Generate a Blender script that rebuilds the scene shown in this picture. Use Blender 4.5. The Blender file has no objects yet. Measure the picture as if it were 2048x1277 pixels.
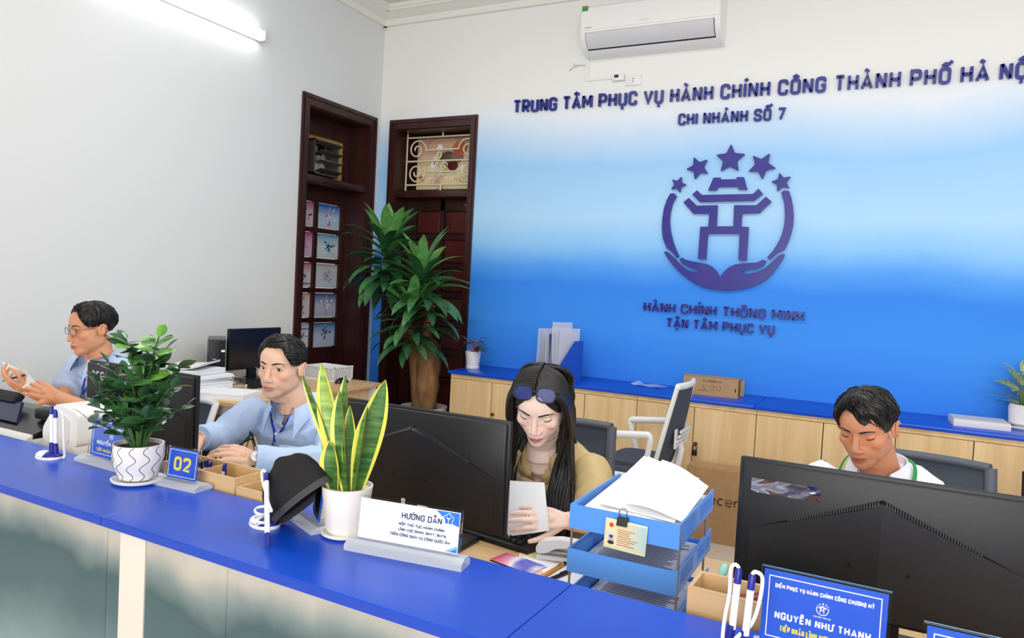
import bpy, bmesh, math, random, unicodedata
from mathutils import Vector, Matrix, Euler, noise
random.seed(7)
PI = math.pi
SC = bpy.context.scene
COL = SC.collection

# ------------------------------------------------------------------ camera
CAM = Vector((0, 0, 1.4))
F_PX = 1458.97
RW = Matrix(((0.88903121, -0.06720505, 0.45288739),
             (0.45472759, 0.01434376, -0.89051506),
             (0.053351, 0.99763608, 0.04331204)))
cd = bpy.data.cameras.new('camera'); cd.sensor_width = 36.0; cd.lens = F_PX / 2048 * 36.0
cd.clip_start = 0.05; cd.clip_end = 100
cam = bpy.data.objects.new('camera', cd); COL.objects.link(cam)
cam.matrix_world = Matrix.Translation(CAM) @ RW.to_4x4()
SC.camera = cam

def _ray(px, py):
    return RW @ Vector(((px - 1024) / F_PX, -(py - 638.5) / F_PX, -1.0))
def at(px, py, Y):                      # point of the photograph at depth Y into the room
    d = _ray(px, py); return CAM + d * (Y / d.y)
def atz(px, py, z):                     # ... lying on the level z
    d = _ray(px, py); return CAM + d * ((z - CAM.z) / d.z)
def atx(px, py, x):                     # ... on the plane x
    d = _ray(px, py); return CAM + d * (x / d.x)

# ------------------------------------------------------------------ light
w = bpy.data.worlds.new('world'); SC.world = w; w.use_nodes = True
w.node_tree.nodes['Background'].inputs[0].default_value = (0.96, 0.98, 1.0, 1)
w.node_tree.nodes['Background'].inputs[1].default_value = 0.52
def area(name, loc, rot, sx, sy, power, col=(1, 1, 1)):
    l = bpy.data.lights.new(name, 'AREA'); l.shape = 'RECTANGLE'; l.size = sx; l.size_y = sy
    l.energy = power; l.color = col
    o = bpy.data.objects.new(name, l); COL.objects.link(o); o.location = loc; o.rotation_euler = rot
    return o
area('daylight_window_light', (0.6, -2.6, 2.0), (math.radians(84), 0, math.radians(4)), 4.2, 2.2, 132, (1.0, 0.985, 0.96))
for i, (x, y) in enumerate(((-2.0, 2.4), (-0.2, 2.4), (1.6, 2.4))):
    area('ceiling_tube_light', (x, y, 3.5), (0, 0, 0), 1.3, 0.14, 17, (1, 1, 1))
SC.view_settings.view_transform = 'Standard'; SC.view_settings.look = 'None'
SC.view_settings.exposure = 0.40; SC.view_settings.gamma = 1.0
SC.view_settings.use_curve_mapping = False

# ------------------------------------------------------------------ helpers
def L(c):                               # sRGB 0-255 -> linear
    r = []
    for x in c[:3]:
        x /= 255.0
        r.append(x / 12.92 if x <= 0.04045 else ((x + 0.055) / 1.055) ** 2.4)
    return tuple(r) + (1.0,)
MATS = {}
def mat(name, col=(200, 200, 200), rough=0.5, metal=0.0, spec=0.5, bump=None, var=None, trans=0.0, alpha=1.0,
        emit=None, estr=0.0, coat=0.0, sub=0.0, ior=1.45):
    if name in MATS: return MATS[name]
    m = bpy.data.materials.new(name); m.use_nodes = True; nt = m.node_tree
    b = nt.nodes['Principled BSDF']
    b.inputs['Base Color'].default_value = L(col); b.inputs['Roughness'].default_value = rough
    b.inputs['Metallic'].default_value = metal; b.inputs['Specular IOR Level'].default_value = spec
    b.inputs['IOR'].default_value = ior
    b.inputs['Transmission Weight'].default_value = trans; b.inputs['Alpha'].default_value = alpha
    b.inputs['Coat Weight'].default_value = coat
    if sub: b.inputs['Subsurface Weight'].default_value = sub; b.inputs['Subsurface Radius'].default_value = (0.012, 0.005, 0.003); b.inputs['Subsurface Scale'].default_value = 0.5
    if emit: b.inputs['Emission Color'].default_value = L(emit); b.inputs['Emission Strength'].default_value = estr
    if var:                              # (scale, colour2, stretch)
        tc = nt.nodes.new('ShaderNodeTexCoord'); mp = nt.nodes.new('ShaderNodeMapping')
        mp.inputs['Scale'].default_value = var[2] if len(var) > 2 else (1, 1, 1)
        n = nt.nodes.new('ShaderNodeTexNoise'); n.inputs['Scale'].default_value = var[0]; n.inputs['Detail'].default_value = 5
        cr = nt.nodes.new('ShaderNodeValToRGB'); cr.color_ramp.elements[0].position = 0.35; cr.color_ramp.elements[1].position = 0.68
        cr.color_ramp.elements[0].color = L(col); cr.color_ramp.elements[1].color = L(var[1])
        nt.links.new(tc.outputs['Object'], mp.inputs[0]); nt.links.new(mp.outputs[0], n.inputs['Vector'])
        nt.links.new(n.outputs[0], cr.inputs[0]); nt.links.new(cr.outputs[0], b.inputs['Base Color'])
    if bump:                             # (scale, strength, stretch)
        tc = nt.nodes.new('ShaderNodeTexCoord'); mp = nt.nodes.new('ShaderNodeMapping')
        mp.inputs['Scale'].default_value = bump[2] if len(bump) > 2 else (1, 1, 1)
        n = nt.nodes.new('ShaderNodeTexNoise'); n.inputs['Scale'].default_value = bump[0]; n.inputs['Detail'].default_value = 4
        bp = nt.nodes.new('ShaderNodeBump'); bp.inputs['Strength'].default_value = bump[1]; bp.inputs['Distance'].default_value = 0.004
        nt.links.new(tc.outputs['Object'], mp.inputs[0]); nt.links.new(mp.outputs[0], n.inputs['Vector'])
        nt.links.new(n.outputs[0], bp.inputs['Height']); nt.links.new(bp.outputs[0], b.inputs['Normal'])
    MATS[name] = m
    return m
def attr_mat(name, rough=0.5, attr='col', sub=0.0, bump=None, spec=0.5):
    m = mat(name, (200, 200, 200), rough, sub=sub, bump=bump, spec=spec)
    a = m.node_tree.nodes.new('ShaderNodeAttribute'); a.attribute_name = attr
    m.node_tree.links.new(a.outputs['Color'], m.node_tree.nodes['Principled BSDF'].inputs['Base Color'])
    return m
def ramp_mat(name, axis, stops, rough=0.6, nz=(0, 1), sc=1.0, coords='Object', blobs=None, spec=0.5):
    """colour by position along one axis (plus noise wobble); blobs = (noise scale, colour, low, high)"""
    m = mat(name, (255, 255, 255), rough, spec=spec); nt = m.node_tree; b = nt.nodes['Principled BSDF']
    tc = nt.nodes.new('ShaderNodeTexCoord'); sp = nt.nodes.new('ShaderNodeSeparateXYZ')
    nt.links.new(tc.outputs[coords], sp.inputs[0])
    n = nt.nodes.new('ShaderNodeTexNoise'); n.inputs['Scale'].default_value = nz[1]; n.inputs['Detail'].default_value = 6
    nt.links.new(tc.outputs[coords], n.inputs['Vector'])
    m1 = nt.nodes.new('ShaderNodeMath'); m1.operation = 'SUBTRACT'; m1.inputs[1].default_value = 0.5; nt.links.new(n.outputs[0], m1.inputs[0])
    m2 = nt.nodes.new('ShaderNodeMath'); m2.operation = 'MULTIPLY_ADD'; m2.inputs[1].default_value = nz[0]; nt.links.new(m1.outputs[0], m2.inputs[0])
    nt.links.new(sp.outputs[axis], m2.inputs[2])
    lo, hi = stops[0][0], stops[-1][0]
    mr = nt.nodes.new('ShaderNodeMapRange'); mr.inputs[1].default_value = lo; mr.inputs[2].default_value = hi; nt.links.new(m2.outputs[0], mr.inputs[0])
    cr = nt.nodes.new('ShaderNodeValToRGB'); nt.links.new(mr.outputs[0], cr.inputs[0])
    el = cr.color_ramp.elements
    el[0].position = 0; el[0].color = L(stops[0][1]); el[1].position = 1; el[1].color = L(stops[-1][1])
    for p, c in stops[1:-1]:
        e = el.new((p - lo) / (hi - lo)); e.color = L(c)
    out = cr.outputs[0]
    for bl in (blobs or []):
        n2 = nt.nodes.new('ShaderNodeTexNoise'); n2.inputs['Scale'].default_value = bl[0]; n2.inputs['Detail'].default_value = 4
        mp = nt.nodes.new('ShaderNodeMapping'); mp.inputs['Location'].default_value = (bl[0] * 0.37, 1.3, bl[2] * 9)
        nt.links.new(tc.outputs[coords], mp.inputs[0]); nt.links.new(mp.outputs[0], n2.inputs['Vector'])
        mr2 = nt.nodes.new('ShaderNodeMapRange'); mr2.inputs[1].default_value = bl[2]; mr2.inputs[2].default_value = bl[3]; nt.links.new(n2.outputs[0], mr2.inputs[0])
        mx = nt.nodes.new('ShaderNodeMix'); mx.data_type = 'RGBA'; mx.inputs[7].default_value = L(bl[1])
        nt.links.new(mr2.outputs[0], mx.inputs[0]); nt.links.new(out, mx.inputs[6]); out = mx.outputs[2]
    nt.links.new(out, b.inputs['Base Color'])
    return m
def wood_mat(name, c1, c2, scale=(14, 14, 1.1), rough=0.5, fine=(160, 160, 4)):
    m = mat(name, c1, rough); nt = m.node_tree; b = nt.nodes['Principled BSDF']
    tc = nt.nodes.new('ShaderNodeTexCoord'); mp = nt.nodes.new('ShaderNodeMapping'); mp.inputs['Scale'].default_value = scale
    oi = nt.nodes.new('ShaderNodeObjectInfo'); ad = nt.nodes.new('ShaderNodeVectorMath'); ad.operation = 'ADD'
    cm = nt.nodes.new('ShaderNodeCombineXYZ'); mu = nt.nodes.new('ShaderNodeMath'); mu.operation = 'MULTIPLY'; mu.inputs[1].default_value = 13.7
    nt.links.new(oi.outputs['Random'], mu.inputs[0]); nt.links.new(mu.outputs[0], cm.inputs[0]); nt.links.new(mu.outputs[0], cm.inputs[1]); nt.links.new(mu.outputs[0], cm.inputs[2])
    nt.links.new(tc.outputs['Object'], ad.inputs[0]); nt.links.new(cm.outputs[0], ad.inputs[1]); nt.links.new(ad.outputs[0], mp.inputs[0])
    n = nt.nodes.new('ShaderNodeTexNoise'); n.inputs['Scale'].default_value = 1.0; n.inputs['Detail'].default_value = 6; n.inputs['Distortion'].default_value = 0.6
    nt.links.new(mp.outputs[0], n.inputs['Vector'])
    mp2 = nt.nodes.new('ShaderNodeMapping'); mp2.inputs['Scale'].default_value = fine; nt.links.new(ad.outputs[0], mp2.inputs[0])
    n2 = nt.nodes.new('ShaderNodeTexNoise'); n2.inputs['Scale'].default_value = 1.0; n2.inputs['Detail'].default_value = 3; nt.links.new(mp2.outputs[0], n2.inputs['Vector'])
    ma = nt.nodes.new('ShaderNodeMath'); ma.operation = 'MULTIPLY_ADD'; ma.inputs[1].default_value = 0.35; nt.links.new(n2.outputs[0], ma.inputs[0]); nt.links.new(n.outputs[0], ma.inputs[2])
    cr = nt.nodes.new('ShaderNodeValToRGB'); cr.color_ramp.elements[0].position = 0.45; cr.color_ramp.elements[1].position = 0.85
    cr.color_ramp.elements[0].color = L(c1); cr.color_ramp.elements[1].color = L(c2)
    nt.links.new(ma.outputs[0], cr.inputs[0]); nt.links.new(cr.outputs[0], b.inputs['Base Color'])
    return m

def frame(d, up=Vector((0, 0, 1))):     # 3x3 with columns (side, up2, d)
    d = Vector(d).normalized()
    s = Vector(up).cross(d)
    if s.length < 1e-4: s = Vector((1, 0, 0)).cross(d)
    s.normalize(); u = d.cross(s)
    return s, u, d
class MB:
    def __init__(s): s.v = []; s.f = []; s.m = []; s.M = None
    def add(s, vs, fs, mi=0):
        o = len(s.v)
        if s.M is not None: vs = [s.M @ Vector(p) for p in vs]
        s.v += [tuple(p) for p in vs]; s.f += [tuple(i + o for i in q) for q in fs]; s.m += [mi] * len(fs)
        return s
    def box(s, c, d, rot=None, mi=0):
        x, y, z = d[0] / 2, d[1] / 2, d[2] / 2
        vs = [Vector((a * x, b * y, e * z)) for e in (-1, 1) for b in (-1, 1) for a in (-1, 1)]
        if rot is not None: vs = [rot @ p for p in vs]
        return s.add([p + Vector(c) for p in vs], [(0, 2, 3, 1), (4, 5, 7, 6), (0, 1, 5, 4), (1, 3, 7, 5), (3, 2, 6, 7), (2, 0, 4, 6)], mi)
    def b2(s, a, b, mi=0):
        a = Vector(a); b = Vector(b); return s.box((a + b) / 2, b - a, None, mi)
    def rbox(s, c, d, bev=0.005, seg=2, rot=None, mi=0):
        bm = bmesh.new(); bmesh.ops.create_cube(bm, size=1.0)
        for q in bm.verts: q.co = Vector((q.co.x * d[0], q.co.y * d[1], q.co.z * d[2]))
        bmesh.ops.bevel(bm, geom=bm.edges[:], offset=min(bev, min(abs(t) for t in d) * 0.49), segments=seg, affect='EDGES', profile=0.5)
        bm.verts.index_update()
        vs = [q.co.copy() for q in bm.verts]
        if rot is not None: vs = [rot @ p for p in vs]
        fs = [tuple(q.index for q in f.verts) for f in bm.faces]; bm.free()
        return s.add([p + Vector(c) for p in vs], fs, mi)
    def tube(s, pts, rads, n=10, cap=True, mi=0, flat=None, up=None, close=False):
        pts = [Vector(p) for p in pts]; k = len(pts)
        if not hasattr(rads, '__len__'): rads = [rads] * k
        if flat is not None and not hasattr(flat, '__len__'): flat = [flat] * k
        vs = []; pu = None
        for i in range(k):
            if close: t = pts[(i + 1) % k] - pts[i - 1]
            else: t = pts[min(i + 1, k - 1)] - pts[max(i - 1, 0)]
            if t.length < 1e-9: t = Vector((0, 0, 1))
            t.normalize()
            if pu is None:
                u = Vector(up) if up is not None else (Vector((0, 0, 1)) if abs(t.z) < 0.9 else Vector((0, 1, 0)))
            else: u = pu
            u = u - t * u.dot(t)
            if u.length < 1e-6: u = t.orthogonal()
            u.normalize(); sd = t.cross(u); pu = u
            fl = flat[i] if flat is not None else 1.0
            for j in range(n):
                a = 2 * PI * j / n
                vs.append(pts[i] + u * (math.sin(a) * rads[i] * fl) + sd * (math.cos(a) * rads[i]))
        fs = []
        for i in range(k if close else k - 1):
            i2 = (i + 1) % k
            for j in range(n):
                j2 = (j + 1) % n; fs.append((i * n + j, i * n + j2, i2 * n + j2, i2 * n + j))
        if cap and not close:
            fs.append(tuple(range(n))[::-1]); fs.append(tuple((k - 1) * n + j for j in range(n)))
        return s.add(vs, fs, mi)
    def cyl(s, p0, p1, r0, r1=None, n=16, mi=0, cap=True):
        return s.tube([p0, p1], [r0, r0 if r1 is None else r1], n, cap, mi)
    def ell(s, c, r, rot=None, nu=16, nv=10, mi=0):
        if not hasattr(r, '__len__'): r = (r, r, r)
        vs = []; fs = []
        for i in range(nv + 1):
            th = PI * i / nv
            for j in range(nu):
                a = 2 * PI * j / nu
                vs.append(Vector((r[0] * math.sin(th) * math.cos(a), r[1] * math.sin(th) * math.sin(a), r[2] * math.cos(th))))
        for i in range(nv):
            for j in range(nu):
                j2 = (j + 1) % nu; fs.append((i * nu + j, (i + 1) * nu + j, (i + 1) * nu + j2, i * nu + j2))
        if rot is not None: vs = [rot @ p for p in vs]
        return s.add([p + Vector(c) for p in vs], fs, mi)
    def lathe(s, prof, n=32, c=(0, 0, 0), mi=0):
        vs = []; fs = []; k = len(prof)
        for r, z in prof:
            for j in range(n):
                a = 2 * PI * j / n; vs.append(Vector((r * math.cos(a), r * math.sin(a), z)) + Vector(c))
        for i in range(k - 1):
            for j in range(n):
                j2 = (j + 1) % n; fs.append((i * n + j, i * n + j2, (i + 1) * n + j2, (i + 1) * n + j))
        return s.add(vs, fs, mi)
    def prism(s, poly, o, ux, uy, nrm, mi=0, bev=0.0):
        """poly in 2D (ux,uy) extruded from o along nrm"""
        o = Vector(o); ux = Vector(ux); uy = Vector(uy); nrm = Vector(nrm); k = len(poly)
        a = [o + ux * p[0] + uy * p[1] for p in poly]
        vs = a + [p + nrm for p in a]
        fs = [tuple(range(k))[::-1], tuple(range(k, 2 * k))] + [(i, (i + 1) % k, (i + 1) % k + k, i + k) for i in range(k)]
        return s.add(vs, fs, mi)
    def grid(s, fn, nu, nv, mi=0, closeu=False):
        vs = [Vector(fn(i / (nu if closeu else nu - 1), j / (nv - 1))) for j in range(nv) for i in range(nu)]
        fs = []
        for j in range(nv - 1):
            for i in range(nu if closeu else nu - 1):
                i2 = (i + 1) % nu; fs.append((j * nu + i, j * nu + i2, (j + 1) * nu + i2, (j + 1) * nu + i))
        return s.add(vs, fs, mi)
    def strokes(s, lines, o, ux, uy, nrm, wd, mi=0):
        """centre-lines in 2D widened to wd, extruded along nrm"""
        o = Vector(o); ux = Vector(ux); uy = Vector(uy); nrm = Vector(nrm)
        for ln, closed in lines:
            k = len(ln)
            if k < 2: continue
            P = [Vector((p[0], p[1])) for p in ln]; Lf = []; Rt = []
            for i in range(k):
                if closed: a = P[i - 1]; b = P[(i + 1) % k]
                else: a = P[max(i - 1, 0)]; b = P[min(i + 1, k - 1)]
                d1 = (P[i] - a); d2 = (b - P[i])
                if d1.length < 1e-9: d1 = d2
                if d2.length < 1e-9: d2 = d1
                d1 = d1.normalized(); d2 = d2.normalized()
                n1 = Vector((-d1.y, d1.x)); n2 = Vector((-d2.y, d2.x)); n = n1 + n2
                if n.length < 1e-6: n = n1
                n.normalize(); mm = (1 / n.dot(n1) if n.dot(n1) > 0.62 else 1.25) * wd / 2
                Lf.append(P[i] + n * mm); Rt.append(P[i] - n * mm)
            q = lambda p: o + ux * p.x + uy * p.y
            vs = [q(p) for p in Lf] + [q(p) for p in Rt]; vs += [p + nrm for p in vs]
            fs = []; N = 2 * k
            for i in range(k if closed else k - 1):
                j = (i + 1) % k
                fs += [(i + N, j + N, j + k + N, i + k + N)[::-1], (i, j, j + N, i + N), (i + k, i + k + N, j + k + N, j + k)]
            if not closed:
                fs += [(0, N, N + k, k), (k - 1, 2 * k - 1, N + 2 * k - 1, N + k - 1)]
            s.add(vs, fs, mi)
        return s
    def mesh(s, name, mats, smooth=35):
        me = bpy.data.meshes.new(name); me.from_pydata(s.v, [], s.f)
        if not isinstance(mats, (list, tuple)): mats = [mats]
        for m in mats: me.materials.append(m)
        if len(mats) > 1: me.polygons.foreach_set('material_index', s.m)
        if smooth:
            me.polygons.foreach_set('use_smooth', [True] * len(s.f))
            if smooth < 180: me.set_sharp_from_angle(angle=math.radians(smooth))
        me.update()
        return me
    def build(s, name, mats, parent=None, smooth=35):
        o = bpy.data.objects.new(name, s.mesh(name, mats, smooth)); COL.objects.link(o)
        if parent is not None: o.parent = parent
        return o
def inst(me, name, parent=None, M=None):
    o = bpy.data.objects.new(name, me); COL.objects.link(o)
    if parent is not None: o.parent = parent
    if M is not None: o.matrix_basis = M
    return o
def tag(o, label, cat, group=None):
    o['label'] = label; o['category'] = cat
    if group: o['group'] = group
    return o
def thing(name, label, cat, loc=(0, 0, 0), rz=0.0, group=None):
    o = bpy.data.objects.new(name, None); COL.objects.link(o); o.empty_display_size = 0.05
    o.location = loc; o.rotation_euler = (0, 0, rz)
    return tag(o, label, cat, group)
def struct(o, label=None, cat=None):
    o['kind'] = 'structure'
    if label: o['label'] = label
    if cat: o['category'] = cat
    return o
def origin_to(o, loc):                  # move a mesh object's origin to loc without moving it
    loc = Vector(loc); o.data.transform(Matrix.Translation(-loc)); o.location = loc; return o
def copy_tree(o, parent=None):
    c = o.copy(); COL.objects.link(c); c.parent = parent
    for ch in list(o.children): copy_tree(ch, c)
    return c
def RZ(a): return Matrix.Rotation(a, 3, 'Z')
def RX(a): return Matrix.Rotation(a, 3, 'X')
def RY(a): return Matrix.Rotation(a, 3, 'Y')

# ------------------------------------------------------------------ stroke lettering (bold condensed capitals with Vietnamese marks)
def rc(pts, r, closed=False, n=4):      # round the corners of a polyline; a point may carry its own radius
    P = [Vector((p[0], p[1])) for p in pts]; R_ = [(p[2] if len(p) > 2 else r) for p in pts]
    out = []; k = len(P)
    for i in range(k):
        if (not closed and i in (0, k - 1)) or R_[i] <= 0: out.append((P[i].x, P[i].y)); continue
        a = P[i - 1] - P[i]; b = P[(i + 1) % k] - P[i]
        rr = min(R_[i], a.length * 0.5, b.length * 0.5)
        p0 = P[i] + a.normalized() * rr; p1 = P[i] + b.normalized() * rr
        for t in range(n + 1):
            t /= n; q = p0 * (1 - t) ** 2 + P[i] * 2 * t * (1 - t) + p1 * t * t; out.append((q.x, q.y))
    return (out, closed)
W_ = 0.46
def glyph(c):
    w = W_; r = 0.2
    G = {
     'A': (w + .06, [[(0, 0), (.26, 1), (.52, 0)], [(.09, .28), (.43, .28)]], 0),
     'B': (w, [[(0, 0, 0), (w, 0), (w, .52), (.02, .52, 0)], [(.02, .52, 0), (w - .03, .52), (w - .03, 1), (0, 1, 0), (0, 0, 0)]], r),
     'C': (w, [[(w, .7), (w, 1), (0, 1), (0, 0), (w, 0), (w, .3)]], r),
     'D': (w, ['c', (0, 0, 0), (w, 0), (w, 1), (0, 1, 0)], r),
     'E': (w - .06, [[(.4, 0), (0, 0), (0, 1), (.4, 1)], [(0, .5), (.36, .5)]], 0),
     'F': (w - .06, [[(0, 0), (0, 1), (.4, 1)], [(0, .5), (.36, .5)]], 0),
     'G': (w, [[(w, .72), (w, 1), (0, 1), (0, 0), (w, 0), (w, .46, 0), (.27, .46)]], r),
     'H': (w, [[(0, 0), (0, 1)], [(w, 0), (w, 1)], [(0, .5), (w, .5)]], 0),
     'I': (0, [[(0, 0), (0, 1)]], 0),
     'K': (w, [[(0, 0), (0, 1)], [(w, 1), (.08, .48), (w, 0)]], 0),
     'L': (w - .08, [[(0, 1), (0, 0), (.38, 0)]], 0),
     'M': (.62, [[(0, 0), (0, 1)], [(0.02, 1), (.31, .3), (.6, 1)], [(.62, 1), (.62, 0)]], 0),
     'N': (w, [[(0, 0), (0, 1)], [(0.02, 1), (w - .02, 0)], [(w, 0), (w, 1)]], 0),
     'O': (w, ['c', (0, 0), (w, 0), (w, 1), (0, 1)], r),
     'P': (w, [[(0, 0), (0, 1, 0), (w, 1), (w, .42), (0, .42, 0)]], r),
     'Q': (w, ['c', (0, 0), (w, 0), (w, 1), (0, 1)], r),
     'R': (w, [[(0, 0), (0, 1, 0), (w, 1), (w, .45), (0, .45, 0)], [(.22, .45), (w, 0)]], r),
     'S': (w, [[(w, .74), (w, 1), (0, 1), (0, .52), (w, .48), (w, 0), (0, 0), (0, .26)]], r),
     'T': (w, [[(0, 1), (w, 1)], [(w / 2, 1), (w / 2, 0)]], 0),
     'U': (w, [[(0, 1), (0, 0), (w, 0), (w, 1)]], r),
     'V': (w + .04, [[(0, 1), (.25, 0), (.5, 1)]], 0),
     'X': (w, [[(0, 1), (w, 0)], [(0, 0), (w, 1)]], 0),
     'Y': (w, [[(0, 1), (w / 2, .45), (w, 1)], [(w / 2, .45), (w / 2, 0)]], 0),
     '0': (w, ['c', (0, 0), (w, 0), (w, 1), (0, 1)], .24),
     '1': (.2, [[(0, .8), (.2, 1), (.2, 0)]], 0),
     '2': (w, [[(0, .74), (0, 1), (w, 1), (w, .55), (0, 0, 0), (w, 0)]], .22),
     '3': (w, [[(0, .78), (0, 1), (w, 1), (w, .52), (.15, .52, 0)], [(.15, .52, 0), (w, .52), (w, 0), (0, 0), (0, .22)]], r),
     '4': (w, [[(w * .75, 0), (w * .75, 1), (0, .3), (w, .3)]], 0),
     '5': (w, [[(w, 1), (0, 1, 0), (0, .55, 0), (w, .6), (w, 0), (0, 0), (0, .22)]], r),
     '7': (w, [[(0, 1), (w, 1), (.16, 0)]], 0),
     '8': (w, ['c', (0, 0), (w, 0), (w, 1), (0, 1)], .2),
     '9': (w, [[(0, .22), (0, 0), (w, 0), (w, 1), (0, 1), (0, .45), (w, .45, 0)]], r),
     'a': (.5, [[(.05, .68), (.5, .68), (.5, 0)], [(.5, .4, 0), (0, .42), (0, 0), (.5, 0, 0)]], .16),
     'c': (.48, [[(.48, .68), (0, .68), (0, 0), (.48, 0)]], .22),
     'e': (.5, [[(.5, 0), (0, 0), (0, .68), (.5, .68), (.5, .34, 0), (.02, .34, 0)]], .2),
     'r': (.28, [[(0, 0), (0, .68)], [(0, .42), (.1, .64), (.3, .68)]], .05),
     '-': (.3, [[(0, .45), (.3, .45)]], 0), '.': (0, [[(0, 0), (0, .06)]], 0), ',': (0.04, [[(.06, .06), (0, -.14)]], 0),
     ':': (0, [[(0, .1), (0, .16)], [(0, .6), (0, .66)]], 0),
    }
    if c not in G: return .3, []
    wd, ls, rr = G[c]
    if ls and ls[0] == 'c': return wd, [rc(ls[1:], rr, True)]
    return wd, [rc(l, rr) for l in ls]
def layout(text, H, t, ws=1.0, gap=0.17, space=0.30):
    """-> list of (char, x, polylines scaled to metres), total width.  t = stroke / height"""
    out = []; x = 0; k = H * (1 - t)
    for ch in unicodedata.normalize('NFC', text):
        if ch == ' ': x += space * H * ws; continue
        bar = ch == 'Đ'
        dec = unicodedata.normalize('NFD', 'D' if bar else ch)
        wd, ls = glyph(dec[0]); ls = [([(p[0], p[1]) for p in l], c) for l, c in ls]
        if bar: ls.append(([(-.14, .5), (.2, .5)], False))
        if dec[0] == '8': ls.append(([(0, .52), (wd, .52)], False))
        if dec[0] == 'Q': ls.append(([(.28, .2), (.5, -.08)], False))
        m = wd / 2; y = 1.2; T = []
        marks = dec[1:]
        if '\u0302' in marks: T.append([(m - .17, 1.2), (m, 1.34), (m + .17, 1.2)]); y = 1.3
        if '\u0306' in marks: T.append([(m - .17, 1.34), (m, 1.2), (m + .17, 1.34)]); y = 1.3
        dx = .2 if '\u0302' in marks else 0
        if '\u0300' in marks: T.append([(m + dx * 0 - .14, y + .2), (m + .06, y + .02)])
        if '\u0301' in marks: T.append([(m + dx - .04, y + .02), (m + dx + .14, y + .2)])
        if '\u0303' in marks: T.append([(m - .18, y + .04), (m - .07, y + .14), (m + .06, y + .05), (m + .18, y + .15)])
        if '\u0309' in marks: T.append([(m + dx - .06, y + .22), (m + dx + .08, y + .18), (m + dx, y + .06)])
        if '\u0323' in marks: T.append([(m - .08, -.27), (m + .08, -.27)])
        if '\u031b' in marks: T.append([(wd - .02, .96), (wd + .13, 1.0), (wd + .14, 1.16)])
        S = [([(t * H / 2 + p[0] * k * ws, t * H / 2 + p[1] * k) for p in l], c) for l, c in ls]
        S += [([(t * H / 2 + p[0] * k * ws, t * H / 2 + p[1] * k) for p in l], False) for l in T]
        out.append((ch, x, S)); x += wd * k * ws + t * H + gap * H * ws * 0.62
    return out, x - gap * H * ws * 0.62
def put_text(parent, text, o, ux, uy, nrm, width, H, t, material, depth, centre=False, each=True, name='letter', label=None):
    """letters along ux from o, fitted to a width; one mesh per letter (each) or one per line"""
    _, w0 = layout(text, H, t); ws = 1.0
    for _i in range(6):
        _, w0 = layout(text, H, t, ws); ws *= width / w0
    lay, w0 = layout(text, H, t, ws); sh = -w0 / 2 if centre else 0
    ux = Vector(ux).normalized(); uy = Vector(uy).normalized(); n = Vector(nrm).normalized() * depth; o = Vector(o)
    tot = MB(); r = []
    for ch, x, S in lay:
        b = MB() if each else tot
        b.strokes(S, o + ux * (x + sh), ux, uy, n, t * H)
        if each: r.append(b.build(name, material, parent, smooth=None))
    if not each: r.append(tot.build(name, material, parent, smooth=None))
    return r
# ================================================================== ROOM
XL = -3.805; YB = 4.9; ZC = 3.60; XR = 4.2
m_white = mat('white_wall_paint', (228, 230, 229), 0.75, bump=(9, 0.06), spec=0.2)
m_wallb = ramp_mat('blue_gradient_wall_paint', 2, [(0.6, (44, 128, 236)), (1.15, (62, 150, 248)), (1.44, (54, 140, 243)), (1.58, (88, 165, 249)), (1.74, (146, 204, 254)), (1.94, (178, 222, 255)), (2.3, (160, 209, 252)), (2.48, (198, 225, 252)), (2.66, (234, 242, 250)), (2.78, (241, 241, 238))], 0.6, nz=(0.22, 1.3), spec=0.3)
m_ceil = mat('ceiling_paint', (222, 222, 216), 0.8)
m_corn = mat('cornice_plaster', (238, 237, 230), 0.7)
m_dark = wood_mat('dark_stained_wood', (40, 16, 16), (66, 30, 28), (10, 10, 1.2), 0.34)
m_darkp = wood_mat('dark_red_wood_panel', (62, 20, 20), (92, 34, 30), (8, 8, 1.2), 0.32)
m_black = mat('black_plastic', (22, 22, 24), 0.45)
m_blackg = mat('black_glossy_plastic', (16, 16, 18), 0.22)
m_wplast = mat('white_plastic', (238, 238, 236), 0.4)
m_paper = mat('white_paper', (246, 246, 248), 0.8, spec=0.2)
m_metal = mat('grey_metal', (168, 168, 170), 0.35, metal=0.8)
m_chrome = mat('chrome', (210, 210, 212), 0.15, metal=1.0)

b = MB(); b.b2((XL - 0.4, -3.2, -0.1), (XR, YB + 0.4, 0.0))
m_floor = mat('beige_floor_tile', (224, 208, 190), 0.35, var=(3.0, (232, 216, 200)))
struct(b.build('floor', m_floor), 'pale beige glossy floor behind the counter', 'floor')
b = MB(); b.b2((XL - 0.4, -3.2, ZC), (XR, YB + 0.4, ZC + 0.1))
struct(b.build('ceiling', m_ceil), 'pale off-white ceiling at the top edge', 'ceiling')
D2 = (-3.70, -2.874, 2.71); D1 = (3.987, 4.838, 2.722)        # outer casing of the two doorways
o2 = (D2[0] + 0.055, D2[1] - 0.05, D2[2] - 0.065); o1 = (D1[0] + 0.055, D1[1] - 0.072, D1[2] - 0.07)
b = MB()
b.b2((XL - 0.3, YB, 0), (o2[0], YB + 0.3, ZC)); b.b2((o2[1], YB, 0), (XR, YB + 0.3, ZC)); b.b2((o2[0], YB, o2[2]), (o2[1], YB + 0.3, ZC))
struct(b.build('wall_back', m_wallb, smooth=None), 'back wall painted from white down to bright blue', 'wall')
b = MB()
b.b2((XL - 0.3, -3.2, 0), (XL, o1[0], ZC)); b.b2((XL - 0.3, o1[1], 0), (XL, YB, ZC)); b.b2((XL - 0.3, o1[0], o1[2]), (XL, o1[1], ZC))
struct(b.build('wall_left', m_white, smooth=None), 'plain white wall on the left', 'wall')
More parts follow.
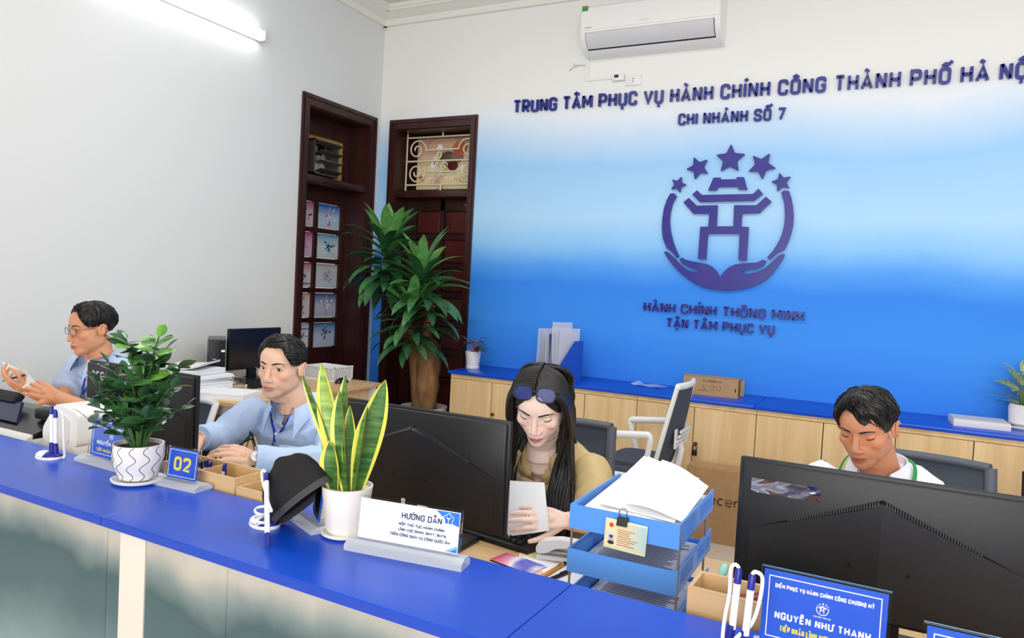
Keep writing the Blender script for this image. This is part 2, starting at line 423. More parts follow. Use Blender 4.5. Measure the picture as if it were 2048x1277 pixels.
# cornices
cp = [(0, 3.474), (.03, 3.474), (.03, 3.522), (.05, 3.528), (.075, 3.535), (.11, 3.556), (.125, 3.556), (.125, 3.568), (.14, 3.572), (.14, 3.6), (0, 3.6)]
b = MB(); b.prism(cp, (XL + .0, YB, 0), (0, -1, 0), (0, 0, 1), (XR - XL, 0, 0))
struct(b.build('trim_1', m_corn), 'moulded plaster cornice over the blue wall', 'cornice')
b = MB(); b.prism(cp, (XL, -3.2, 0), (1, 0, 0), (0, 0, 1), (0, YB + 3.2, 0))
struct(b.build('trim_2', m_corn), 'moulded plaster cornice over the white wall', 'cornice')

# ---------------------------------------------------------------- door 1 (left wall)
d1 = bpy.data.objects.new('door_1', None); COL.objects.link(d1); struct(d1, 'dark wooden doorway in the white wall with calendar pages', 'door')
XF = -4.0
b = MB()
b.b2((XL, D1[0], 0), (XL + .018, o1[0] + .012, D1[2])); b.b2((XL, o1[1] - .006, 0), (XL + .018, D1[1], D1[2])); b.b2((XL, o1[0] + .012, o1[2] - .012), (XL + .018, o1[1] - .006, D1[2]))
b.b2((XL + .018, D1[0] + .012, 0), (XL + .028, D1[0] + .03, D1[2] - .012)); b.b2((XL + .018, D1[1] - .03, 0), (XL + .028, D1[1] - .012, D1[2] - .012)); b.b2((XL + .018, D1[0] + .03, D1[2] - .03), (XL + .028, D1[1] - .03, D1[2] - .012))
b.build('door_frame', m_dark, d1, None)
b = MB()
b.b2((-4.1, o1[0], 0), (XL, o1[0] + .02, o1[2])); b.b2((-4.1, o1[1] - .015, 0), (XL, o1[1], o1[2])); b.b2((-4.1, o1[0] + .02, o1[2] - .02), (XL, o1[1] - .015, o1[2]))
b.build('jamb_lining', m_dark, d1, None)
b = MB(); b.rbox((-3.91, (o1[0] + o1[1]) / 2, 2.125), (.22, o1[1] - o1[0] - .036, .055), .012); b.build('transom_bar', m_dark, d1)
ya, yb = o1[0] + .02, o1[1] - .015
# transom board with an opening for the fan
p0 = atx(606, 243, XF); p1 = atx(689, 347, XF); fy0, fy1 = 4.16, p1.y; fz0, fz1 = 2.19, 2.50
b = MB(); b.b2((-4.06, ya, 2.15), (XF, fy0, o1[2] - .02)); b.b2((-4.06, fy1, 2.15), (XF, yb, o1[2] - .02)); b.b2((-4.06, fy0, fz1), (XF, fy1, o1[2] - .02)); b.b2((-4.06, fy0, 2.15), (XF, fy1, fz0))
b.build('transom_board', m_dark, d1, None)
b = MB(); b.b2((-4.05, fy0, fz0), (-4.03, fy1, fz1)); b.build('fan_backing', mat('ochre_board', (214, 172, 96), 0.6, var=(5, (190, 146, 78))), d1, None)
# leaf with ten glazed squares
rows = [(1.985 - i * .2365, 1.985 - i * .2365 - .2) for i in range(5)]
c2 = (atx(637, 405, XF).y, atx(684, 413, XF).y); pw = c2[1] - c2[0]; c1 = (c2[0] - .028 - pw, c2[0] - .028)
b = MB(); lx0, lx1 = -4.05, XF
b.b2((lx0, ya, 0), (lx1, c1[0], 2.1)); b.b2((lx0, c2[1], 0), (lx1, yb, 2.1)); b.b2((lx0, c1[0], rows[0][0]), (lx1, c2[1], 2.1)); b.b2((lx0, c1[0], 0), (lx1, c2[1], rows[4][1]))
b.build('door_leaf', m_dark, d1, None)
for i in range(4):
    b = MB(); b.b2((lx0, c1[0], rows[i + 1][0]), (lx1 + .004, c2[1], rows[i][1])); b.build('glazing_bar', m_dark, d1, None)
b = MB(); b.b2((lx0 + .002, c1[1], rows[4][1]), (lx1 + .003, c2[0], rows[0][0])); b.build('glazing_bar', m_dark, d1, None)
m_glass = mat('clear_glass', (250, 252, 252), 0.05, trans=1.0, ior=1.1)
pal = [((196, 96, 130), (222, 200, 214), (70, 60, 110), (214, 180, 200)), ((204, 88, 140), (226, 190, 214), (60, 80, 140), (230, 150, 190)), ((206, 120, 150), (232, 222, 226), (70, 90, 150), (235, 210, 220)), ((226, 206, 206), (236, 228, 228), (120, 140, 180), (200, 120, 120)), ((226, 230, 238), (236, 238, 242), (60, 110, 190), (150, 170, 205)),
       ((28, 92, 196), (190, 212, 236), (214, 90, 110), (240, 240, 246)), ((120, 178, 210), (214, 226, 228), (30, 56, 120), (150, 200, 214)), ((206, 208, 204), (214, 222, 228), (222, 170, 186), (150, 170, 215)), ((66, 104, 168), (190, 204, 222), (220, 130, 150), (236, 240, 246)), ((70, 130, 196), (196, 214, 232), (226, 205, 215), (60, 90, 150))]
words = ['pink calendar page with a blue flower cluster', 'pink calendar page with a small blue flower at its edge', 'pink and white calendar page with a red band', 'pale pink calendar page with a light bulb', 'white calendar page with a blue band', 'blue calendar page with a slim red vase', 'pale blue calendar page with dark palm leaves', 'grey calendar page with pink blossom', 'slate blue calendar page with a white bulb and vase', 'blue calendar page with a big pale bouquet']
where = ['top of the narrow left column', 'second in the left column', 'third in the left column', 'fourth in the left column', 'bottom of the left column', 'top of the right column', 'second in the right column', 'third in the right column', 'fourth in the right column', 'bottom of the right column']
for ci, (y0, y1) in enumerate((c1, c2)):
    for ri, (zt, zb) in enumerate(rows):
        k = ci * 5 + ri; A, B, Cc, Dd = pal[k]
        b = MB(); b.b2((XF - .028, y0, zb), (XF - .025, y1, zt)); b.build('glass_pane', m_glass, d1, None)
        mm = ramp_mat('calendar_print_%d' % k, 2, [(-.09, B), (0.0, B), (.09, A)], 0.5)
        pg = thing('calendar_page', words[k] + ', ' + where[k], 'calendar page', (XF - .022, (y0 + y1) / 2, (zt + zb) / 2), 0, 'calendar pages on the door')
        w2, h2 = (y1 - y0) / 2 - .004, (zt - zb) / 2 - .004
        b = MB(); b.b2((0, -w2, -h2), (.002, w2, h2)); b.build('sheet', mm, pg, None)
        # printed motif: leaves / petals / vase as flat ink on the sheet
        rr = random.Random(k + 3); bs = [MB(), MB()]
        cy, cz = (.02 if ci else .05), -.01
        def blot(bb, y, z, ry, rz_, a, n=10):
            ca, sa = math.cos(a), math.sin(a); pts = []
            for t in range(n):
                u = ry * math.cos(2 * PI * t / n); v = rz_ * math.sin(2 * PI * t / n)
                pts.append((max(-w2, min(w2, y + u * ca - v * sa)), max(-h2, min(h2, z + u * sa + v * ca))))
            bb.prism(pts, (.002, 0, 0), (0, 1, 0), (0, 0, 1), (.0006 + .0002 * rr.random(), 0, 0))
        for q in range(26 if k in (0, 6, 7, 9) else 13):
            a = rr.uniform(0, 2 * PI); d = abs(rr.gauss(0, .034)); blot(bs[q % 2], cy + d * math.cos(a), cz + .012 + d * math.sin(a) * 1.1, rr.uniform(.008, .02), rr.uniform(.005, .010), a)
        if k in (5, 8): blot(bs[0], cy, cz - .045, .009, .026, 0); blot(bs[1], cy, .06, .002, .028, 0)
        if k in (3, 8): blot(bs[1], -.04, .03, .009, .013, 0)
        if k in (2, 4, 9): blot(bs[0], 0, -.068 if k != 4 else .05, w2 * 1.4, .006, 0)
        for _q, _c in ((0, Cc), (1, Dd)): bs[_q].build('printed_motif', mat('ink_%d_%d' % (k, _q), _c, 0.5), pg, None)['kind'] = 'stuff'
# exhaust fan in the transom
fl = atx(616, 262, -3.9); q0 = atx(630, 268, -3.88); q1 = atx(676, 342, -3.88)
fan = thing('exhaust_fan', 'dark grey louvred exhaust fan in the transom over the calendar door', 'fan', (-4.03, 0, 0))
y0, y1, z0, z1 = q0.y, q1.y, 2.178, 2.44
m_fan = mat('dusty_grey_plastic', (74, 70, 68), 0.6); b = MB(); t = .012
b.b2((0, y0, z0), (.15, y0 + t, z1)); b.b2((0, y1 - t, z0), (.15, y1, z1)); b.b2((0, y0, z1 - t), (.15, y1, z1)); b.b2((0, y0, z0), (.15, y1, z0 + t))
b.build('housing', m_fan, fan, None)
b = MB(); b.b2((.0, y0 + t, z0 + t), (.01, y1 - t, z1 - t)); b.build('back_plate', m_black, fan, None)
cyy, czz = (y0 + y1) / 2, (z0 + z1) / 2
b = MB(); b.cyl((.03, cyy, czz), (.075, cyy, czz), .035, .03, 20); b.build('motor_hub', mat('dusty_hub', (150, 142, 128), 0.6), fan)
for k in range(5):
    a = k * 2 * PI / 5 + .4; b = MB()
    def bl(u, v, a=a):
        r = .03 + v * .075; aa = a + (u - .5) * .75; return (.05 + (u - .5) * .03, cyy + r * math.cos(aa), czz + r * math.sin(aa))
    b.grid(bl, 6, 5); b.build('blade', mat('fan_blade', (190, 182, 165), 0.5), fan)
b = MB(); b.b2((.135, cyy - .005, z0), (.14, cyy + .005, z1)); b.build('guard_bar', m_fan, fan, None)
for k in range(4):
    b = MB(); zz = z0 + .03 + k * .068; b.box((.172, cyy + .01, zz), (.06, y1 - y0 - .02, .004), RY(math.radians(-18))); b.build('louvre', m_metal if k == 1 else m_fan, fan, None)

# ---------------------------------------------------------------- door 2 (back wall)
d2 = bpy.data.objects.new('door_2', None); COL.objects.link(d2); struct(d2, 'dark wooden door in the blue wall under a scrolled grille', 'door')
b = MB(); Y0 = YB - .018
b.b2((D2[0], Y0, 0), (o2[0] + .012, YB, D2[2])); b.b2((o2[1] - .006, Y0, 0), (D2[1], YB, D2[2])); b.b2((o2[0] + .012, Y0, o2[2] - .012), (o2[1] - .006, YB, D2[2]))
b.b2((D2[0] + .012, Y0 - .01, 0), (D2[0] + .03, Y0, D2[2] - .012)); b.b2((D2[1] - .03, Y0 - .01, 0), (D2[1] - .012, Y0, D2[2] - .012)); b.b2((D2[0] + .03, Y0 - .01, D2[2] - .03), (D2[1] - .03, Y0, D2[2] - .012))
b.build('door_frame', m_dark, d2, None)
b = MB(); b.b2((o2[0], YB, 0), (o2[0] + .015, 5.2, o2[2])); b.b2((o2[1] - .015, YB, 0), (o2[1], 5.2, o2[2])); b.b2((o2[0] + .015, YB, o2[2] - .02), (o2[1] - .015, 5.2, o2[2]))
b.build('jamb_lining', m_dark, d2, None)
b = MB(); b.rbox(((o2[0] + o2[1]) / 2, 5.01, 2.112), (o2[1] - o2[0] - .03, .2, .056), .01); b.build('transom_bar', m_dark, d2)
b = MB(); b.b2((o2[0] + .015, 5.14, 2.14), (o2[1] - .015, 5.17, o2[2] - .02)); b.build('transom_backing', mat('dark_backing', (26, 15, 15), 0.6), d2, None)
lx0, lx1 = o2[0] + .015, o2[1] - .015; YL = 5.09
pc = [(-3.535, -3.30), (-3.262, -3.027)]; pr = [(2.0 - i * .236, 2.0 - i * .236 - .2) for i in range(8)]
b = MB(); b.b2((lx0, YL + .02, 0), (lx1, YL + .05, 2.085))
b.b2((lx0, YL, 0), (pc[0][0], YL + .02, 2.085)); b.b2((pc[1][1], YL, 0), (lx1, YL + .02, 2.085)); b.b2((pc[0][1], YL, 0), (pc[1][0], YL + .02, 2.085))
b.b2((pc[0][0], YL, 2.0), (pc[1][1], YL + .02, 2.085))
for i in range(8):
    zb = pr[i + 1][0] if i < 7 else 0.0
    for c in pc: b.b2((c[0], YL, zb), (c[1], YL + .02, pr[i][1]))
b.build('door_leaf', m_dark, d2, None)
for i in range(8):
    for c in pc:
        b = MB(); b.rbox(((c[0] + c[1]) / 2, YL + .014, (pr[i][0] + pr[i][1]) / 2), (c[1] - c[0] - .016, .02, .184), .008, 1); b.build('door_panel', m_darkp, d2)
b = MB(); b.rbox((-3.045, YL - .004, 2.045), (.06, .008, .018), .003); b.build('latch_plate', m_metal, d2)
# scrolled iron grille
m_cream = mat('cream_painted_iron', (232, 222, 184), 0.5); GY = 5.045; gx0, gx1 = -3.632, -2.935; gz0, gz1 = 2.205, 2.595; gm = (gx0 + gx1) / 2; gzm = (gz0 + gz1) / 2
def gbar(p, q, r=.0075):
    b = MB(); b.tube([(p[0], GY, p[1]), (q[0], GY, q[1])], r, 8); b.build('grille_bar', m_cream, d2)
gbar((gx0, 2.14), (gx0, 2.65), .009); gbar((gx1, 2.14), (gx1, 2.65), .009); gbar((gx0, gz1), (gx1, gz1)); gbar((gx0, gz0), (gx1, gz0)); gbar((gx0, gzm), (gx1, gzm)); gbar((gx0, 2.64), (gx1, 2.64))
gbar((gm, gz1), (gm, 2.64)); gbar((gm, gz0), (gm, 2.14)); gbar((gm - .16, gzm + .09), (gm + .16, gzm + .09)); gbar((gm - .16, gzm - .09), (gm + .16, gzm - .09))
def scroll(cx_, cz_, R0, a0, turns, sgn, n=40, mx=1, mz=1, tail=None):
    pts = []
    for i in range(n + 1):
        t = i / n; r = R0 * (1 - .78 * t ** .8); a = a0 + sgn * turns * 2 * PI * t
        pts.append((cx_ + mx * r * math.cos(a), GY, cz_ + mz * r * math.sin(a)))
    if tail: pts = [(tail[0], GY, tail[1])] + pts
    b = MB(); b.tube(pts, .0065, 8); b.build('grille_scroll', m_cream, d2)
for mz in (1, -1):
    for mx in (1, -1):
        scroll(gm - mx * .245, gzm + mz * .093, .092, math.radians(-5), 1.55, 1, mx=mx, mz=mz, tail=(gm - mx * .16, gzm + mz * .088))
scroll(gm - .03, gzm + .05, .035, math.radians(200), 1.3, 1); scroll(gm + .02, gzm - .05, .04, math.radians(20), 1.3, 1)
# picture calendar standing behind the grille
pc_ = thing('flower_calendar', 'large flower picture calendar behind the cream grille over the blue wall door', 'calendar', (-3.24, 5.1, 2.175))
b = MB(); b.b2((-.32, 0, 0), (.3, .006, .42)); b.build('sheet', ramp_mat('calendar_sheet_print', 2, [(0, (236, 220, 176)), (.12, (240, 226, 186)), (.24, (222, 190, 160)), (.42, (190, 150, 130))], 0.5, nz=(.08, 14), blobs=[(7, (176, 84, 70), .55, .72), (9, (226, 176, 186), .58, .75)]), pc_, None)
rr = random.Random(5)
for (x, z, r, c) in ((-.02, .25, .075, (96, 80, 70)), (.07, .26, .06, (128, 100, 84)), (.03, .19, .05, (84, 20, 16)), (.09, .33, .07, (190, 96, 60))):
    b = MB(); b.prism([(x + r * math.cos(2 * PI * t / 18), z + r * .8 * math.sin(2 * PI * t / 18)) for t in range(18)], (0, 0, 0), (1, 0, 0), (0, 0, 1), (0, -.0012 - rr.random() * .0008, 0)); b.build('printed_motif', mat('ink_%d' % c[0], c, 0.5), pc_, None)
for (x, z, r) in ((-.1, .34, .04), (-.13, .24, .045), (-.16, .2, .04), (-.08, .14, .035), (.13, .17, .035), (-.06, .22, .03)):
    pts = [((x + (r if t % 2 == 0 else r * .45) * math.cos(PI * t / 6)), z + (r if t % 2 == 0 else r * .45) * math.sin(PI * t / 6)) for t in range(12)]
    b = MB(); b.prism(pts, (0, -.002, 0), (1, 0, 0), (0, 0, 1), (0, -.0012, 0)); b.build('printed_flower', m_paper, pc_, None)
b = MB(); b.prism([(-.27 + .022 * math.cos(2 * PI * t / 14), .09 + .022 * math.sin(2 * PI * t / 14)) for t in range(14)], (0, 0, 0), (1, 0, 0), (0, 0, 1), (0, -.002, 0)); b.build('red_seal', mat('red_seal', (206, 92, 50), 0.5), pc_, None)
for k in range(16):
    b = MB(); b.b2((-.2 + k * .027, -.001, .03), (-.192 + k * .027, 0, .085)); b.build('printed_column', mat('tan_ink', (206, 184, 140), 0.6), pc_, None)

# ---------------------------------------------------------------- tube lamp on the left wall
le = atx(527, 78, XL + .05)
lm = thing('tube_lamp', 'long glowing white tube lamp high on the left wall', 'lamp', (XL, le.y - .6, 2.965))
b = MB(); b.rbox((.012, 0, 0), (.024, 1.2, .062), .005); b.build('base_plate', m_wplast, lm)
b = MB(); b.tube([(.045, -.585, 0), (.045, .575, 0), (.045, .59, 0)], [.033, .033, .027], 20); b.build('diffuser', mat('lit_diffuser', (255, 255, 255), 0.4, emit=(255, 255, 255), estr=5.5), lm)
for s in (-1, 1):
    b = MB(); b.rbox((.035, s * .598, 0), (.07, .014, .066), .006); b.build('end_cap', m_wplast, lm)

# ---------------------------------------------------------------- air conditioner
ac = thing('air_conditioner', 'white split air conditioner high on the wall over the blue lettering', 'air conditioner', (-1.98, YB, 3.04))
AW = .94; m_ac = mat('ac_white', (242, 242, 240), 0.35); m_acg = mat('ac_grey', (214, 214, 216), 0.4)
prof = [(0, 0), (.06, -.002), (.115, .018), (.16, .05), (.19, .09), (.203, .135), (.208, .2), (.205, .285), (.19, .303), (.0, .305)]
b = MB(); b.prism(prof, (.012, 0, 0), (0, -1, 0), (0, 0, 1), (AW - .024, 0, 0)); b.build('body', m_ac, ac, 40)
for x in (0, AW - .012):
    b = MB(); b.prism([(p[0] * .99, .001 + p[1] * .99) for p in prof], (x, 0, 0), (0, -1, 0), (0, 0, 1), (.012, 0, 0)); b.build('side_cap', m_ac, ac, 40)
b = MB(); b.prism([(.2, .137), (.2085, .14), (.214, .2), (.211, .288), (.2, .297)], (.006, 0, 0), (0, -1, 0), (0, 0, 1), (AW - .012, 0, 0)); b.build('front_panel', m_ac, ac, 40)
lv = [(.128, .026), (.163, .052), (.193, .092), (.203, .122)]
b = MB(); b.prism([(p[0] - .004, p[1] + .004) for p in lv] + [(p[0] + .0015, p[1] - .0012) for p in lv[::-1]], (.035, 0, 0), (0, -1, 0), (0, 0, 1), (AW - .07, 0, 0)); b.build('outlet_gap', m_black, ac, 40)
b = MB(); b.prism([(p[0] - .002, p[1] + .002) for p in [(.138, .033)] + lv[1:]] + [(p[0] + .0045, p[1] - .0035) for p in lv[:0:-1] + [(.138, .033)]], (.039, 0, 0), (0, -1, 0), (0, 0, 1), (AW - .078, 0, 0)); b.build('louvre', m_acg, ac, 40)
b = MB(); b.b2((.008, -.216, .252), (.05, -.2115, .3)); b.build('energy_sticker', ramp_mat('energy_label_print', 2, [(.24, (248, 248, 246)), (.262, (248, 248, 246)), (.266, (70, 160, 90)), (.288, (60, 150, 80)), (.29, (170, 120, 70)), (.3, (170, 120, 70))], 0.4), ac, None)
b = MB(); b.b2((AW - .085, -.2165, .272), (AW - .028, -.2115, .34)); st = b.build('refrigerant_sticker', mat('dark_blue_print', (20, 60, 130), 0.4), ac, None)
put_text(st, 'R32', (AW - .057, -.217, .302), (1, 0, 0), (0, 0, 1), (0, -1, 0), .046, .02, .2, m_paper, .0006, True, False, 'lettering')
put_text(ac, 'INVERTER', (AW * .48, -.2135, .158), (1, 0, 0), (0, 0, 1), (0, -1, 0), .06, .009, .12, m_acg, .0004, True, False, 'lettering')
put_text(ac, 'PANASONIC', (.035, -.2125, .15), (1, 0, 0), (0, 0, 1), (0, -1, 0), .045, .006, .16, mat('grey_ink', (90, 90, 94), .5), .0004, False, False, 'lettering')
# cable trunking, switch, socket, loose wire
cb = thing('cable_trunking', 'thin white cable trunking below the air conditioner', 'trunking', (0, YB, 0))
t0 = at(1177, 122, YB); t1 = at(1176, 163, YB); t2 = at(1226, 157, YB)
b = MB(); b.b2((t0.x - .013, -.012, t1.z), (t0.x + .013, 0, t0.z)); b.build('upright', m_wplast, cb, None)
b = MB(); b.b2((t0.x + .013, -.012, t1.z), (t2.x, 0, t1.z + .024)); b.build('crosspiece', m_wplast, cb, None)
sw = at(1237, 156, YB); s_ = thing('breaker_switch', 'small white circuit breaker with black toggle beside the socket', 'switch', (sw.x, YB, sw.z))
b = MB(); b.rbox((.005, -.015, 0), (.085, .03, .05), .005); b.build('case', m_wplast, s_); b = MB(); b.rbox((-.005, -.032, .004), (.03, .008, .018), .002); b.build('toggle', m_black, s_)
so = at(1267, 161, YB); s_ = thing('wall_socket', 'white two-hole wall socket under the air conditioner', 'socket', (so.x, YB, so.z))
b = MB(); b.rbox((0, -.006, 0), (.115, .012, .072), .005); b.build('plate', m_wplast, s_)
for z in (-.009, .009):
    b = MB(); b.cyl((.0, -.0135, z), (.0, -.011, z), .004, None, 10); b.build('hole', m_black, s_)
b = MB(); wp = [at(1138, 141, YB - .012), at(1148, 133, YB - .02), at(1155, 130, YB - .015), at(1172, 131, YB - .008)]
b.tube(wp, .0035, 6); b.tube([at(1147, 127, YB - .02), at(1152, 133, YB - .02)], .004, 6)
tag(origin_to(b.build('loose_wire', mat('grey_cable', (205, 204, 198), .5)), wp[3]), 'short loose grey wire end beside the trunking', 'wire')

# ---------------------------------------------------------------- raised wall lettering and emblem
m_let = mat('blue_acrylic_letter', (34, 44, 138), 0.3)
m_let2 = mat('indigo_acrylic_letter', (44, 44, 140), 0.3, var=(5, (62, 52, 140)))
UX, UZ, NB = (1, 0, 0), (0, 0, 1), (0, -1, 0)
def sign_line(text, pl, pr_, H, t, m, label, dep=.022):
    a = at(pl[0], pl[1], YB); c = at(pr_[0], pr_[1], YB); zz = (a.z + c.z) / 2
    s = thing('wall_lettering', label, 'sign', (a.x, YB, zz))
    put_text(s, text, (0, -.001, 0), UX, UZ, NB, c.x - a.x, H, t, m, dep)
    return s
sign_line('TRUNG TÂM PHỤC VỤ HÀNH CHÍNH CÔNG THÀNH PHỐ HÀ NỘI', (1028, 228), (2068, 158), .097, .175, m_let, 'long raised dark blue title lettering across the top of the wall')
sign_line('CHI NHÁNH SỐ 7', (1357, 252), (1571, 241), .078, .175, m_let, 'short raised dark blue lettering ending in a number 7 under the title')
sign_line('HÀNH CHÍNH THÔNG MINH', (1288, 623), (1608, 643), .066, .175, m_let2, 'upper purple-blue slogan line under the emblem')
sign_line('TẬN TÂM PHỤC VỤ', (1333, 653), (1549, 672), .064, .175, m_let2, 'lower purple-blue slogan line under the emblem')
def cpt(x, y): p = at(1260 + x / 3.04, 270 + y / 3.04, YB); return (p.x, p.z)
PO = {
 'tower_top': [(512, 263), (555, 263), (555, 275), (652, 272), (652, 260), (695, 260), (716, 335), (664, 335), (662, 318), (540, 320), (530, 340), (480, 340)],
 'tower_eaves': [(383, 365), (412, 340), (440, 368), (752, 362), (784, 330), (811, 360), (758, 403), (430, 411)],
 'tower_body': [(330, 412), (362, 386), (410, 433), (537, 430), (530, 558), (632, 558), (637, 430), (772, 430), (830, 378), (863, 408), (790, 478), (685, 482), (680, 560), (725, 562), (712, 765), (663, 763), (670, 604), (478, 604), (466, 758), (418, 755), (432, 560), (480, 560), (487, 482), (390, 482)],
 'ring_arc_l': [(250, 360), (228, 400), (212, 450), (202, 510), (199, 570), (205, 630), (228, 690), (262, 715), (290, 750), (303, 738), (285, 700), (268, 655), (252, 590), (246, 530), (250, 480), (262, 425), (288, 375), (272, 357)],
 'ring_arc_r': [(922, 352), (942, 341), (970, 345), (984, 390), (993, 440), (998, 500), (993, 560), (980, 610), (962, 660), (940, 702), (905, 715), (850, 760), (838, 745), (866, 715), (890, 680), (912, 640), (928, 600), (940, 550), (945, 500), (941, 420)],
 'cupped_hands': [(213, 715), (222, 710), (236, 716), (275, 752), (320, 800), (345, 818), (370, 828), (400, 833), (415, 830), (420, 822), (395, 818), (350, 800), (325, 785), (312, 770), (308, 757), (320, 748), (340, 760), (375, 768), (430, 778), (470, 786), (500, 800), (530, 830), (552, 868), (578, 830), (605, 806), (640, 790), (690, 782), (770, 778), (800, 766), (815, 760), (828, 768), (824, 782), (812, 797), (785, 812), (750, 819), (705, 823), (692, 832), (698, 842), (720, 846), (760, 838), (795, 826), (825, 812), (870, 770), (900, 742), (920, 728), (942, 726), (935, 750), (915, 782), (890, 815), (862, 850), (830, 880), (790, 905), (740, 925), (690, 938), (640, 945), (590, 947), (540, 945), (490, 938), (440, 925), (400, 905), (360, 880), (325, 852), (290, 820), (262, 788), (240, 760)]}
ctr = cpt(600, 520)
em = thing('wall_emblem', 'raised indigo emblem of a tower in a ring of hands under five stars', 'emblem', (ctr[0], YB, ctr[1]))
def emb(name, pts2):
    b = MB(); pts2 = [(p[0] - ctr[0], p[1] - ctr[1]) for p in pts2]
    b.prism(pts2, (0, -.001, 0), UX, UZ, (0, -.024, 0)); return b.build({'ring_arc_l': 'ring_arc', 'ring_arc_r': 'ring_arc'}.get(name, name), m_let2, em, None)
for k, v in PO.items(): emb(k, [cpt(*p) for p in v])
for (x, y, r, a) in ((298, 305, 52, 20), (418, 203, 73, -24), (613, 150, 90, 0), (804, 190, 82, -42), (924, 290, 58, -15)):
    c = cpt(x, y); r = r / 3.04 * .00329
    pts = [(c[0] + rr_ * math.sin(aa), c[1] + rr_ * math.cos(aa)) for i in range(10) for rr_, aa in [((r if i % 2 == 0 else r * .47), math.radians(a + i * 36))]]
    emb('star', rc(pts, r * .1, True, 3)[0])
# ================================================================== BACK OF THE ROOM
m_oak = wood_mat('light_oak_board', (234, 205, 158), (212, 178, 128), (13, 13, 0.9), 0.5)
m_oaktop = wood_mat('oak_desk_top', (224, 190, 142), (204, 166, 116), (1.1, 13, 13), 0.4, (4, 160, 160))
m_blue = mat('blue_laminate', (8, 70, 192), 0.28, var=(2.2, (12, 78, 204)))
m_brass = mat('brass', (120, 96, 60), 0.35, metal=0.8)
YCB = 4.40; CT = .79
cab_words = ['oak cabinet at the left end beside the potted tree', 'oak cabinet directly behind the seated woman', 'oak cabinet behind the white office chair, with a padlock', 'oak cabinet left of the man in the white shirt', 'oak cabinet behind the right shoulder of the man in white', 'oak cabinet at the far right edge under the potted plant']
CX = [-2.70, -2.03, -1.332, -.617, .10, .81, 1.52]
for k in range(6):
    x0, x1 = CX[k], CX[k + 1]
    c = thing('storage_cabinet', cab_words[k], 'cabinet', (x0, YCB, 0), 0, 'oak storage cabinets along the back wall'); wd = x1 - x0
    b = MB(); b.b2((.001, .02, .06), (.019, .48, CT - .022)); b.b2((wd - .019, .02, .06), (wd - .001, .48, CT - .022)); b.b2((.019, .46, .06), (wd - .019, .48, CT - .022)); b.b2((.019, .02, .06), (wd - .019, .46, .08)); b.b2((.019, .02, CT - .044), (wd - .019, .46, CT - .022))
    b.build('carcass', m_oak, c, None)
    b = MB(); b.b2((.001, .004, CT - .05), (wd - .001, .02, CT - .024)); b.build('top_rail', m_oak, c, None)
    b = MB(); b.b2((.001, .03, 0), (wd - .001, .045, .06)); b.build('plinth', m_oak, c, None)
    for j in (0, 1):
        a0 = .003 + j * wd / 2; a1 = a0 + wd / 2 - .005; zb = .065
        if k >= 2 and j == 1:
            zb = .405
            b = MB(); b.b2((a0, .006, .065), (a1, .022, .385)); b.build('lower_panel', m_oak, c, None)
            b = MB(); b.b2((a0, .012, .385), (a1, .02, .405)); b.build('finger_gap', mat('dark_gap', (40, 26, 18), .7), c, None)
        b = MB(); b.b2((a0, 0, zb), (a1, .018, CT - .053)); dr = b.build('cabinet_door', m_oak, c, None)
        if j == 1:
            b = MB(); b.cyl((a0 + .016, -.012, .52), (a0 + .016, 0, .52), .012, None, 14); b.cyl((a0 + .016, -.016, .52), (a0 + .016, -.012, .52), .006, None, 10); b.build('lock', m_brass, dr)
            if k == 2:
                b = MB(); b.rbox((a0 + .016, -.018, .468), (.03, .014, .034), .004); b.tube([(a0 + .006, -.018, .485), (a0 + .006, -.018, .505), (a0 + .016, -.018, .515), (a0 + .026, -.018, .505), (a0 + .026, -.018, .485)], .003, 6); b.build('padlock', m_black, dr)
for x0, x1, lb in ((-2.72, -.632, 'blue laminate cabinet worktop, the longer left piece'), (-.63, 1.54, 'blue laminate cabinet worktop behind the man in white')):
    b = MB(); b.rbox(((x0 + x1) / 2, YCB + .245, CT - .011), (x1 - x0, .51, .022), .003); tag(origin_to(b.build('cabinet_worktop', m_blue), ((x0 + x1) / 2, YCB + .245, CT - .022)), lb, 'worktop')

# ---- blue document rack with plastic sleeves
rk = thing('document_rack', 'blue three-slot document rack with white labels on the worktop', 'file rack', (-2.045, 4.78, CT), math.radians(-30))
m_bp = mat('blue_plastic', (30, 84, 190), 0.35); RWd, RDp = .27, .2
for k in range(4):
    x = k * RWd / 3 - .0; b = MB(); b.prism([(0, 0), (RDp, 0), (RDp, .27), (.13, .27), (0, .09)], (x, -RDp, 0), (0, 1, 0), (0, 0, 1), (.004, 0, 0)); b.build('side_panel', m_bp, rk, None)
b = MB(); b.b2((0, -RDp, 0), (RWd, -.0, .005)); b.build('base', m_bp, rk, None)
b = MB(); b.b2((0, -.004, 0), (RWd + .004, 0, .27)); b.build('back_panel', m_bp, rk, None)
for k in range(3):
    x = k * RWd / 3 + .004; b = MB(); b.b2((x, -RDp, .0), (x + RWd / 3 - .004, -RDp + .004, .09)); fr = b.build('slot_front', m_bp, rk, None)
    for q in range(5):
        b = MB(); b.b2((x + .012 + q * .014, -RDp - .002, .008), (x + .018 + q * .014, -RDp, .04)); b.build('rib', m_bp, fr, None)
    b = MB(); b.b2((x + .008, -RDp - .002, .05), (x + RWd / 3 - .012, -RDp, .086)); lb = b.build('paper_label', m_paper, fr, None)
rr = random.Random(2)
m_slv = mat('clear_sleeve', (226, 230, 240), 0.15, alpha=0.55); m_slb = mat('blue_sleeve', (60, 80, 160), 0.3)
